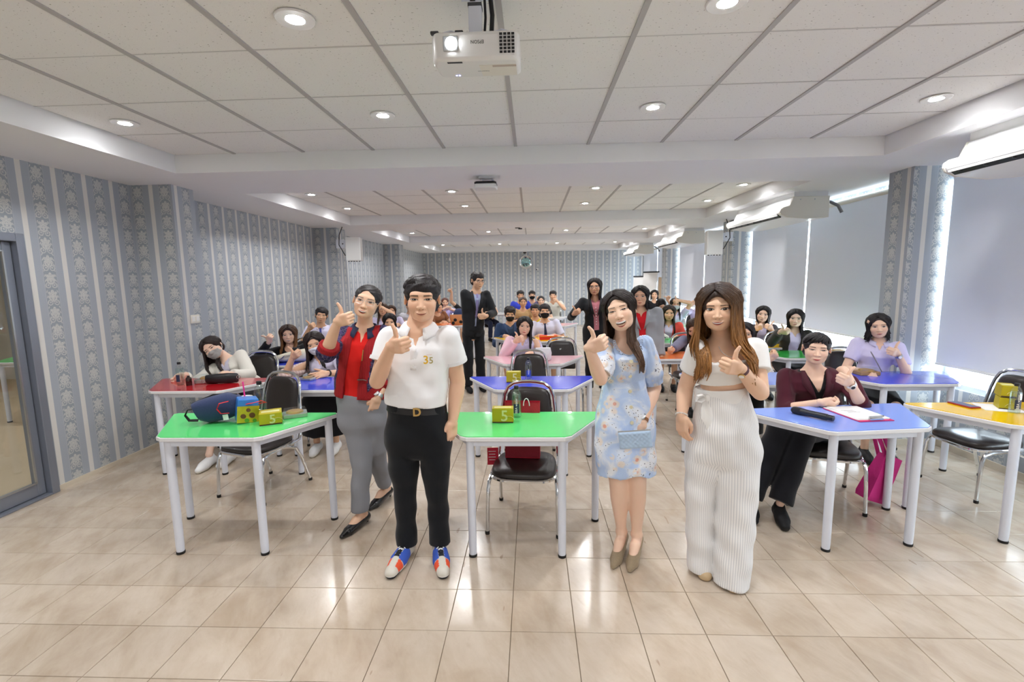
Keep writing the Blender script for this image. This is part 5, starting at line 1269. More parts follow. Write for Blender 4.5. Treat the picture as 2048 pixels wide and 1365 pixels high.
    def collar(s, name, color, zt, rt, zb, rb, gap=.35, point=.03, cy=.006, material=None, thick=.003, tilt=.0, lift=0.):
        """shirt collar: ring of two leaves round the neck, open at the front"""
        fr = s.fr; n = 30; P = []
        for i in range(n):
            t = i/(n-1); th = -math.pi/2+gap+(2*math.pi-2*gap)*t; fz = abs(2*t-1)**4
            c, sn = math.cos(th), math.sin(th); zt2 = zt-.030*max(0, -sn)*1.0-tilt*(1-abs(2*t-1)); row = []
            for q in (0, .3, .65, 1.):
                r = rt+(rb-rt)*q; z = zt2+lift*math.sin(q*math.pi)+(zb-zt2-point*fz)*q**1.3*(1 if q else 0) if q else zt2
                row.append(fr.w(r*c*1.0, cy+r*sn*.95-.012*fz*q, z))
            P.append(row)
        o = obj(name, MB().grid([[tuple(np.asarray(p)-s.o) for p in r] for r in P]), material or 'white_plastic', s.root, smooth=60)
        sd = o.modifiers.new('solid', 'SOLIDIFY'); sd.thickness = thick; sd.offset = 0; return o
    def lower(s, name, rows, legs, color, material=None, wr=.002, h=None, cuts=None, cfun=None, smooth=60., k=.045, p=2.2, crotch=None):
        """trousers: rows in torso frame for the hips, legs {side: (points, radii)}"""
        pts = [s.fr.w(0, 0, r[0]) for r in rows]+[q for P, R in legs for q in P]
        v = Vol(np.min(pts, 0)-.24, np.max(pts, 0)+.24, h or s.res); r0 = min(rows); rows = list(rows)+[(r0[0]-.035, r0[1], r0[2], r0[3]*.90, r0[4]*.93), (r0[0]-.065, r0[1], r0[2], r0[3]*.66, r0[4]*.8), (r0[0]-.085, r0[1], r0[2], r0[3]*.35, r0[4]*.6)]; v.add(lofts(s.fr, rows, p), .03)
        for P, R in legs:
            n = P[-1]-P[-2]; n = n/np.linalg.norm(n); v.add(chain(list(P)+[P[-1]+n*.06], list(R)+[R[-1]]), k, cut=[(P[-1], n)], kz=(.006, crotch-.06, .08) if crotch else None)
        if wr:
            ph = RNG.uniform(0, 6, 3); v.field(lambda X, Y, Z: wr*(np.sin(30*Z+25*X+ph[0]+2*np.sin(12*X))+.6*np.sin(47*Z-22*Y+ph[1])))
        if cuts: v.mx(cuts)
        V, Fq = v.mesh(); col = np.array(hexc(color)) if isinstance(color, str) else np.array(color)
        return Acc().add(V, Fq, cfun(V) if cfun else col).obj(name, material or CLOTH, s.root, s.o, smooth)
    def shoe(s, an, d, color='1b1b1d', sole='2a2a2a', L=.24, wd=.046, kind='flat', material=None, heel=0., cfun=None, h=.005, top=None):
        """an: ankle point; d: toe direction in plan"""
        an = np.asarray(an, float); d = np.asarray(d, float); d = np.append(d[:2], 0); d /= np.linalg.norm(d); z = an[2] if top is None else top
        fr = Frame((an[0], an[1], s.o[2]), (0, 0, 1), np.cross(d, (0, 0, 1)))   # ey = d direction? ensure below
        ex = np.cross((0, 0, 1), d)*-1; fr.ex = ex; fr.ey = d; fr.ez = np.array((0, 0, 1.))
        H = heel; v = Vol(fr.o-np.array((.24, .24, .02)), fr.o+np.array((.24, .24, .22)), h)
        def pt(x, y, zz): return fr.w(x, y, zz)
        if kind == 'pump':
            v.add(chain([pt(0, -.055, .022+H), pt(0, .04, .022+H*.6), pt(0, .12, .020), pt(0, .175*L/.24, .016)], [.030, .034, .036, .016]), .02)
            R = np.array((fr.ex, fr.ey, fr.ez)).T
            v.sub(rbox((0, 0, 0), (1, 1, 1), .01), .001) if False else None
            v.sub((lambda X, Y, Z: ell((0, 0, 0), (.0295, .086, .056))[0](*[(q) for q in (fr.to(X, Y, Z)[0], fr.to(X, Y, Z)[1]-.024, fr.to(X, Y, Z)[2]-.078-H)]), fr.o-.2, fr.o+.2), .004)
            v.mx(lambda X, Y, Z: .003-(Z-s.o[2])+0*X)
            if H > .01: v.add(rc(pt(0, -.062, H), pt(0, -.062, .004), .018, .008), .01)
        else:
            q = .9 if kind == 'sneaker' else .8
            v.add(chain([pt(0, -.05, .042), pt(0, .03, .052*q), pt(0, .10, .040*q), pt(0, .165*L/.24, .030*q)], [.039, .044, .046*wd/.046, .035 if kind == 'sneaker' and wd > .047 else .030]), .025)
            v.add(rc(pt(0, -.03, .05), pt(0, -.02, .095*q), .036, .034), .02)
            v.mx(lambda X, Y, Z: .001-(Z-s.o[2])+0*X)
        V, Fq = v.mesh(); c = np.array(hexc(color)) if isinstance(color, str) else np.array(color); l = fr.to(V[:, 0], V[:, 1], V[:, 2])
        C = np.where((l[2] < (.012 if kind != 'sneaker' else .024))[:, None], np.array(hexc(sole)), c)
        if cfun: C = cfun(l[0], l[1], l[2], C)
        return Acc().add(V, Fq, C).obj('shoe', material or CLOTHS, s.root, s.o, 60)
    def hair(s, push=True, h=.007, **spec):
        fr = s.fr; A = np.array(sorted(s.rows)); 
        def pushf(p, sx, ph, front):
            x, y, z = (float(q) for q in fr.to(*p)); zz = min(max(z, A[0, 0]), A[-1, 0]); a, b, cy = (np.interp(zz, A[:, 0], A[:, i])+m for i, m in ((3, .030), (4, .030), (2, 0)))
            if z > s.L-.015: return p
            side = 'a' if sx < 0 else 'b'; q = math.hypot(x/a, (y-cy)/b)
            isf = (side in front) and ph < spec.get('frontphi', 125)
            if isf:
                tgt = spec.get('fx', .085)*sx; k = min(1, (s.L-.015-z)/.10); x = x*(1-.55*k)+tgt*.55*k; yy = cy-b*math.sqrt(max(0, 1-min(1, abs(x)/a)**2))-.012-.01*random.random(); y = min(y, yy)
            elif q < 1.05: y = cy+b*math.sqrt(max(0.02, 1-min(.98, abs(x)/a)**2))+.006
            return fr.w(x, y, z)
        acc = build_hair(None, s.M, dict(spec, w=s.face.get('w', 1.)), pushf if push else None, h); return acc.obj('hair', HAIR, s.root, s.o, 0)
    def decal(s, name, material, u0, u1, v0, v1, off, shape=None, st=.004, col=None):
        """thin piece laid over the face (mask)"""
        U, Vv = np.meshgrid(np.arange(u0, u1+st/2, st), np.arange(v0, v1+st/2, st), indexing='ij'); Y = np.full(U.shape, -.15)
        for _ in range(34): Y = Y+np.minimum(s.sd(U, Y, Vv)-off, .02)*.85
        ok = (np.abs(s.sd(U, Y, Vv)-off) < .003)
        if shape is not None: ok &= shape(U, Vv)
        Y = Y+.35*np.maximum(np.abs(U)-.05, 0)
        idx = np.arange(U.size).reshape(U.shape); q = np.stack([idx[:-1, :-1], idx[1:, :-1], idx[1:, 1:], idx[:-1, 1:]], -1).reshape(-1, 4); q = q[ok.reshape(-1)[q].all(1)]
        W_ = xform(s.M, np.stack([U, Y, Vv], -1).reshape(-1, 3)); used = np.unique(q); mp = np.full(len(W_), -1); mp[used] = np.arange(len(used))
        o = Acc().add(W_[used], mp[q], np.array(hexc(col))).obj(name, material, s.root, s.o, 0); sd = o.modifiers.new('solid', 'SOLIDIFY'); sd.thickness = .003; sd.offset = 1; return o
    def mask(s, col='dfe3ea'):
        o = s.decal('face_mask', CLOTH, -.062, .062, -.112, -.014, .007, lambda U, V: (V < -.018-.9*np.maximum(np.abs(U)-.02, 0)*.35) & (V > -.112+1.0*np.maximum(np.abs(U)-.03, 0)), .004, col)
        M = s.M; off = Vector(s.o); mb = MB()
        for sx in (-1, 1):
            for z0, z1 in ((-.028, .005), (-.082, -.022)): mb.tube([tuple(M @ Vector((sx*.058, -.045, z0))-off), tuple(M @ Vector((sx*.074, -.01, (z0+z1)/2))-off), tuple(M @ Vector((sx*.079, .02, z1))-off)], .0018, 5)
        obj('ear_loop', mb, 'paper_white', o); return o
    def glasses(s, material='black_plastic', rx=.0205, rz=.0165, r=.0014, top_heavy=False):
        M = s.M; off = Vector(s.o); mb = MB(); w = s.face.get('w', 1.); pn = MB()
        for sx in (-1, 1):
            c = Vector((sx*.0315*w, -.100, -.003)); pts = []
            for k in range(20):
                a = 2*math.pi*k/20; e = .75; ca, sa = math.cos(a), math.sin(a)
                pts.append(tuple(M @ (c+Vector((math.copysign(abs(ca)**e, ca)*rx, .10*abs(math.copysign(abs(ca)**e, ca)*rx) if ca*sx > 0 else 0, math.copysign(abs(sa)**e, sa)*rz)))-off))
            mb.tube(pts, r*s.hs, 6, close=True); pn.add(pts, [tuple(range(20))])
            mb.tube([tuple(M @ Vector((sx*(.0315*w+rx), -.097, .004))-off), tuple(M @ Vector((sx*.073*w, -.06, .006))-off), tuple(M @ Vector((sx*.081*w, .01, .004))-off)], r*s.hs, 6)
        mb.tube([tuple(M @ Vector((-.0125, -.100, .0))-off), tuple(M @ Vector((0, -.106, .003))-off), tuple(M @ Vector((.0125, -.100, 0))-off)], r*s.hs, 6)
        o = obj('glasses', mb, material, s.root); obj('lens', pn, glass_mat('spectacle_lens', (.97, .97, .98), .05) if 'spectacle_lens' not in MATS else 'spectacle_lens', o, smooth=0); return o
    def band(s, name, side, t, r, wd, material, face=None, flat=1.):
        """ring round the forearm at fraction t of elbow-wrist; face: (material, outward dir)"""
        S, E, W = s.arms[side]; c = E+(W-E)*t; ax = (W-E)/np.linalg.norm(W-E); fr = Frame(c, ax, np.cross(ax, (0.3, .5, .8))); n = 18
        P = [[tuple(fr.w(r*math.cos(a)*q, r*math.sin(a)*q, z)-s.o) for a in np.linspace(0, 2*math.pi, n+1)] for z, q in ((-wd/2, .97), (-wd/2, 1.06), (wd/2, 1.06), (wd/2, .97))]
        o = obj(name, MB().grid(P), material, s.root)
        if face:
            d = np.asarray(face[1], float); d = d-ax*(d @ ax); d /= np.linalg.norm(d); f2 = Frame(c+d*r*.98, d, ax)
            M = Matrix(((f2.ex[0], f2.ey[0], f2.ez[0]), (f2.ex[1], f2.ey[1], f2.ez[1]), (f2.ex[2], f2.ey[2], f2.ez[2])))
            R = face[2] if len(face) > 2 else .016
            obj('watch_case', MB().lathe([(R*.9, 0), (R, .002), (R, .007), (R*.85, .0085)], tuple(f2.o-s.o), 18, M=M), face[0], o); obj('watch_dial', MB().lathe([(R*.8, .0086), (.001, .0088)], tuple(f2.o-s.o), 18, M=M), 'paper_white' if len(face) < 4 else face[3], o)
        return o

# ================================================================== the four standing in front
DARKHAIR = hexc('1d1719')
def front_man():
    pv, nk = A3(-.662, 2.64, .84), A3(-.632, 2.645, 1.385)
    p = Person('smiling man in white polo and black trousers giving a thumbs up, front left', pv, nk, A3(-.795, 2.635, 1.318), A3(-.468, 2.635, 1.318), 'e9bd9f', 'm', .0085, bulk=.92, depth=.88)
    p.head((-.604, 2.62, 1.538), yaw=9, pitch=2, roll=1, sc=1.115, st=.0011, h=.0045, w=1.0, jaw=1.0, ridge=.0135, eye=.0038, smile=.0075, mw=.0255, lipu=.0036, lipl=.0062, lip=hexc('b0685c'), brow=hexc('241a17'), browt=.0040, fold=1., neck=1.06)
    p.arm('a', (-.862, 2.565, 1.085), (-.735, 2.435, 1.300), 'fist', (.62, -.62, .48), (-.18, -.12, 1), hh=.0036)
    p.arm('b', (-.430, 2.685, 1.055), (-.458, 2.625, .838), 'relax', (-.14, -.18, -1), (-.45, -.85, .05), hh=.0038)
    p.leg('a', (-.752, 2.64, .80), (-.750, 2.63, .45), (-.765, 2.66, .085), r=.72); p.leg('b', (-.572, 2.64, .80), (-.563, 2.63, .45), (-.566, 2.66, .085), r=.72); p.finish_body()
    rows = [(.100, -.010, -.004, .172, .124), (.16, -.008, -.004, .177, .126), (.24, -.002, 0, .170, .120), (.36, 0, -.004, .178, .122), (.43, 0, 0, .184, .114), (.472, 0, .006, .172, .095), (.505, 0, .008, .126, .079), (.532, 0, .010, .082, .070)]
    p.top('polo_shirt', rows, [('a', .56, .070, .078, None), ('b', .56, .070, .078, None)], 'f4f4f6', vneck=(.43, .030, .55), wr=.0032, h=.0075)
    for sd in 'ab':
        c, n = p.cuffs[sd]; fr = Frame(c-n*.012, n, A3(1, .2, .1)); P = [[tuple(fr.w(.0765*math.cos(a)*q, .0765*math.sin(a)*q, z)-p.o) for a in np.linspace(0, 2*math.pi, 25)] for z, q in ((-.010, .99), (-.010, 1.025), (.010, 1.03), (.010, .97))]
        obj('sleeve_band', MB().grid(P), mat('white_rib', 'eeeef0', .8, bump=.3, bscale=300), p.root)
    mat('white_pique', 'f3f3f5', .8, bump=.2, bscale=400)
    p.collar('collar', None, .570, .070, .516, .118, gap=.42, point=.040, material='white_pique', thick=.005, lift=.006)
    fr = p.fr
    pl = MB()
    for x in (-.017, .0): pass
    P = [[tuple(fr.w(x, -.1245-.004*math.sin((z-.30)*9)+.02*max(0, z-.40), z)-p.o) for z in np.linspace(.315, .435, 8)] for x in (-.016, .016)]
    o = obj('placket', MB().grid(P), 'white_pique', p.root); o.modifiers.new('s', 'SOLIDIFY').thickness = .003
    for z in (.34, .38): obj('button', MB().lathe([(.0055, 0), (.005, .002), (.001, .0022)], tuple(fr.w(0, -.131, z)-p.o), 10, M=Matrix.Rotation(math.pi/2, 3, 'X')), 'white_plastic', p.root)
    T = Matrix.Translation(tuple(fr.w(.082, -.1265, .375)-p.o)) @ Matrix.Rotation(.30, 4, 'Z') @ Matrix.Rotation(math.pi/2-.04, 4, 'X')
    lettering('shirt_logo', '3', .062, T @ Matrix.Translation((-.014, 0, .004)), mat('logo_gold', 'e3b21c', .5), p.root, bold=.001); lettering('shirt_logo', '5', .048, T @ Matrix.Translation((.014, -.004, .004)), mat('logo_grey', 'a79a5c', .5), p.root, bold=.0008)
    lettering('shirt_logo', '.......', .02, T @ Matrix.Translation((.004, .034, .004)), mat('logo_red', 'd06a5c', .5), p.root)
    tr = [(-.14, 0, .004, .172, .106), (-.07, 0, .004, .181, .122), (.0, 0, .002, .180, .126), (.06, -.004, 0, .168, .120), (.108, -.006, 0, .160, .114)]
    L = [([A3(-.752, 2.645, .72), A3(-.752, 2.632, .58), A3(-.750, 2.625, .43), A3(-.756, 2.64, .28), A3(-.760, 2.645, .075)], [.099, .090, .068, .060, .062]), ([A3(-.572, 2.645, .72), A3(-.568, 2.632, .58), A3(-.564, 2.625, .43), A3(-.562, 2.64, .28), A3(-.562, 2.645, .085)], [.098, .088, .066, .060, .063])]
    p.lower('trousers', tr, L, '12151a', wr=.0028, h=.0085, crotch=.68)
    b = [[tuple(fr.w(-.006+.168*math.cos(a)*q, .121*math.sin(a)*q, z)-p.o) for a in np.linspace(0, 2*math.pi, 41)] for z, q in ((.062, 1.0), (.062, 1.035), (.100, 1.0), (.100, .96))]
    be = obj('belt', MB().grid(b), mat('black_belt', '1c1a1b', .4), p.root)
    lettering('belt_buckle', 'D', .062, Matrix.Translation(tuple(fr.w(.025, -.130, .082)-p.o)) @ Matrix.Rotation(math.pi/2, 4, 'X'), 'gold_metal', be, extrude=.004, bold=.002)
    def sn(x, y, z, C):
        C = np.where((z > .024)[:, None], np.array(hexc('d9d4c9')), np.array(hexc('f1efeb')))
        blue = (z > .026) & (y > -.03) & (y < .135) & (np.abs(x) > .016) & ~((np.abs(x) > .03) & (y < .03)); C = np.where(blue[:, None], np.array(hexc('3f5fc0')), C)
        red = (z > .022) & (y > .138) & (y < .188) & (np.abs(x) > .020); C = np.where(red[:, None], np.array(hexc('ef5a36')), C)
        C = np.where(((z < .019) & (y > .165) | (z < .006))[:, None], np.array(hexc('1d2026')), C); tong = (np.abs(x) < .015) & (y > .0) & (y < .125) & (z > .03); return np.where(tong[:, None], np.array(hexc('23262c')), C)
    for an, d in (((-.765, 2.635, 0), (-.16, -.98)), ((-.562, 2.635, 0), (.28, -.96))):
        sh = p.shoe(an, d, 'e6e3dc', 'f0efec', L=.29, wd=.050, kind='sneaker', cfun=sn, h=.0042); d = np.array((*d, 0)); d /= np.linalg.norm(d); ex = np.array((d[1]*-1, d[0], 0))*-1
        lc = MB()
        for k in range(5):
            y = .012+.021*k; z = .108-.0085*k
            for sx in (-1, 1): lc.tube([tuple(np.array((an[0]-p.o[0], an[1]-p.o[1], 0))+d*y+ex*sx*.022+A3(0, 0, z-.012)), tuple(np.array((an[0]-p.o[0], an[1]-p.o[1], 0))+d*(y+.012)+A3(0, 0, z+.002)), tuple(np.array((an[0]-p.o[0], an[1]-p.o[1], 0))+d*(y+.02)-ex*sx*.022+A3(0, 0, z-.014))], .003, 5)
        obj('laces', lc, 'paper_white', sh)
    p.hair(kind='short', col=DARKHAIR, vol=.010, hairline=.012, nf=46, nt=110, fz=.62, sweep=.5, px=.18, h=.005, seed=5)
    return p
def red_woman():
    pv, nk = A3(-1.150, 3.08, .80), A3(-1.098, 3.085, 1.350)
    p = Person('woman in glasses with red patterned jacket over a red polo, thumb raised', pv, nk, A3(-1.232, 3.065, 1.292), A3(-.985, 3.09, 1.290), 'ecc2a4', 'f', .0095, bulk=.90, depth=.80)
    p.head((-1.055, 3.03, 1.508), yaw=10, pitch=-4, roll=16, sc=.985, st=.0013, h=.005, w=1.02, jaw=1.05, eye=.0046, smile=.0055, mw=.023, open=.010, teeth=.62, lip=hexc('b23a3a'), lipu=.0042, lipl=.0058, brow=hexc('2a1f1c'), browt=.0026, fold=.8)
    p.arm('a', (-1.268, 2.86, 1.205), (-1.150, 2.775, 1.405), 'fist', (.80, -.42, .40), (-.25, -.15, .95), hh=.004)
    p.arm('b', (-.958, 3.13, 1.03), (-1.012, 3.0, .885), 'relax', (-.50, -.25, -.80), (-.55, -.75, .2), hh=.0042)
    p.leg('a', (-1.195, 3.07, .74), (-1.150, 3.02, .44), (-1.165, 2.995, .095), r=.74, foot=(-.36, -.93), heel=.02); p.leg('b', (-1.09, 3.08, .74), (-1.092, 3.14, .44), (-1.118, 3.375, .11), r=.74, foot=(-.34, -.94), heel=.03); p.finish_body()
    sh = [(.04, 0, 0, .150, .112), (.2, 0, 0, .148, .112), (.33, 0, -.006, .150, .118), (.43, 0, -.004, .150, .105), (.49, 0, .006, .12, .08), (.52, 0, .01, .08, .07)]
    p.top('red_polo', sh, (), 'e52420', vneck=(.44, .026, .56), wr=.002)
    rows = [(.080, -.004, 0, .178, .134), (.14, -.002, 0, .178, .132), (.25, 0, 0, .170, .128), (.36, 0, -.004, .166, .130), (.44, 0, 0, .166, .118), (.495, 0, .006, .140, .092), (.53, 0, .010, .095, .076), (.555, 0, .012, .070, .066)]
    red, pur, nav = np.array(hexc('a3262b')), np.array(hexc('453a63')), np.array(hexc('2c2a48'))
    def cf(x, y, z, V):
        cx = np.interp(z, [0, .2, .4, .5], [-.05, -.045, -.02, 0]); dx = np.abs(x-cx); f = (y < .02) & (y > -.148) & (dx < .105); st = .5+.5*np.sin(x*420)
        C = np.where(f[:, None], red*(.85+.25*st[:, None]), np.where((np.sin(z*95)*np.sin(x*70+y*60) > .1)[:, None], pur, nav))
        low = z < .13; C = np.where((low & ~f)[:, None], red*.8, C)
        for sd in 'ab':
            c, n = p.cuffs[sd]; t = (V-c) @ n; rr = np.linalg.norm(V-c-t[:, None]*n, axis=1); C = np.where(((t > -.038) & (rr < .075))[:, None], red*(.8+.3*np.sin(t*400)[:, None]**2), C)
        return C
    m = cattr_mat('woven_jacket', .85, spec=.2); nt = m.node_tree; g = NG(nt); b = nt.nodes['Principled BSDF']; src = b.inputs['Base Color'].links[0].from_socket
    vo = nt.nodes.new('ShaderNodeTexVoronoi'); vo.feature = 'DISTANCE_TO_EDGE'; vo.inputs['Scale'].default_value = 34; nt.links.new(g.obj(), vo.inputs['Vector'])
    mk = g.m('MULTIPLY', g.m('SUBTRACT', 1., g.step(vo.outputs['Distance'], .01, .04)), g.m('MULTIPLY', g.step(g.m('SUBTRACT', g.xyz(src)[2], g.xyz(src)[0]), -.01, .01), .35)); nt.links.new(g.mix(mk, src, hexc('b9a9c4')), b.inputs['Base Color']); nt.links.new(g.bump(g.noise(g.obj(), 220, 3), .3), b.inputs['Normal'])
    p.top('patterned_jacket', rows, [('a', 1.24, .068, .062, .056), ('b', 1.62, .066, .060, .052)], material=m, openf=[(0, .048, -.05), (.2, .044, -.045), (.4, .040, -.02), (.5, .055, 0), (.6, .08, 0)], cfun=cf, wr=.003, h=.0075)
    p.collar('collar', None, .565, .066, .512, .112, gap=.40, point=.036, material=mat('navy_knit', '1f2547', .75, bump=.2, bscale=300), thick=.004)
    fr = p.fr
    for sx in (-1, 1):
        P = [[tuple(fr.w(sx*(.045+.07*t), -.075-.008*math.sin(t*3)+.10*t*t, .500+.022*t+q)-p.o) for t in np.linspace(0, 1, 6)] for q in (-.0055, -.001)]
    obj('fastener', MB().tube([tuple(fr.w(.0, -.137, .215)-p.o), tuple(fr.w(.035, -.137, .218)-p.o), tuple(fr.w(.055, -.130, .212)-p.o)], .009, 8, flat=.5), mat('cord_brown', '7c5a55', .8), p.root)
    obj('pen', MB().tube([tuple(fr.w(.022, -.135, .34)-p.o), tuple(fr.w(.026, -.132, .41)-p.o)], .003, 6), 'gold_metal', p.root)
    tr = [(-.13, 0, .0, .146, .10), (-.05, .004, .004, .160, .120), (.03, 0, .002, .164, .122), (.10, -.004, 0, .160, .116)]
    L = [([A3(-1.180, 3.07, .70), A3(-1.155, 3.04, .52), A3(-1.148, 3.02, .40), A3(-1.162, 3.0, .24), A3(-1.168, 2.995, .105)], [.098, .080, .066, .060, .060]), ([A3(-1.085, 3.085, .70), A3(-1.085, 3.12, .50), A3(-1.093, 3.17, .40), A3(-1.108, 3.29, .24), A3(-1.116, 3.36, .135)], [.092, .074, .064, .057, .056])]
    p.lower('trousers', tr, L, '8f9197', material=cattr_mat('grey_wool', .85, bump=.2, bscale=260, spec=.2), wr=.0022, h=.0085, crotch=.66)
    p.shoe((-1.165, 2.99, 0), (-.36, -.93), '131315', '131315', L=.245, kind='pump', material=GLOSS, heel=.022, h=.0042); p.shoe((-1.118, 3.37, 0), (-.34, -.94), '131315', '131315', L=.245, kind='pump', material=GLOSS, heel=.03, h=.005)
    p.glasses('steel', .0235, .0195, .0011); p.band('wristwatch', 'b', .93, .029, .022, 'steel', ('steel', (-.3, -1, .3), .019))
    p.hair(kind='tied', col=DARKHAIR, vol=.006, hairline=.004, h=.0055, ww=1.03, seed=8)
    return p
def floral_mat():
    m, nt, b = newmat('floral_blue_cotton'); g = NG(nt); o = g.obj(); b.inputs['Roughness'].default_value = .8; b.inputs['Specular IOR Level'].default_value = .2
    def vor(scale, rnd=1., feat='F1'):
        v = nt.nodes.new('ShaderNodeTexVoronoi'); v.feature = feat; v.inputs['Scale'].default_value = scale; v.inputs['Randomness'].default_value = rnd; nt.links.new(o, v.inputs['Vector']); return v
    n1 = g.noise(o, 9, 3, .5, .6); n2 = g.noise(o, 30, 3, .6, .5)
    c = g.mix(g.step(n1, .42, .62), hexc('bcd2f4'), hexc('edf2fa'))
    v1 = vor(13); d1 = g.m('ADD', v1.outputs['Distance'], g.m('MULTIPLY', g.m('SUBTRACT', n2, .5), .16))
    fl = g.m('MULTIPLY', g.m('SUBTRACT', 1., g.step(d1, .30, .40)), g.step(n2, .38, .52)); c = g.mix(g.m('MULTIPLY', fl, .75), c, hexc('efdfcf'))
    cr = g.m('MULTIPLY', g.m('SUBTRACT', 1., g.step(d1, .12, .20)), g.step(n2, .46, .56)); c = g.mix(g.m('MULTIPLY', cr, .85), c, hexc('e09a86'))
    v2 = vor(17); lf = g.m('MULTIPLY', g.m('SUBTRACT', 1., g.step(v2.outputs['Distance'], .10, .16)), g.step(n2, .55, .6)); c = g.mix(g.m('MULTIPLY', lf, .8), c, hexc('4a5670'))
    v3 = vor(62); dt = g.m('MULTIPLY', g.m('SUBTRACT', 1., g.step(v3.outputs['Distance'], .16, .24)), g.step(n1, .5, .56)); c = g.mix(g.m('MULTIPLY', dt, .85), c, hexc('474a58'))
    nt.links.new(c, b.inputs['Base Color']); nt.links.new(g.bump(g.noise(o, 350, 2), .2), b.inputs['Normal']); return m
def dress_woman():
    pv, nk = A3(.525, 2.68, .86), A3(.514, 2.685, 1.300)
    p = Person('laughing woman in light blue floral dress with raised thumb and long dark hair', pv, nk, A3(.408, 2.665, 1.243), A3(.632, 2.685, 1.243), 'f2cdb4', 'f', .0085, bulk=.80, depth=.82)
    p.head((.480, 2.625, 1.455), yaw=-17, pitch=-5, roll=-15, sc=.985, st=.0011, h=.0045, w=.97, jaw=.98, eye=.0030, smile=.0075, mw=.0275, open=.026, teeth=.38, lipu=.0040, lipl=.0052, lip=hexc('b8484a'), brow=hexc('3a2a24'), browt=.0024, browz=.002, fold=.9, lash=.0018)
    p.arm('a', (.358, 2.485, 1.108), (.288, 2.41, 1.285), 'fist', (.70, -.50, .50), (-.42, -.10, .90), hh=.0036)
    p.arm('b', (.705, 2.725, 1.005), (.603, 2.585, .835), 'grip', (-.18, -.30, -1), (-.80, -.55, .1), hh=.0038)
    p.leg('a', (.46, 2.68, .80), (.487, 2.655, .465), (.522, 2.705, .13), foot=(-.42, -.91), heel=.05, r=.95); p.leg('b', (.588, 2.68, .80), (.598, 2.645, .465), (.606, 2.675, .13), foot=(-.40, -.92), heel=.05, r=.95); p.finish_body()
    rows = [(-.350, .004, 0, .170, .135), (-.2, 0, .002, .172, .138), (-.06, 0, .004, .170, .134), (.04, 0, .003, .158, .122), (.13, 0, 0, .130, .102), (.205, 0, 0, .115, .092), (.28, 0, -.008, .119, .104), (.335, 0, -.014, .127, .116), (.375, 0, -.004, .128, .100), (.405, 0, .004, .106, .080), (.43, 0, .008, .070, .064)]
    m = floral_mat(); fr = p.fr
    def hem(X, Y, Z): x, y, z = fr.to(X, Y, Z); return (-.338+.008*np.sin(x*38)+.01*np.cos(x*20))-z
    p.top('floral_dress', rows, (), material=m, scoop=(.452, .098, .78), wr=.003, h=.0075, hemcut=hem)
    for sd in 'ab':
        S, E, W = p.arms[sd]; v = Vol(np.minimum(S, E)-.12, np.maximum(S, E)+.12, .006); n = (E-S)/np.linalg.norm(E-S); c = S+n*np.linalg.norm(E-S)*.86
        q = (E-S); v.add(chain([S-n*.01+A3(0, 0, .012), S+q*.30, S+q*.62, S+q*.80, S+q*.98], [.050, .064, .068, .054, .047]), .02, cut=[(c, n)])
        u, w_ = Frame(S, n, A3(0, 1, .1)).ex, Frame(S, n, A3(0, 1, .1)).ey
        def g(X, Y, Z, S=S, n=n, u=u, w_=w_, q=np.linalg.norm(E-S)):
            dx, dy, dz = X-S[0], Y-S[1], Z-S[2]; a = np.arctan2(dx*u[0]+dy*u[1]+dz*u[2], dx*w_[0]+dy*w_[1]+dz*w_[2]); t = (dx*n[0]+dy*n[1]+dz*n[2])/q; return .0032*np.sin(11*a+6*t)*np.clip(np.abs(t-.45)*2.4, .15, 1)
        v.field(g); V, Fq = v.mesh(); Acc().add(V, Fq, (1, 1, 1)).obj('puff_sleeve', m, p.root, p.o, 60)
        f2 = Frame(c-n*.006, n, A3(0, 1, .1)); P = [[tuple(f2.w(.052*math.cos(a)*k, .052*math.sin(a)*k, z)-p.o) for a in np.linspace(0, 2*math.pi, 25)] for z, k in ((-.014, .96), (-.014, 1.03), (.012, 1.02), (.012, .90))]
        obj('sleeve_band', MB().grid(P), m, p.root)
    for i in range(6): obj('button', MB().lathe([(.0105, 0), (.010, .003), (.003, .0035), (.001, .003)], tuple(fr.w(.004, -np.interp(.325-.085*i, [r[0] for r in rows], [r[4]-r[2] for r in rows])-.001, .325-.085*i)-p.o), 14, M=Matrix.Rotation(math.pi/2, 3, 'X')), mat('cream_button', 'e6dfbf', .4), p.root)
    ln = MB()
    for i in range(23):                                   # lace along the neckline
        a = math.pi*(1.06+.88*i/22); x, z = .0775*math.cos(a), .452+.100*math.sin(a); rr = math.hypot(x/.13, 0); y = -.108*math.sqrt(max(.05, 1-rr*rr))-.006+.12*max(0, z-.375)
        ln.tube([tuple(fr.w(x+.0062*math.cos(b), y, z+.0062*math.sin(b))-p.o) for b in np.linspace(0, 2*math.pi, 8, False)], .0022, 5, close=True)
    obj('lace_trim', ln, mat('blue_lace', 'b7c8e4', .8), p.root)
    gl = mat('glitter_beige', 'cdb999', .32, .35, bump=.9, bscale=900, var=.5, vscale=500)
    for an, d in (((.522, 2.70, 0), (-.42, -.91)), ((.606, 2.672, 0), (-.40, -.92))): p.shoe(an, d, 'cdb999', 'b09c80', L=.25, kind='pump', heel=.055, h=.0042, material=gl)
    p.band('wristwatch', 'b', .90, .0265, .017, mat('brown_leather', '8a5a34', .5), ('steel', (-.7, -1, .2), .019)); p.band('ring', 'b', 1.0, .001, .001, 'steel')
    p.hair(kind='long', col=hexc('241c1b'), tip=hexc('6a5040'), omb=.45, vol=.010, len=.36, n=260, nd=8, part=-.012, front='b', frontphi=150, fx=.085, hairline=.002, r=.0085, ph0a=58, ph0b=44, puff=1.3, seed=4, flare=.01, h=.0055)
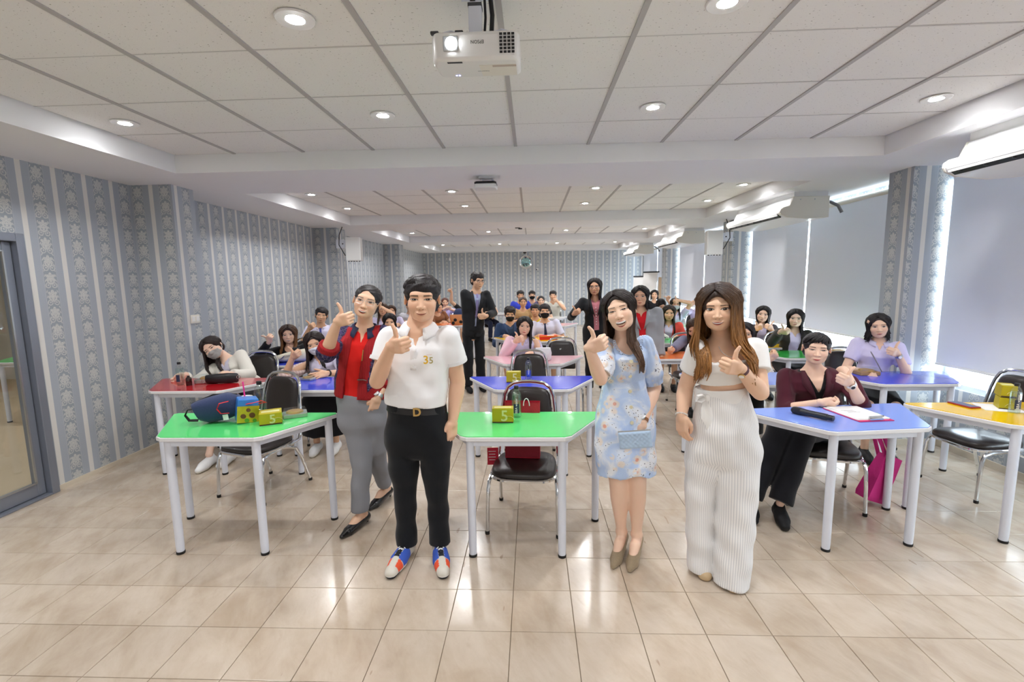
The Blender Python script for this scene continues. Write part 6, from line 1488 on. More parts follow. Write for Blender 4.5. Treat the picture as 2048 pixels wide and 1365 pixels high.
    # quilted clutch in the hand
    e = empty('clutch', (.545, 2.485, .775), 0, 'quilted light blue clutch purse held by the woman in the floral dress', 'purse')
    R = Matrix.Rotation(math.radians(-8), 3, 'Y') @ Matrix.Rotation(math.radians(-12), 3, 'Z'); G = []
    for s_ in (-1, 1):
        P = []
        for i in range(33):
            row = []
            for j in range(21):
                x = -.085+.17*i/32; z = -.048+.096*j/20; ed = min(1, (1-abs(x)/.086)*7)*min(1, (1-abs(z)/.0485)*5); q = abs(math.sin((x+z)*math.pi/.024)*math.sin((x-z)*math.pi/.024))
                row.append(tuple(R @ Vector((x, s_*(.009*max(0, ed)**.5+.005*q**.5*max(0, ed)), z))))
            P.append(row)
        G.append(P)
    mb = MB().grid(G[0]); mb.grid(G[1]); obj('purse_body', mb, mat('blue_quilt', 'b2cbe6', .35, coat=.2), e, smooth=80)
    obj('frame', MB().tube([tuple(R @ Vector((-.085+.17*t, 0, .049))) for t in np.linspace(0, 1, 5)], .004, 6), 'steel', e)
    return p
def white_woman():
    pv, nk = A3(1.020, 2.505, .86), A3(.988, 2.51, 1.322)
    p = Person('woman in white crop top and striped white wide trousers, thumb up, long brown hair', pv, nk, A3(.868, 2.50, 1.248), A3(1.160, 2.52, 1.250), 'edc4a6', 'f', .0085, bulk=.935, depth=1.0)
    p.head((.945, 2.455, 1.475), yaw=-25, pitch=1, roll=-3, sc=.995, st=.0011, h=.0045, w=1.02, jaw=1.04, eye=.0056, smile=.0055, mw=.0245, open=.0070, teeth=.72, lip=hexc('a83c40'), lipu=.0045, lipl=.0058, brow=hexc('3a2b24'), browt=.0030, fold=.7, lash=.0022, gaze=(.001, 0))
    p.arm('a', (.832, 2.585, 1.035), (.790, 2.50, .900), 'relax', (.10, -.20, -1), (.55, -.85, .1), hh=.004, r=1.08)
    p.arm('b', (1.150, 2.405, 1.050), (1.000, 2.305, 1.195), 'fist', (-.78, -.48, .38), (.22, -.12, .95), hh=.0036, r=1.12)
    p.leg('a', (.940, 2.52, .78), (.920, 2.52, .45), (.935, 2.53, .10), r=.75); p.leg('b', (1.085, 2.50, .78), (1.068, 2.44, .45), (1.048, 2.43, .10), r=.75); p.finish_body()
    wk = cattr_mat('white_rib_knit', .8, bump=.15, bscale=500, spec=.2)
    rows = [(.226, -.018, 0, .124, .100), (.25, -.020, -.006, .126, .106), (.30, -.018, -.018, .132, .124), (.345, -.010, -.018, .140, .126), (.385, 0, -.006, .150, .108), (.425, 0, .004, .13, .085), (.45, 0, .01, .09, .07)]
    p.top('crop_top', rows, [('b', .52, .066, .070, None), ('a', .50, .064, .066, None)], 'f2f1ef', material=wk, openf=[(.349, -.05), (.352, .104), (.5, .112)], wr=.0015, h=.007)
    m, nt, b = newmat('white_pinstripe'); g = NG(nt); o = g.xyz(g.obj()); b.inputs['Roughness'].default_value = .8; b.inputs['Specular IOR Level'].default_value = .15
    at = nt.nodes.new('ShaderNodeAttribute'); at.attribute_name = 'Col'
    st = g.step(g.m('ABSOLUTE', g.m('SUBTRACT', g.m('FRACT', g.m('MULTIPLY', g.xyz(at.outputs['Vector'])[0], 1/.0115)), .5)), .34, .42)
    nt.links.new(g.mix(g.m('MULTIPLY', st, .65), hexc('f1f0ef'), hexc('b4b6bc')), b.inputs['Base Color'])
    tr = [(-.15, 0, .0, .158, .122), (-.09, 0, .0, .165, .136), (-.02, 0, .0, .162, .136), (.05, -.002, 0, .152, .124), (.12, -.010, 0, .139, .112), (.195, -.014, 0, .126, .102)]
    L = [([A3(.935, 2.525, .72), A3(.915, 2.525, .55), A3(.912, 2.52, .40), A3(.918, 2.515, .2), A3(.930, 2.51, .028)], [.108, .088, .078, .074, .076]), ([A3(1.085, 2.49, .72), A3(1.078, 2.46, .55), A3(1.072, 2.445, .40), A3(1.062, 2.425, .2), A3(1.048, 2.405, .004)], [.118, .108, .102, .096, .090])]
    def stripes(V):
        out = np.zeros((len(V), 3)); x, y, z = p.fr.to(V[:, 0], V[:, 1], V[:, 2]); u = np.arctan2(x, -y)*.150
        zz = V[:, 2]; dd = []
        for P, R in L:
            P = np.array(P); dd.append(np.hypot(V[:, 0]-np.interp(zz, P[::-1, 2], P[::-1, 0]), V[:, 1]-np.interp(zz, P[::-1, 2], P[::-1, 1]))-np.interp(zz, P[::-1, 2], R[::-1]))
        sg = dd[1] < dd[0]
        for k, (P, R) in enumerate(L):
            P = np.array(P); c = np.stack([np.interp(zz, P[::-1, 2], P[::-1, i]) for i in (0, 1)], 1); a = np.arctan2(V[:, 0]-c[:, 0], -(V[:, 1]-c[:, 1]))*.092; m_ = (zz < .66) & (sg if k else ~sg); u = np.where(m_, a, u)
        out[:, 0] = u+2.; return out
    p.lower('wide_trousers', tr, L, 'f2f1ef', material=m, wr=.0030, h=.0085, cfun=stripes, crotch=.62)
    fr = p.fr; wf = mat('white_sash', 'efeeec', .8, bump=.1, bscale=200)
    bs = [[tuple(fr.w(-.013+.130*math.cos(a)*q, .105*math.sin(a)*q, z+.012*math.sin(a*1)*0)-p.o) for a in np.linspace(0, 2*math.pi, 41)] for z, q in ((.128, 1.04), (.140, 1.07), (.165, 1.05), (.19, 1.045), (.20, .99))]
    sash = obj('sash', MB().grid(bs), wf, p.root)
    k0 = fr.w(-.118, -.062, .165)
    obj('knot', MB().lathe([(.001, -.022), (.018, -.016), (.023, 0), (.018, .016), (.001, .022)], tuple(k0-p.o), 12), wf, sash)
    obj('bow_loop', MB().tube([tuple(k0+A3(*d)-p.o) for d in ((0, 0, 0), (-.03, -.01, .018), (-.052, -.012, .010), (-.056, -.012, -.012), (-.035, -.012, -.014), (-.01, -.008, -.004))], [.008, .015, .016, .015, .013, .008], 8, flat=.45), wf, sash)
    obj('sash_tail', MB().tube([tuple(k0+A3(*d)-p.o) for d in ((0, 0, 0), (.006, -.018, -.05), (.012, -.024, -.11), (.022, -.026, -.165), (.036, -.024, -.200))], [.010, .022, .030, .026, .004], 8, flat=.22, up=(0, 1, 0)), wf, sash)
    obj('sash_tail', MB().tube([tuple(k0+A3(*d)-p.o) for d in ((0, 0, 0), (-.014, -.014, -.05), (-.012, -.02, -.10), (.0, -.022, -.15))], [.010, .018, .022, .004], 8, flat=.22, up=(0, 1, 0)), wf, sash)
    p.band('wristwatch', 'b', .90, .0285, .016, mat('plum_strap', '5d3440', .5), ('gold_metal', (-.8, -1, -.6), .0165))
    S, E, W = p.arms['a']; ax = (W-E)/np.linalg.norm(W-E); f2 = Frame(E+(W-E)*.95, ax, A3(0, 1, .1)); bd = MB()
    for i in range(20):
        a = 2*math.pi*i/20; bd.lathe([(.001, -.0042), (.0035, -.003), (.0042, 0), (.0035, .003), (.001, .0042)], tuple(f2.w(.0285*math.cos(a), .0285*math.sin(a), 0)-p.o), 6)
    obj('bead_bracelet', bd, mat('pearl', 'e9e6e0', .25, coat=.4), p.root)
    obj('necklace', MB().tube([tuple(fr.w(.058*math.cos(a), -.085-.022*math.sin(a)*-1*0-.03*max(0, -math.sin(a)), .432+.058*math.sin(a))-p.o) for a in np.linspace(math.pi*1.02, math.pi*1.98, 17)], .0013, 5), 'steel', p.root)
    for an, d in (((.935, 2.575, 0), (-.05, -.98)), ((1.05, 2.475, 0), (-.08, -.97))): p.shoe(an, d, 'c9b08c', 'a58a68', L=.18, kind='pump', heel=.03, h=.006)
    p.hair(kind='long', col=hexc('33241d'), tip=hexc('a8753f'), omb=.12, vol=.018, len=.38, n=300, nd=8, part=-.014, front='ab', frontphi=120, fx=.125, hairline=.002, r=.0098, ph0a=52, ph0b=38, puff=1.7, seed=9, flare=.055, h=.0055)
    return p
front_man(); red_woman(); dress_woman(); white_woman()

# ================================================================== everybody else
UNI, NAVY = 'd6cfee', '20274a'
def person2(label, seat, face, hc, sex='f', skin='e4b696', yaw=0, pitch=0, roll=0, hs=.98, top='d6cfee', top_kind='shirt', sleeve=.55, arms=None, hair=None, lower=('skirt', '17171b'), mask=None, glasses=None, tie=None, inner=None, stand=False, res=.014, far=1, bulk=.98, facek=None, shoes='1b1b1d', group='seated students and staff', legs=None, collar=True, depth=.92, mtop=None, pattern=None, vdeep=.085, vwide=.030):
    """seat: (x, y) of the pelvis; face: heading in degrees, 0 towards the camera side (-y); hc: centre of the head"""
    fa = math.radians(face); fw = A3(math.sin(fa), -math.cos(fa), 0); sd = A3(math.cos(fa), math.sin(fa), 0); hc = np.asarray(hc, float)
    facek = dict(dict(w=1.03, jaw=1.0 if sex == 'f' else 1.08, ridge=.0105 if sex == 'f' else .013), **(facek or {}))
    pz = .545 if not stand else .90*stand
    pv = A3(seat[0], seat[1], pz); M = headM(hc, yaw, pitch, roll, hs); nk = np.array(M @ Vector((0, .03, -.150)))
    wS = .158 if sex == 'f' else .180; ez = (nk-pv)/np.linalg.norm(nk-pv); sdd = sd-ez*(sd @ ez); sdd /= np.linalg.norm(sdd)
    sa = nk-ez*.058-sdd*wS*bulk; sb = nk-ez*.058+sdd*wS*bulk
    p = Person(label, pv, nk, sa, sb, skin, sex, res, group, bulk*.88, .82)
    p.head(hc, yaw, pitch, roll, hs, st=.0016*far, h=.0055+.0012*far, **(facek or {}))
    arms = arms or {}
    for side in 'ab':
        sgn = -1 if side == 'a' else 1; S = sa if side == 'a' else sb
        a = arms.get(side, 'rest')
        if isinstance(a, str):
            if a == 'rest': W = pv+fw*.30+sd*sgn*.12; W[2] = .775 if not stand else .0; pole = sd*sgn*.5+A3(0, 0, -.8)-fw*.2; hand, f, t = 'soft', fw*.8-sd*sgn*.6, A3(0, 0, 1)*.5-sd*sgn*.8+A3(0, 0, .4)
            if a == 'down' or (a == 'rest' and stand): W = S+A3(0, 0, -.50)+sd*sgn*.05+fw*.05; pole = -fw; hand, f, t = 'relax', A3(0, 0, -1)+fw*.1, fw
            if a == 'lap': W = pv+fw*.22+sd*sgn*.06; W[2] = .68; pole = sd*sgn-fw*.4; hand, f, t = 'soft', fw-sd*sgn*.5, -sd*sgn+A3(0, 0, .5)
        else: W, hand, f, t, pole = a
        l1 = .27 if sex == 'f' else .29; E, W2 = ik(S, W, l1, l1*.90, pole)
        p.arm(side, E, W2, hand, f, t, hh=.0045+.0016*far, r=.9 if sleeve > 1.5 else 1.)
    kind = lower[0]; mat_l = CLOTH
    if stand:
        K = {}
        for side in 'ab':
            sgn = -1 if side == 'a' else 1; H = pv+sd*sgn*.085-A3(0, 0, .04); Kn = A3(*(seat+sd[:2]*sgn*.09+fw[:2]*.02), .47*stand); An = A3(*(seat+sd[:2]*sgn*.10), .085); p.leg(side, H, Kn, An, r=.74); K[side] = (H, Kn, An)
    else:
        K = {}
        for side in 'ab':
            sgn = -1 if side == 'a' else 1; H = pv+sd*sgn*.085; Kn = pv+fw*.40+sd*sgn*.10; Kn[2] = .49; An = pv+fw*.36+sd*sgn*.09; An[2] = .10
            if legs: Kn, An = (np.asarray(q, float) for q in legs[side])
            p.leg(side, H, Kn, An, r=.80 if kind == 'trousers' else .95); K[side] = (H, Kn, An)
    p.finish_body(); L = p.L; k = L/.5
    # upper garment
    base = prof(sex, L, bulk*1.03, depth*1.02)
    hem = -.02 if not stand else -.06
    rows = [r for r in base if r[0] > hem+.005 and r[0] < L*.985]
    rows = [(hem, 0, 0, np.interp(hem, [b[0] for b in base], [b[3] for b in base]), np.interp(hem, [b[0] for b in base], [b[4] for b in base]))]+rows
    if top_kind in ('jacket', 'cardigan', 'blazer'):
        inn = inner or 'eeeeee'; p.top('shirt', rows, (), inn, vneck=(L-vdeep, vwide, L+.02), wr=.001, h=res)
        rj = [(r[0] if i else hem-.05, r[1], r[2], r[3]+.012, r[4]+.013) for i, r in enumerate(rows)]
        rj = [r for r in rj if r[0] < L*.97]
        op = .035 if top_kind != 'cardigan' else .05
        p.top(top_kind, rj, [(q, sleeve, .064, .056, .046) for q in 'ab'], top, openf=[(hem-.06, .012 if top_kind == 'blazer' else .03), (L*.45, .012 if top_kind == 'blazer' else op), (L*.93, .060), (L+.05, .07)], wr=.003, h=res, material=mtop)
        if top_kind == 'blazer' or top_kind == 'jacket':
            for sgn in (-1, 1):
                b0 = [np.interp(z, [r[0] for r in rj], [r[4]-r[2] for r in rj])+.013 for z in (L*.50, L*.68, L*.84, L*.97)]
                P = [[tuple(p.fr.w(sgn*(x), -yy, z)-p.o) for x, yy, z in ((.016, b0[0], L*.50), (.036, b0[1], L*.68), (.052, b0[2]*.99, L*.84), (.066, b0[3]*.80, L*.985))], [tuple(p.fr.w(sgn*x, -yy, z)-p.o) for x, yy, z in ((.022, b0[0], L*.50), (.075, b0[1]*.97, L*.70), (.100, b0[2]*.86, L*.80), (.088, b0[3]*.66, L*.985))]]
                o = obj('lapel', MB().grid(P), mat('lapel_'+top, top, .8), p.root); o.modifiers.new('s', 'SOLIDIFY').thickness = .005
    else:
        p.top('shirt' if top_kind != 'dress' else 'dress', rows, [(q, sleeve, .063*bulk, .061*bulk, .042) for q in 'ab'] if sleeve > 0 else (), top, vneck=(L-.10, .034, L+.02) if top_kind == 'shirt' else None, scoop=(L+.01, .075, 1.0) if top_kind != 'shirt' else None, wr=.002, h=res, material=mtop)
        if top_kind == 'shirt' and collar: p.collar('collar', None, L+.010, .062, L-.035, .092, gap=.40, point=.026, material=mat('fabric_'+top, top, .8), thick=.004)
    if tie:
        fr = p.fr; b1 = lambda z: np.interp(z, [r[0] for r in rows], [r[4]-r[2] for r in rows])+.006
        P = [[tuple(fr.w(sx*w, -b1(z)-.002, z)-p.o) for z, w in ((L*.30, .004), (L*.36, .026), (L*.7, .018), (L*.86, .012), (L*.92, .018))] for sx in (-1, 1)]
        o = obj('necktie', MB().grid(P), mat('tie_'+tie, tie, .6), p.root); o.modifiers.new('s', 'SOLIDIFY').thickness = .006
    # lower garment
    hr = [(-.08, 0, 0, .146*bulk, .104), (-.02, 0, 0, .160*bulk, .122), (.05, 0, 0, .152*bulk, .116)]
    if kind == 'trousers':
        Ls = []
        for side in 'ab':
            H, Kn, An = K[side]; w_ = lower[2] if len(lower) > 2 else 1.
            Ls.append(([H+(Kn-H)*.05, H*.5+Kn*.5, Kn, Kn*.5+An*.5, An+A3(0, 0, .01)], [.092*bulk, .082*bulk, .066*w_, .060*w_, .060*w_]))
        p.lower('trousers', hr, Ls, lower[1], wr=.0025, h=res, k=.022, crotch=(pz-.14) if stand else None)
    elif kind == 'skirt':
        v = []
        (Ha, Ka, Aa), (Hb, Kb, Ab) = K['a'], K['b']; ln = lower[2] if len(lower) > 2 else .95
        Ls = [([H, H+(Kn-H)*.5, H+(Kn-H)*ln], [.098, .090, .078]) for H, Kn, An in (K['a'], K['b'])]; m = (Ha+Hb)/2; mk = (Ka+Kb)/2; Ls.append(([m, m+(mk-m)*.5, m+(mk-m)*ln], [.095, .080, .068]))
        if ln > 1.05: Ls = [([H, Kn, Kn*.25+An*.75], [.098, .10, .12]) for H, Kn, An in (K['a'], K['b'])]+[([m, mk, mk*.25+(Aa+Ab)/2*.75], [.095, .10, .13])]
        p.lower('skirt', hr, Ls, lower[1], wr=.002, h=res)
    for side in 'ab':
        An = K[side][2]; p.shoe((An[0], An[1], 0), fw, shoes, '2a2a2a' if shoes != 'efefef' else 'e0ddd0', kind='sneaker', h=.007+.003*far)
    if mask: p.mask(mask)
    if glasses: p.glasses(glasses, .021, .0165, .0018)
    hs_ = dict(kind='long', col=DARKHAIR, n=int(150/far), nd=6, sides=4 if far > 1.5 else 5, r=.0085*(1+.25*far), len=.30, hairline=.004, ph0=52, seed=len(bpy.data.objects) % 97, h=.006+.0015*far); hs_.update(hair or {})
    if hs_['kind'] == 'short': hs_.setdefault('nf', int(40/far)+6); hs_.setdefault('nt', int(80/far)); hs_['r'] = .01
    p.hair(**hs_); LAST['p'] = p
    if not stand and not any(q in label for q in ('maroon', 'near window', 'white cardigan', 'plaid', 'ombre', 'pink sleeve', 'second row', 'olive', 'grey hoodie')):
        d = label.split(',')[0].split(); c_ = np.array(seat)+fw[:2]*.03; chair((float(c_[0]), float(c_[1])), fa, 'black vinyl chair under the '+' '.join(d[:11]))
    return p
def TH(W, f, t, pole=(0, 0, -1), hand='fist'): return (A3(*W), hand, f, t, A3(*pole))
BR = hexc('4a3325')
LAST = {}
def people():
    # ---- seated, right
    p = person2('seated woman in a maroon blazer with a thumb up at the light blue table', (2.10, 3.50), -16, (2.018, 3.44, 1.117), yaw=-24, pitch=2, roll=3, hs=.98, top='4a1726', top_kind='blazer', inner='1a181b', sleeve=1.25, bulk=1.12, res=.009, far=1.0, skin='f0c9b0', vdeep=.17, vwide=.075,
        arms={'a': TH((1.93, 3.20, .785), (.9, -.25, -.05), (.2, -.6, .75), (-.6, .3, -.7), 'soft'), 'b': TH((2.085, 3.165, .93), (-.62, -.50, .52), (.40, -.12, .88), (.55, .2, -.8))},
        hair=dict(kind='tied', vol=.009, fringe=True, nf=40, fz=.34, px=.28, sweep=-.9, hairline=-.002), lower=('trousers', '14141a', 1.25), legs={'a': ((1.72, 3.30, .56), (1.50, 3.20, .11)), 'b': ((1.86, 3.26, .56), (1.66, 3.12, .11))}, shoes='131315',
        facek=dict(smile=.007, mw=.024, eye=.0032, lip=hexc('c04048'), fold=.9, w=1.05, jaw=1.08), group=None)
    p.band('wristwatch', 'b', .92, .030, .022, 'white_plastic', ('white_plastic', (-.6, -1, .3), .016, 'black_plastic'))
    p = person2('seated woman in a lilac blouse with short dark hair by the near window', (3.16, 4.53), -20, (3.175, 4.49, 1.162), yaw=-30, pitch=3, roll=-5, hs=.95, top=UNI, res=.010, far=1.2, sleeve=.62, skin='ecc5aa',
        arms={'a': 'rest', 'b': TH((3.245, 4.33, .93), (-.55, -.42, .60), (.30, -.1, .92), (.5, .1, -.8))}, hair=dict(kind='bob', len=.16, vol=.009, n=150, part=-.01, puff=.5), lower=('skirt', '17171b'), facek=dict(smile=.001, lip=hexc('b35450')), group=None)
    p.band('wristwatch', 'b', .88, .027, .02, 'steel', ('steel', (-.5, -1, .2), .016))
    st = MB().tube([tuple(p.fr.w(-.10, -.03, p.L-.045)-p.o), tuple(p.fr.w(-.055, -.118, p.L-.13)-p.o), tuple(p.fr.w(.0, -.140, p.L-.22)-p.o), tuple(p.fr.w(.07, -.125, p.L-.33)-p.o), tuple(p.fr.w(.13, -.05, p.L-.42)-p.o)], .005, 6); obj('bag_strap', st, mat('grey_strap', '8a8590', .6), p.root)
    obj('hair_clip', MB().box(tuple(Vector(p.M @ Vector((-.075, -.045, .05)))-Vector(p.o)), (.012, .03, .03), 0, Matrix.Rotation(.4, 3, 'X')), mat('peach_clip', 'e8c3a8', .4), p.root, bevel=.004, smooth=0)
    person2('seated woman with long black hair in a dark olive jacket leaning her thumb left', (3.20, 6.02), -12, (3.211, 5.94, 1.111), yaw=-26, roll=2, hs=.96, top='3a3834', top_kind='cardigan', inner=UNI, sleeve=1.85, far=1.5, skin='f0cdb6',
        arms={'a': TH((2.89, 5.64, .985), (-.35, -.4, .75), (-.45, -.2, .8), (-.5, .2, -.8)), 'b': 'rest'}, hair=dict(len=.30, part=.0, front='b'), facek=dict(smile=.005, mw=.022, lip=hexc('c0626a')))
    person2('seated woman in lilac shirt giving two thumbs up beside the far blind', (3.17, 6.78), -14, (3.181, 6.70, 1.105), yaw=-26, roll=8, hs=.96, top='4a474c', top_kind='cardigan', inner=UNI, sleeve=1.8, far=1.6, skin='f0cbb2',
        arms={'a': TH((2.96, 6.42, .93), (.5, -.4, .7), (-.5, -.1, .8), (-.6, .2, -.7)), 'b': TH((3.16, 6.40, .93), (-.5, -.4, .7), (.5, -.1, .8), (.6, .2, -.7))}, hair=dict(len=.28, front='ab'), facek=dict(smile=.006, open=.006, mw=.023))
    person2('student in grey hoodie slumped behind the orange table, mostly hidden', (2.02, 5.98), -10, (1.98, 5.86, 1.01), yaw=-35, pitch=25, roll=-5, hs=.96, top='6f6c86', top_kind='sweater', sleeve=1.9, far=1.6, arms={'a': TH((1.62, 5.52, .80), (-.8, -.6, 0), (0, 0, 1), (-.6, .3, -.6), 'soft')}, hair=dict(len=.30, col=BR, front='ab'))
    person2('student hidden behind the woman in white, one hand up, second row', (2.02, 4.78), -15, (2.08, 4.74, 1.07), yaw=-20, hs=.95, top='e4e2df', top_kind='sweater', sleeve=1.8, far=1.5, arms={'a': TH((2.19, 4.45, .86), (-.2, -.4, .9), (-.6, -.1, .4), (-.5, .2, -.8)), 'b': 'lap'}, lower=('skirt', '101014', 1.2), hair=dict(len=.25))
    person2('young woman with long hair in a red jacket behind the cloth bag', (2.02, 7.25), -10, (2.03, 7.15, 1.108), yaw=-12, pitch=4, hs=.97, top='cf4a3e', top_kind='cardigan', inner=UNI, sleeve=1.9, far=1.8, hair=dict(len=.34, col=hexc('2f221d'), front='ab'), skin='dcae8e', facek=dict(smile=-.001))
    person2('student with a white mask covering the eyes with one arm, right side', (2.70, 9.2), -10, (2.705, 9.12, 1.125), yaw=-8, hs=.97, top=UNI, far=2.2, mask='cdd0d6', arms={'b': TH((2.72, 8.98, 1.20), (-.8, -.4, .2), (-.2, -.2, .8), (.8, .1, -.2))}, hair=dict(len=.30, front='b'))
    person2('woman in lilac with her left thumb raised beside the masked student', (3.30, 9.7), -12, (3.296, 9.6, 1.14), yaw=-30, pitch=-6, hs=.97, top=UNI, far=2.2, arms={'a': TH((3.10, 9.42, 1.08), (.1, -.3, .9), (-.6, 0, .4), (-.6, .1, -.7))}, hair=dict(kind='tied', col=BR))
    person2('woman in a black top sitting back by the flip charts', (3.07, 12.2), -8, (3.07, 12.12, 1.20), yaw=-14, hs=1.0, top='1d1c20', top_kind='tee', far=2.4, hair=dict(len=.14, kind='bob'), lower=('trousers', '17171b'))
    person2('student with bowed head and a raised hand behind the red jacket woman', (2.66, 10.1), 0, (2.671, 10.0, 1.065), yaw=10, pitch=35, hs=.97, top='30303a', top_kind='tee', far=2.4, arms={'b': TH((2.76, 9.85, 1.17), (.1, -.2, 1), (-.6, 0, .2), (.5, .2, -.8))}, hair=dict(len=.10, kind='bob'))
    # ---- standing in the middle
    p = person2('standing woman in a black jacket and pink blouse with glasses and a thumb up', (.90, 6.66), -6, (.862, 6.60, 1.517), yaw=-12, roll=-3, hs=1.0, top='1f2024', top_kind='jacket', inner='c9808a', sleeve=1.85, far=1.5, stand=.98, bulk=1.10, skin='d9a888', glasses='black_plastic', res=.012,
        arms={'a': TH((.555, 6.34, 1.17), (.2, -.5, .8), (-.5, -.1, .8), (-.5, .3, -.7)), 'b': 'down'}, hair=dict(len=.36, front='a', part=.0, frontphi=100), lower=('trousers', '17171c'), shoes='8b7a6c', facek=dict(lip=hexc('b0525a'), smile=.003), group=None)
    fr = p.fr
    for i in range(7): obj('pearl_button', MB().lathe([(.001, -.007), (.007, 0), (.001, .007)], tuple(fr.w(0, -.118-.012*math.sin(i*.5), p.L-.13-.038*i)-p.o), 6), 'white_plastic', p.root)
    person2('standing woman in a grey jacket with black collar over a red top', (1.27, 5.47), -10, (1.215, 5.42, 1.425), yaw=-16, roll=-2, hs=1.0, top='a0a3a8', top_kind='jacket', inner='d8202a', sleeve=1.9, far=1.3, stand=.94, bulk=1.14, res=.012, skin='dcae90',
        arms={'a': 'down', 'b': 'down'}, hair=dict(kind='bob', len=.17, vol=.011, n=150, puff=.4), lower=('trousers', '84878c'), facek=dict(lip=hexc('b86058')), group=None)
    p = person2('standing man in a black suit and glasses with a small thumbs up', (-.86, 6.92), 22, (-.77, 6.84, 1.629), sex='m', yaw=34, pitch=8, hs=1.02, top='202226', top_kind='blazer', inner='a9b4d4', sleeve=1.88, far=1.4, stand=1.04, res=.012, skin='e2b696', glasses='black_plastic', bulk=.90,
        arms={'b': TH((-.64, 6.64, 1.13), (-.5, -.4, .5), (.0, -.1, 1), (.5, .3, -.8)), 'a': TH((-.945, 6.86, .85), (.3, -.3, -.9), (.3, -.9, 0), (-.4, .8, 0), 'relax')}, hair=dict(kind='short', fz=.60), lower=('trousers', '1a1c20', 1.15), shoes='161618', tie='8f86b8', group=None, facek=dict(smile=.002, lip=hexc('a8695e')))
    # ---- seated, centre
    person2('student with long black hair and one pink sleeve, thumb up, at the pink table', (-.12, 5.82), -2, (-.09, 5.72, 1.075), yaw=4, roll=8, hs=.97, top=UNI, far=1.4, sleeve=1.4, res=.011, skin='edc3a8',
        arms={'a': TH((-.19, 5.48, .925), (.4, -.4, .8), (-.4, -.1, .8), (-.6, .1, -.8)), 'b': 'rest'}, hair=dict(len=.30, front='b', part=-.02), facek=dict(smile=.0015, lip=hexc('c2474c')))
    pp = bpy.context.scene.objects and LAST['p']; S, E, W = pp.arms['a']; v = Vol(np.minimum(np.minimum(S, E), W)-.1, np.maximum(np.maximum(S, E), W)+.1, .009); n = (W-E)/np.linalg.norm(W-E); v.add(chain([S, S*.5+E*.5, E, W], [.068, .066, .062, .046]), .01, cut=[(W-n*.02, n)]); V, Fq = v.mesh(); Acc().add(V, Fq, hexc('eec3d0')).obj('pink_sleeve', CLOTH, pp.root, pp.o, 60)
    person2('student in a navy sports jacket and black mask', (-.30, 7.55), 0, (-.342, 7.45, 1.10), sex='m', yaw=3, pitch=10, hs=.98, top='2f4468', top_kind='jacket', inner='3a4a66', sleeve=1.9, far=1.8, mask='1c1d20', hair=dict(kind='short', fz=.42, vol=.014), skin='dcae8e')
    person2('student in a white shirt, navy tie and black mask', (.23, 7.55), 0, (.20, 7.46, 1.135), sex='m', yaw=2, hs=1.0, top='dcdcf2', sleeve=.7, far=1.7, mask='15161a', tie=NAVY, hair=dict(kind='short', fz=.50), skin='dcae8e', res=.012)
    person2('student in a yellow shirt peering from behind the tie student', (.06, 8.65), 0, (.06, 8.56, 1.08), sex='m', yaw=-4, hs=.98, top='e2c12e', far=2., hair=dict(kind='short', fz=.5), skin='d8a07a')
    person2('woman in a tan blouse with her hair tied, seated in the back centre', (-.18, 10.3), 0, (-.186, 10.2, 1.15), yaw=4, hs=.98, top='cda778', top_kind='tee', far=2.3, hair=dict(kind='tied', col=BR), skin='e0ac86')
    person2('man in a royal blue shirt at the back centre', (-.27, 11.65), 0, (-.269, 11.55, 1.25), sex='m', yaw=6, hs=1.0, top='3848c4', top_kind='tee', far=2.4, hair=dict(kind='short'), skin='d8a684')
    person2('student in grey with a black mask and thumb up at the back', (.02, 12.2), 0, (.01, 12.1, 1.23), sex='m', yaw=3, hs=.98, top='6c6690', top_kind='tee', far=2.4, mask='15161a', hair=dict(kind='short', fz=.4), arms={'b': TH((.20, 11.96, 1.10), (-.2, -.3, .9), (.6, 0, .5), (.5, .2, -.8))})
    person2('woman with dark tied hair in black top at the back', (.22, 11.1), 0, (.213, 11.0, 1.14), yaw=2, hs=.96, top='1d1d22', top_kind='tee', far=2.4, hair=dict(kind='tied'), skin='e8c0a4')
    person2('man in a white floral shirt with his fist at his cheek, back row', (.54, 11.75), -4, (.517, 11.65, 1.235), sex='m', yaw=-4, hs=.98, top='d9d9cf', top_kind='shirt', far=2.2, arms={'b': TH((.61, 11.5, 1.10), (-.4, -.2, .8), (.3, 0, .9), (.7, .1, -.7))}, hair=dict(kind='short', fz=.45), lower=('trousers', '3a3a44'), collar=False)
    person2('man in a black t-shirt sitting sideways by the back wall', (-1.24, 12.9), 35, (-1.197, 12.8, 1.175), sex='m', yaw=30, pitch=28, hs=.98, top='1b1b1e', top_kind='tee', far=2.2, hair=dict(kind='short'), lower=('trousers', '232a44'), arms={'b': 'lap'})
    # ---- seated, left
    p = person2('seated woman in a white cardigan and grey mask resting her tilted head', (-2.96, 4.72), 4, (-3.195, 4.60, 1.0), yaw=14, pitch=6, roll=-38, hs=.99, top='ece9df', top_kind='cardigan', inner='d8d4e6', sleeve=1.9, far=1.1, res=.010, mask='a9a7a6', skin='f0cbb4',
        arms={'a': TH((-3.26, 4.28, .79), (-.8, -.55, 0), (-.3, -.3, .9), (-.4, .3, -.6), 'soft'), 'b': TH((-2.84, 4.30, .79), (-.6, -.6, 0), (-.3, .1, .9), (.6, .3, -.6), 'soft')}, hair=dict(len=.36, col=hexc('2e2220'), front='ab', n=170), facek=dict(eye=.0036), lower=('skirt', '2a2a30'), shoes='efefef', legs={'a': ((-2.98, 4.32, .54), (-2.92, 4.02, .11)), 'b': ((-2.84, 4.32, .56), (-2.80, 4.12, .16))}, group=None)
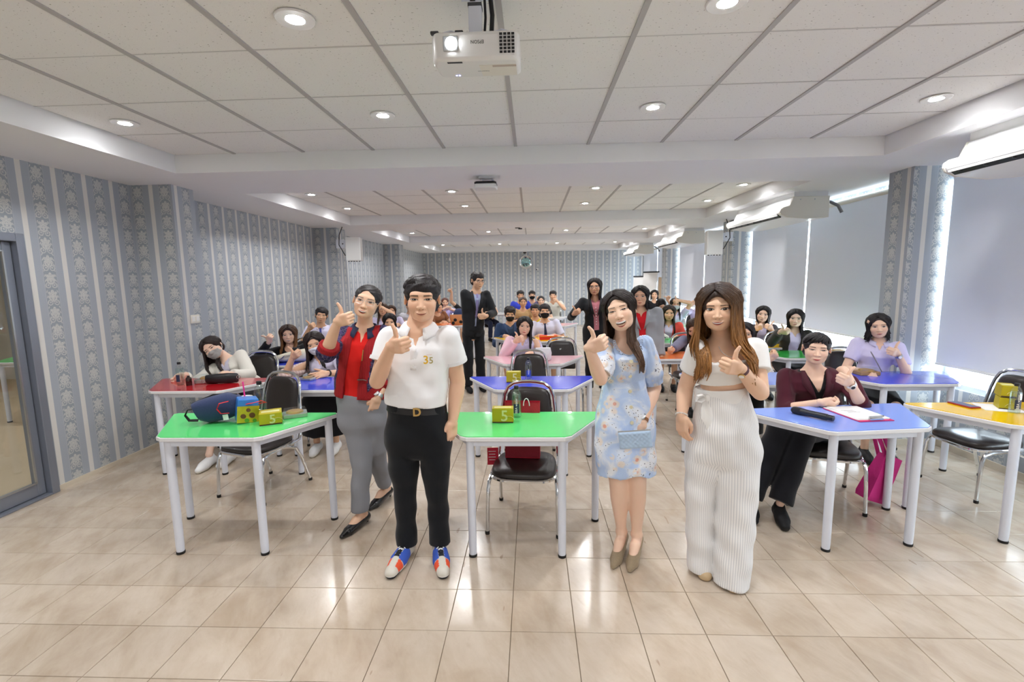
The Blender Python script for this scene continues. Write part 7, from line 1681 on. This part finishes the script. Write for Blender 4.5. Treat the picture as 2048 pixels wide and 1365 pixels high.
    p = person2('seated woman with a white mask and plaid overshirt raising a fist by the blue table', (-2.06, 4.76), 8, (-2.18, 4.66, 1.03), yaw=18, pitch=8, roll=-14, hs=.97, top='dcd6ee', sleeve=1.02, far=1.2, res=.010, mask='e3e7f0', skin='e4b696',
        arms={'a': TH((-2.29, 4.42, .93), (.25, -.5, .8), (-.5, -.2, .7), (-.5, .1, -.8)), 'b': TH((-1.93, 4.34, .785), (-.7, -.7, 0), (-.5, .4, .6), (.6, .3, -.5), 'flat')}, hair=dict(len=.28, col=hexc('2b201e'), front='b'), lower=('skirt', '15151a', 1.2), shoes='efefef', group=None)
    p.band('wristwatch', 'b', .93, .028, .02, 'black_plastic', ('black_plastic', (-.3, -.6, .8), .016, 'dark_grey_plastic'))
    pm, nt, b = newmat('pale_plaid'); g = NG(nt); o = g.xyz(g.obj()); sx = g.step(g.m('SINE', g.m('MULTIPLY', g.m('ADD', o[0], o[1]), 150.)), .2, .6); sz = g.step(g.m('SINE', g.m('MULTIPLY', o[2], 130.)), .2, .6)
    nt.links.new(g.mix(g.m('MULTIPLY', g.m('ADD', sx, sz), .4), hexc('e6cfc9'), hexc('a8838a')), b.inputs['Base Color']); b.inputs['Roughness'].default_value = .85
    S, E, W = p.arms['a']; v = Vol(np.minimum(S, E)-.1, np.maximum(S, E)+.1, .008); n = (W-E)/np.linalg.norm(W-E); v.add(chain([S, S*.5+E*.5, E, E+n*.09], [.068, .066, .062, .058]), .01, cut=[(E+n*.06, n)]); V, Fq = v.mesh(); Acc().add(V, Fq, (1, 1, 1)).obj('plaid_sleeve', pm, p.root, p.o, 60)
    person2('seated woman in a black top with ombre brown hair, thumb pointing left', (-3.04, 5.92), 10, (-3.06, 5.84, .99), yaw=22, roll=-4, hs=.98, top='17171b', top_kind='tee', sleeve=1.9, far=1.4, res=.012, skin='efc6aa',
        arms={'a': TH((-3.17, 5.58, .93), (.3, -.4, .85), (-.85, -.1, .35), (-.6, .2, -.7)), 'b': 'rest'}, hair=dict(len=.28, col=hexc('3a2a22'), tip=hexc('8a5c30'), omb=.1, vol=.018, front='ab', n=130), facek=dict(smile=.007, open=.010, mw=.024, teeth=.8))
    person2('student in white shirt and blue tie with a finger raised by the left wall', (-3.13, 7.02), 14, (-3.119, 6.95, 1.15), sex='m', yaw=22, roll=8, hs=1.0, top='dedcf4', sleeve=.7, far=1.6, res=.012, tie='3b4796', skin='e2b492', arms={'a': TH((-3.19, 6.68, .98), (.2, -.4, .85), (-.5, -.1, .7), (-.5, .2, -.8)), 'b': 'rest'}, hair=dict(kind='short', fz=.6), facek=dict(smile=.008, eye=.003))
    person2('student with a hand on the forehead, half hidden behind the glasses woman', (-2.66, 8.5), 10, (-2.657, 8.4, 1.14), yaw=18, hs=.97, top=UNI, far=2.2, arms={'b': TH((-2.63, 8.24, 1.19), (-.6, -.3, .5), (0, -.2, .9), (.7, .1, -.5))}, hair=dict(len=.28, col=BR, front='ab'))
    person2('student with brown hair in the far left row', (-2.86, 9.75), 10, (-2.872, 9.66, 1.03), yaw=18, hs=.97, top=UNI, far=2.3, hair=dict(len=.22, col=BR))
    person2('student with dark bob peeking over the man in white', (-2.06, 6.85), 10, (-2.044, 6.76, 1.06), yaw=16, pitch=8, hs=.97, top=UNI, far=1.8, hair=dict(kind='bob', len=.10))
    person2('student in a pale shirt hidden behind the man in white', (-2.60, 10.3), 5, (-2.63, 10.2, 1.105), yaw=10, hs=.97, top='dddde6', far=2.4, hair=dict(kind='short'), sex='m')
    person2('student with dark hair turned sideways near the spotted bag', (-1.96, 10.2), 40, (-1.99, 10.1, 1.07), yaw=55, pitch=10, hs=.97, top='8a5a3c', top_kind='tee', far=2.3, hair=dict(kind='bob', len=.10))
    person2('student with reddish hair and folded hands, left of the suit man', (-2.06, 11.3), 10, (-2.043, 11.2, 1.12), yaw=12, hs=.97, top='c9bde6', far=2.3, arms={'a': TH((-1.99, 11.0, .99), (.8, -.2, .1), (0, -.2, .9), (-.8, 0, -.3), 'soft'), 'b': TH((-1.93, 11.0, .98), (-.8, -.2, .1), (0, -.2, .9), (.8, 0, -.3), 'soft')}, hair=dict(kind='tied', col=hexc('5a2e22')))
    person2('person in black raising a fist high behind the suit man', (-1.70, 12.1), 5, (-1.657, 12.0, 1.10), yaw=5, hs=.97, sex='m', top='232326', top_kind='tee', far=2.3, arms={'a': TH((-1.975, 11.78, 1.343), (-.3, -.2, .9), (.4, -.2, .4), (-.5, .1, -.6))}, hair=dict(kind='short'))
people()
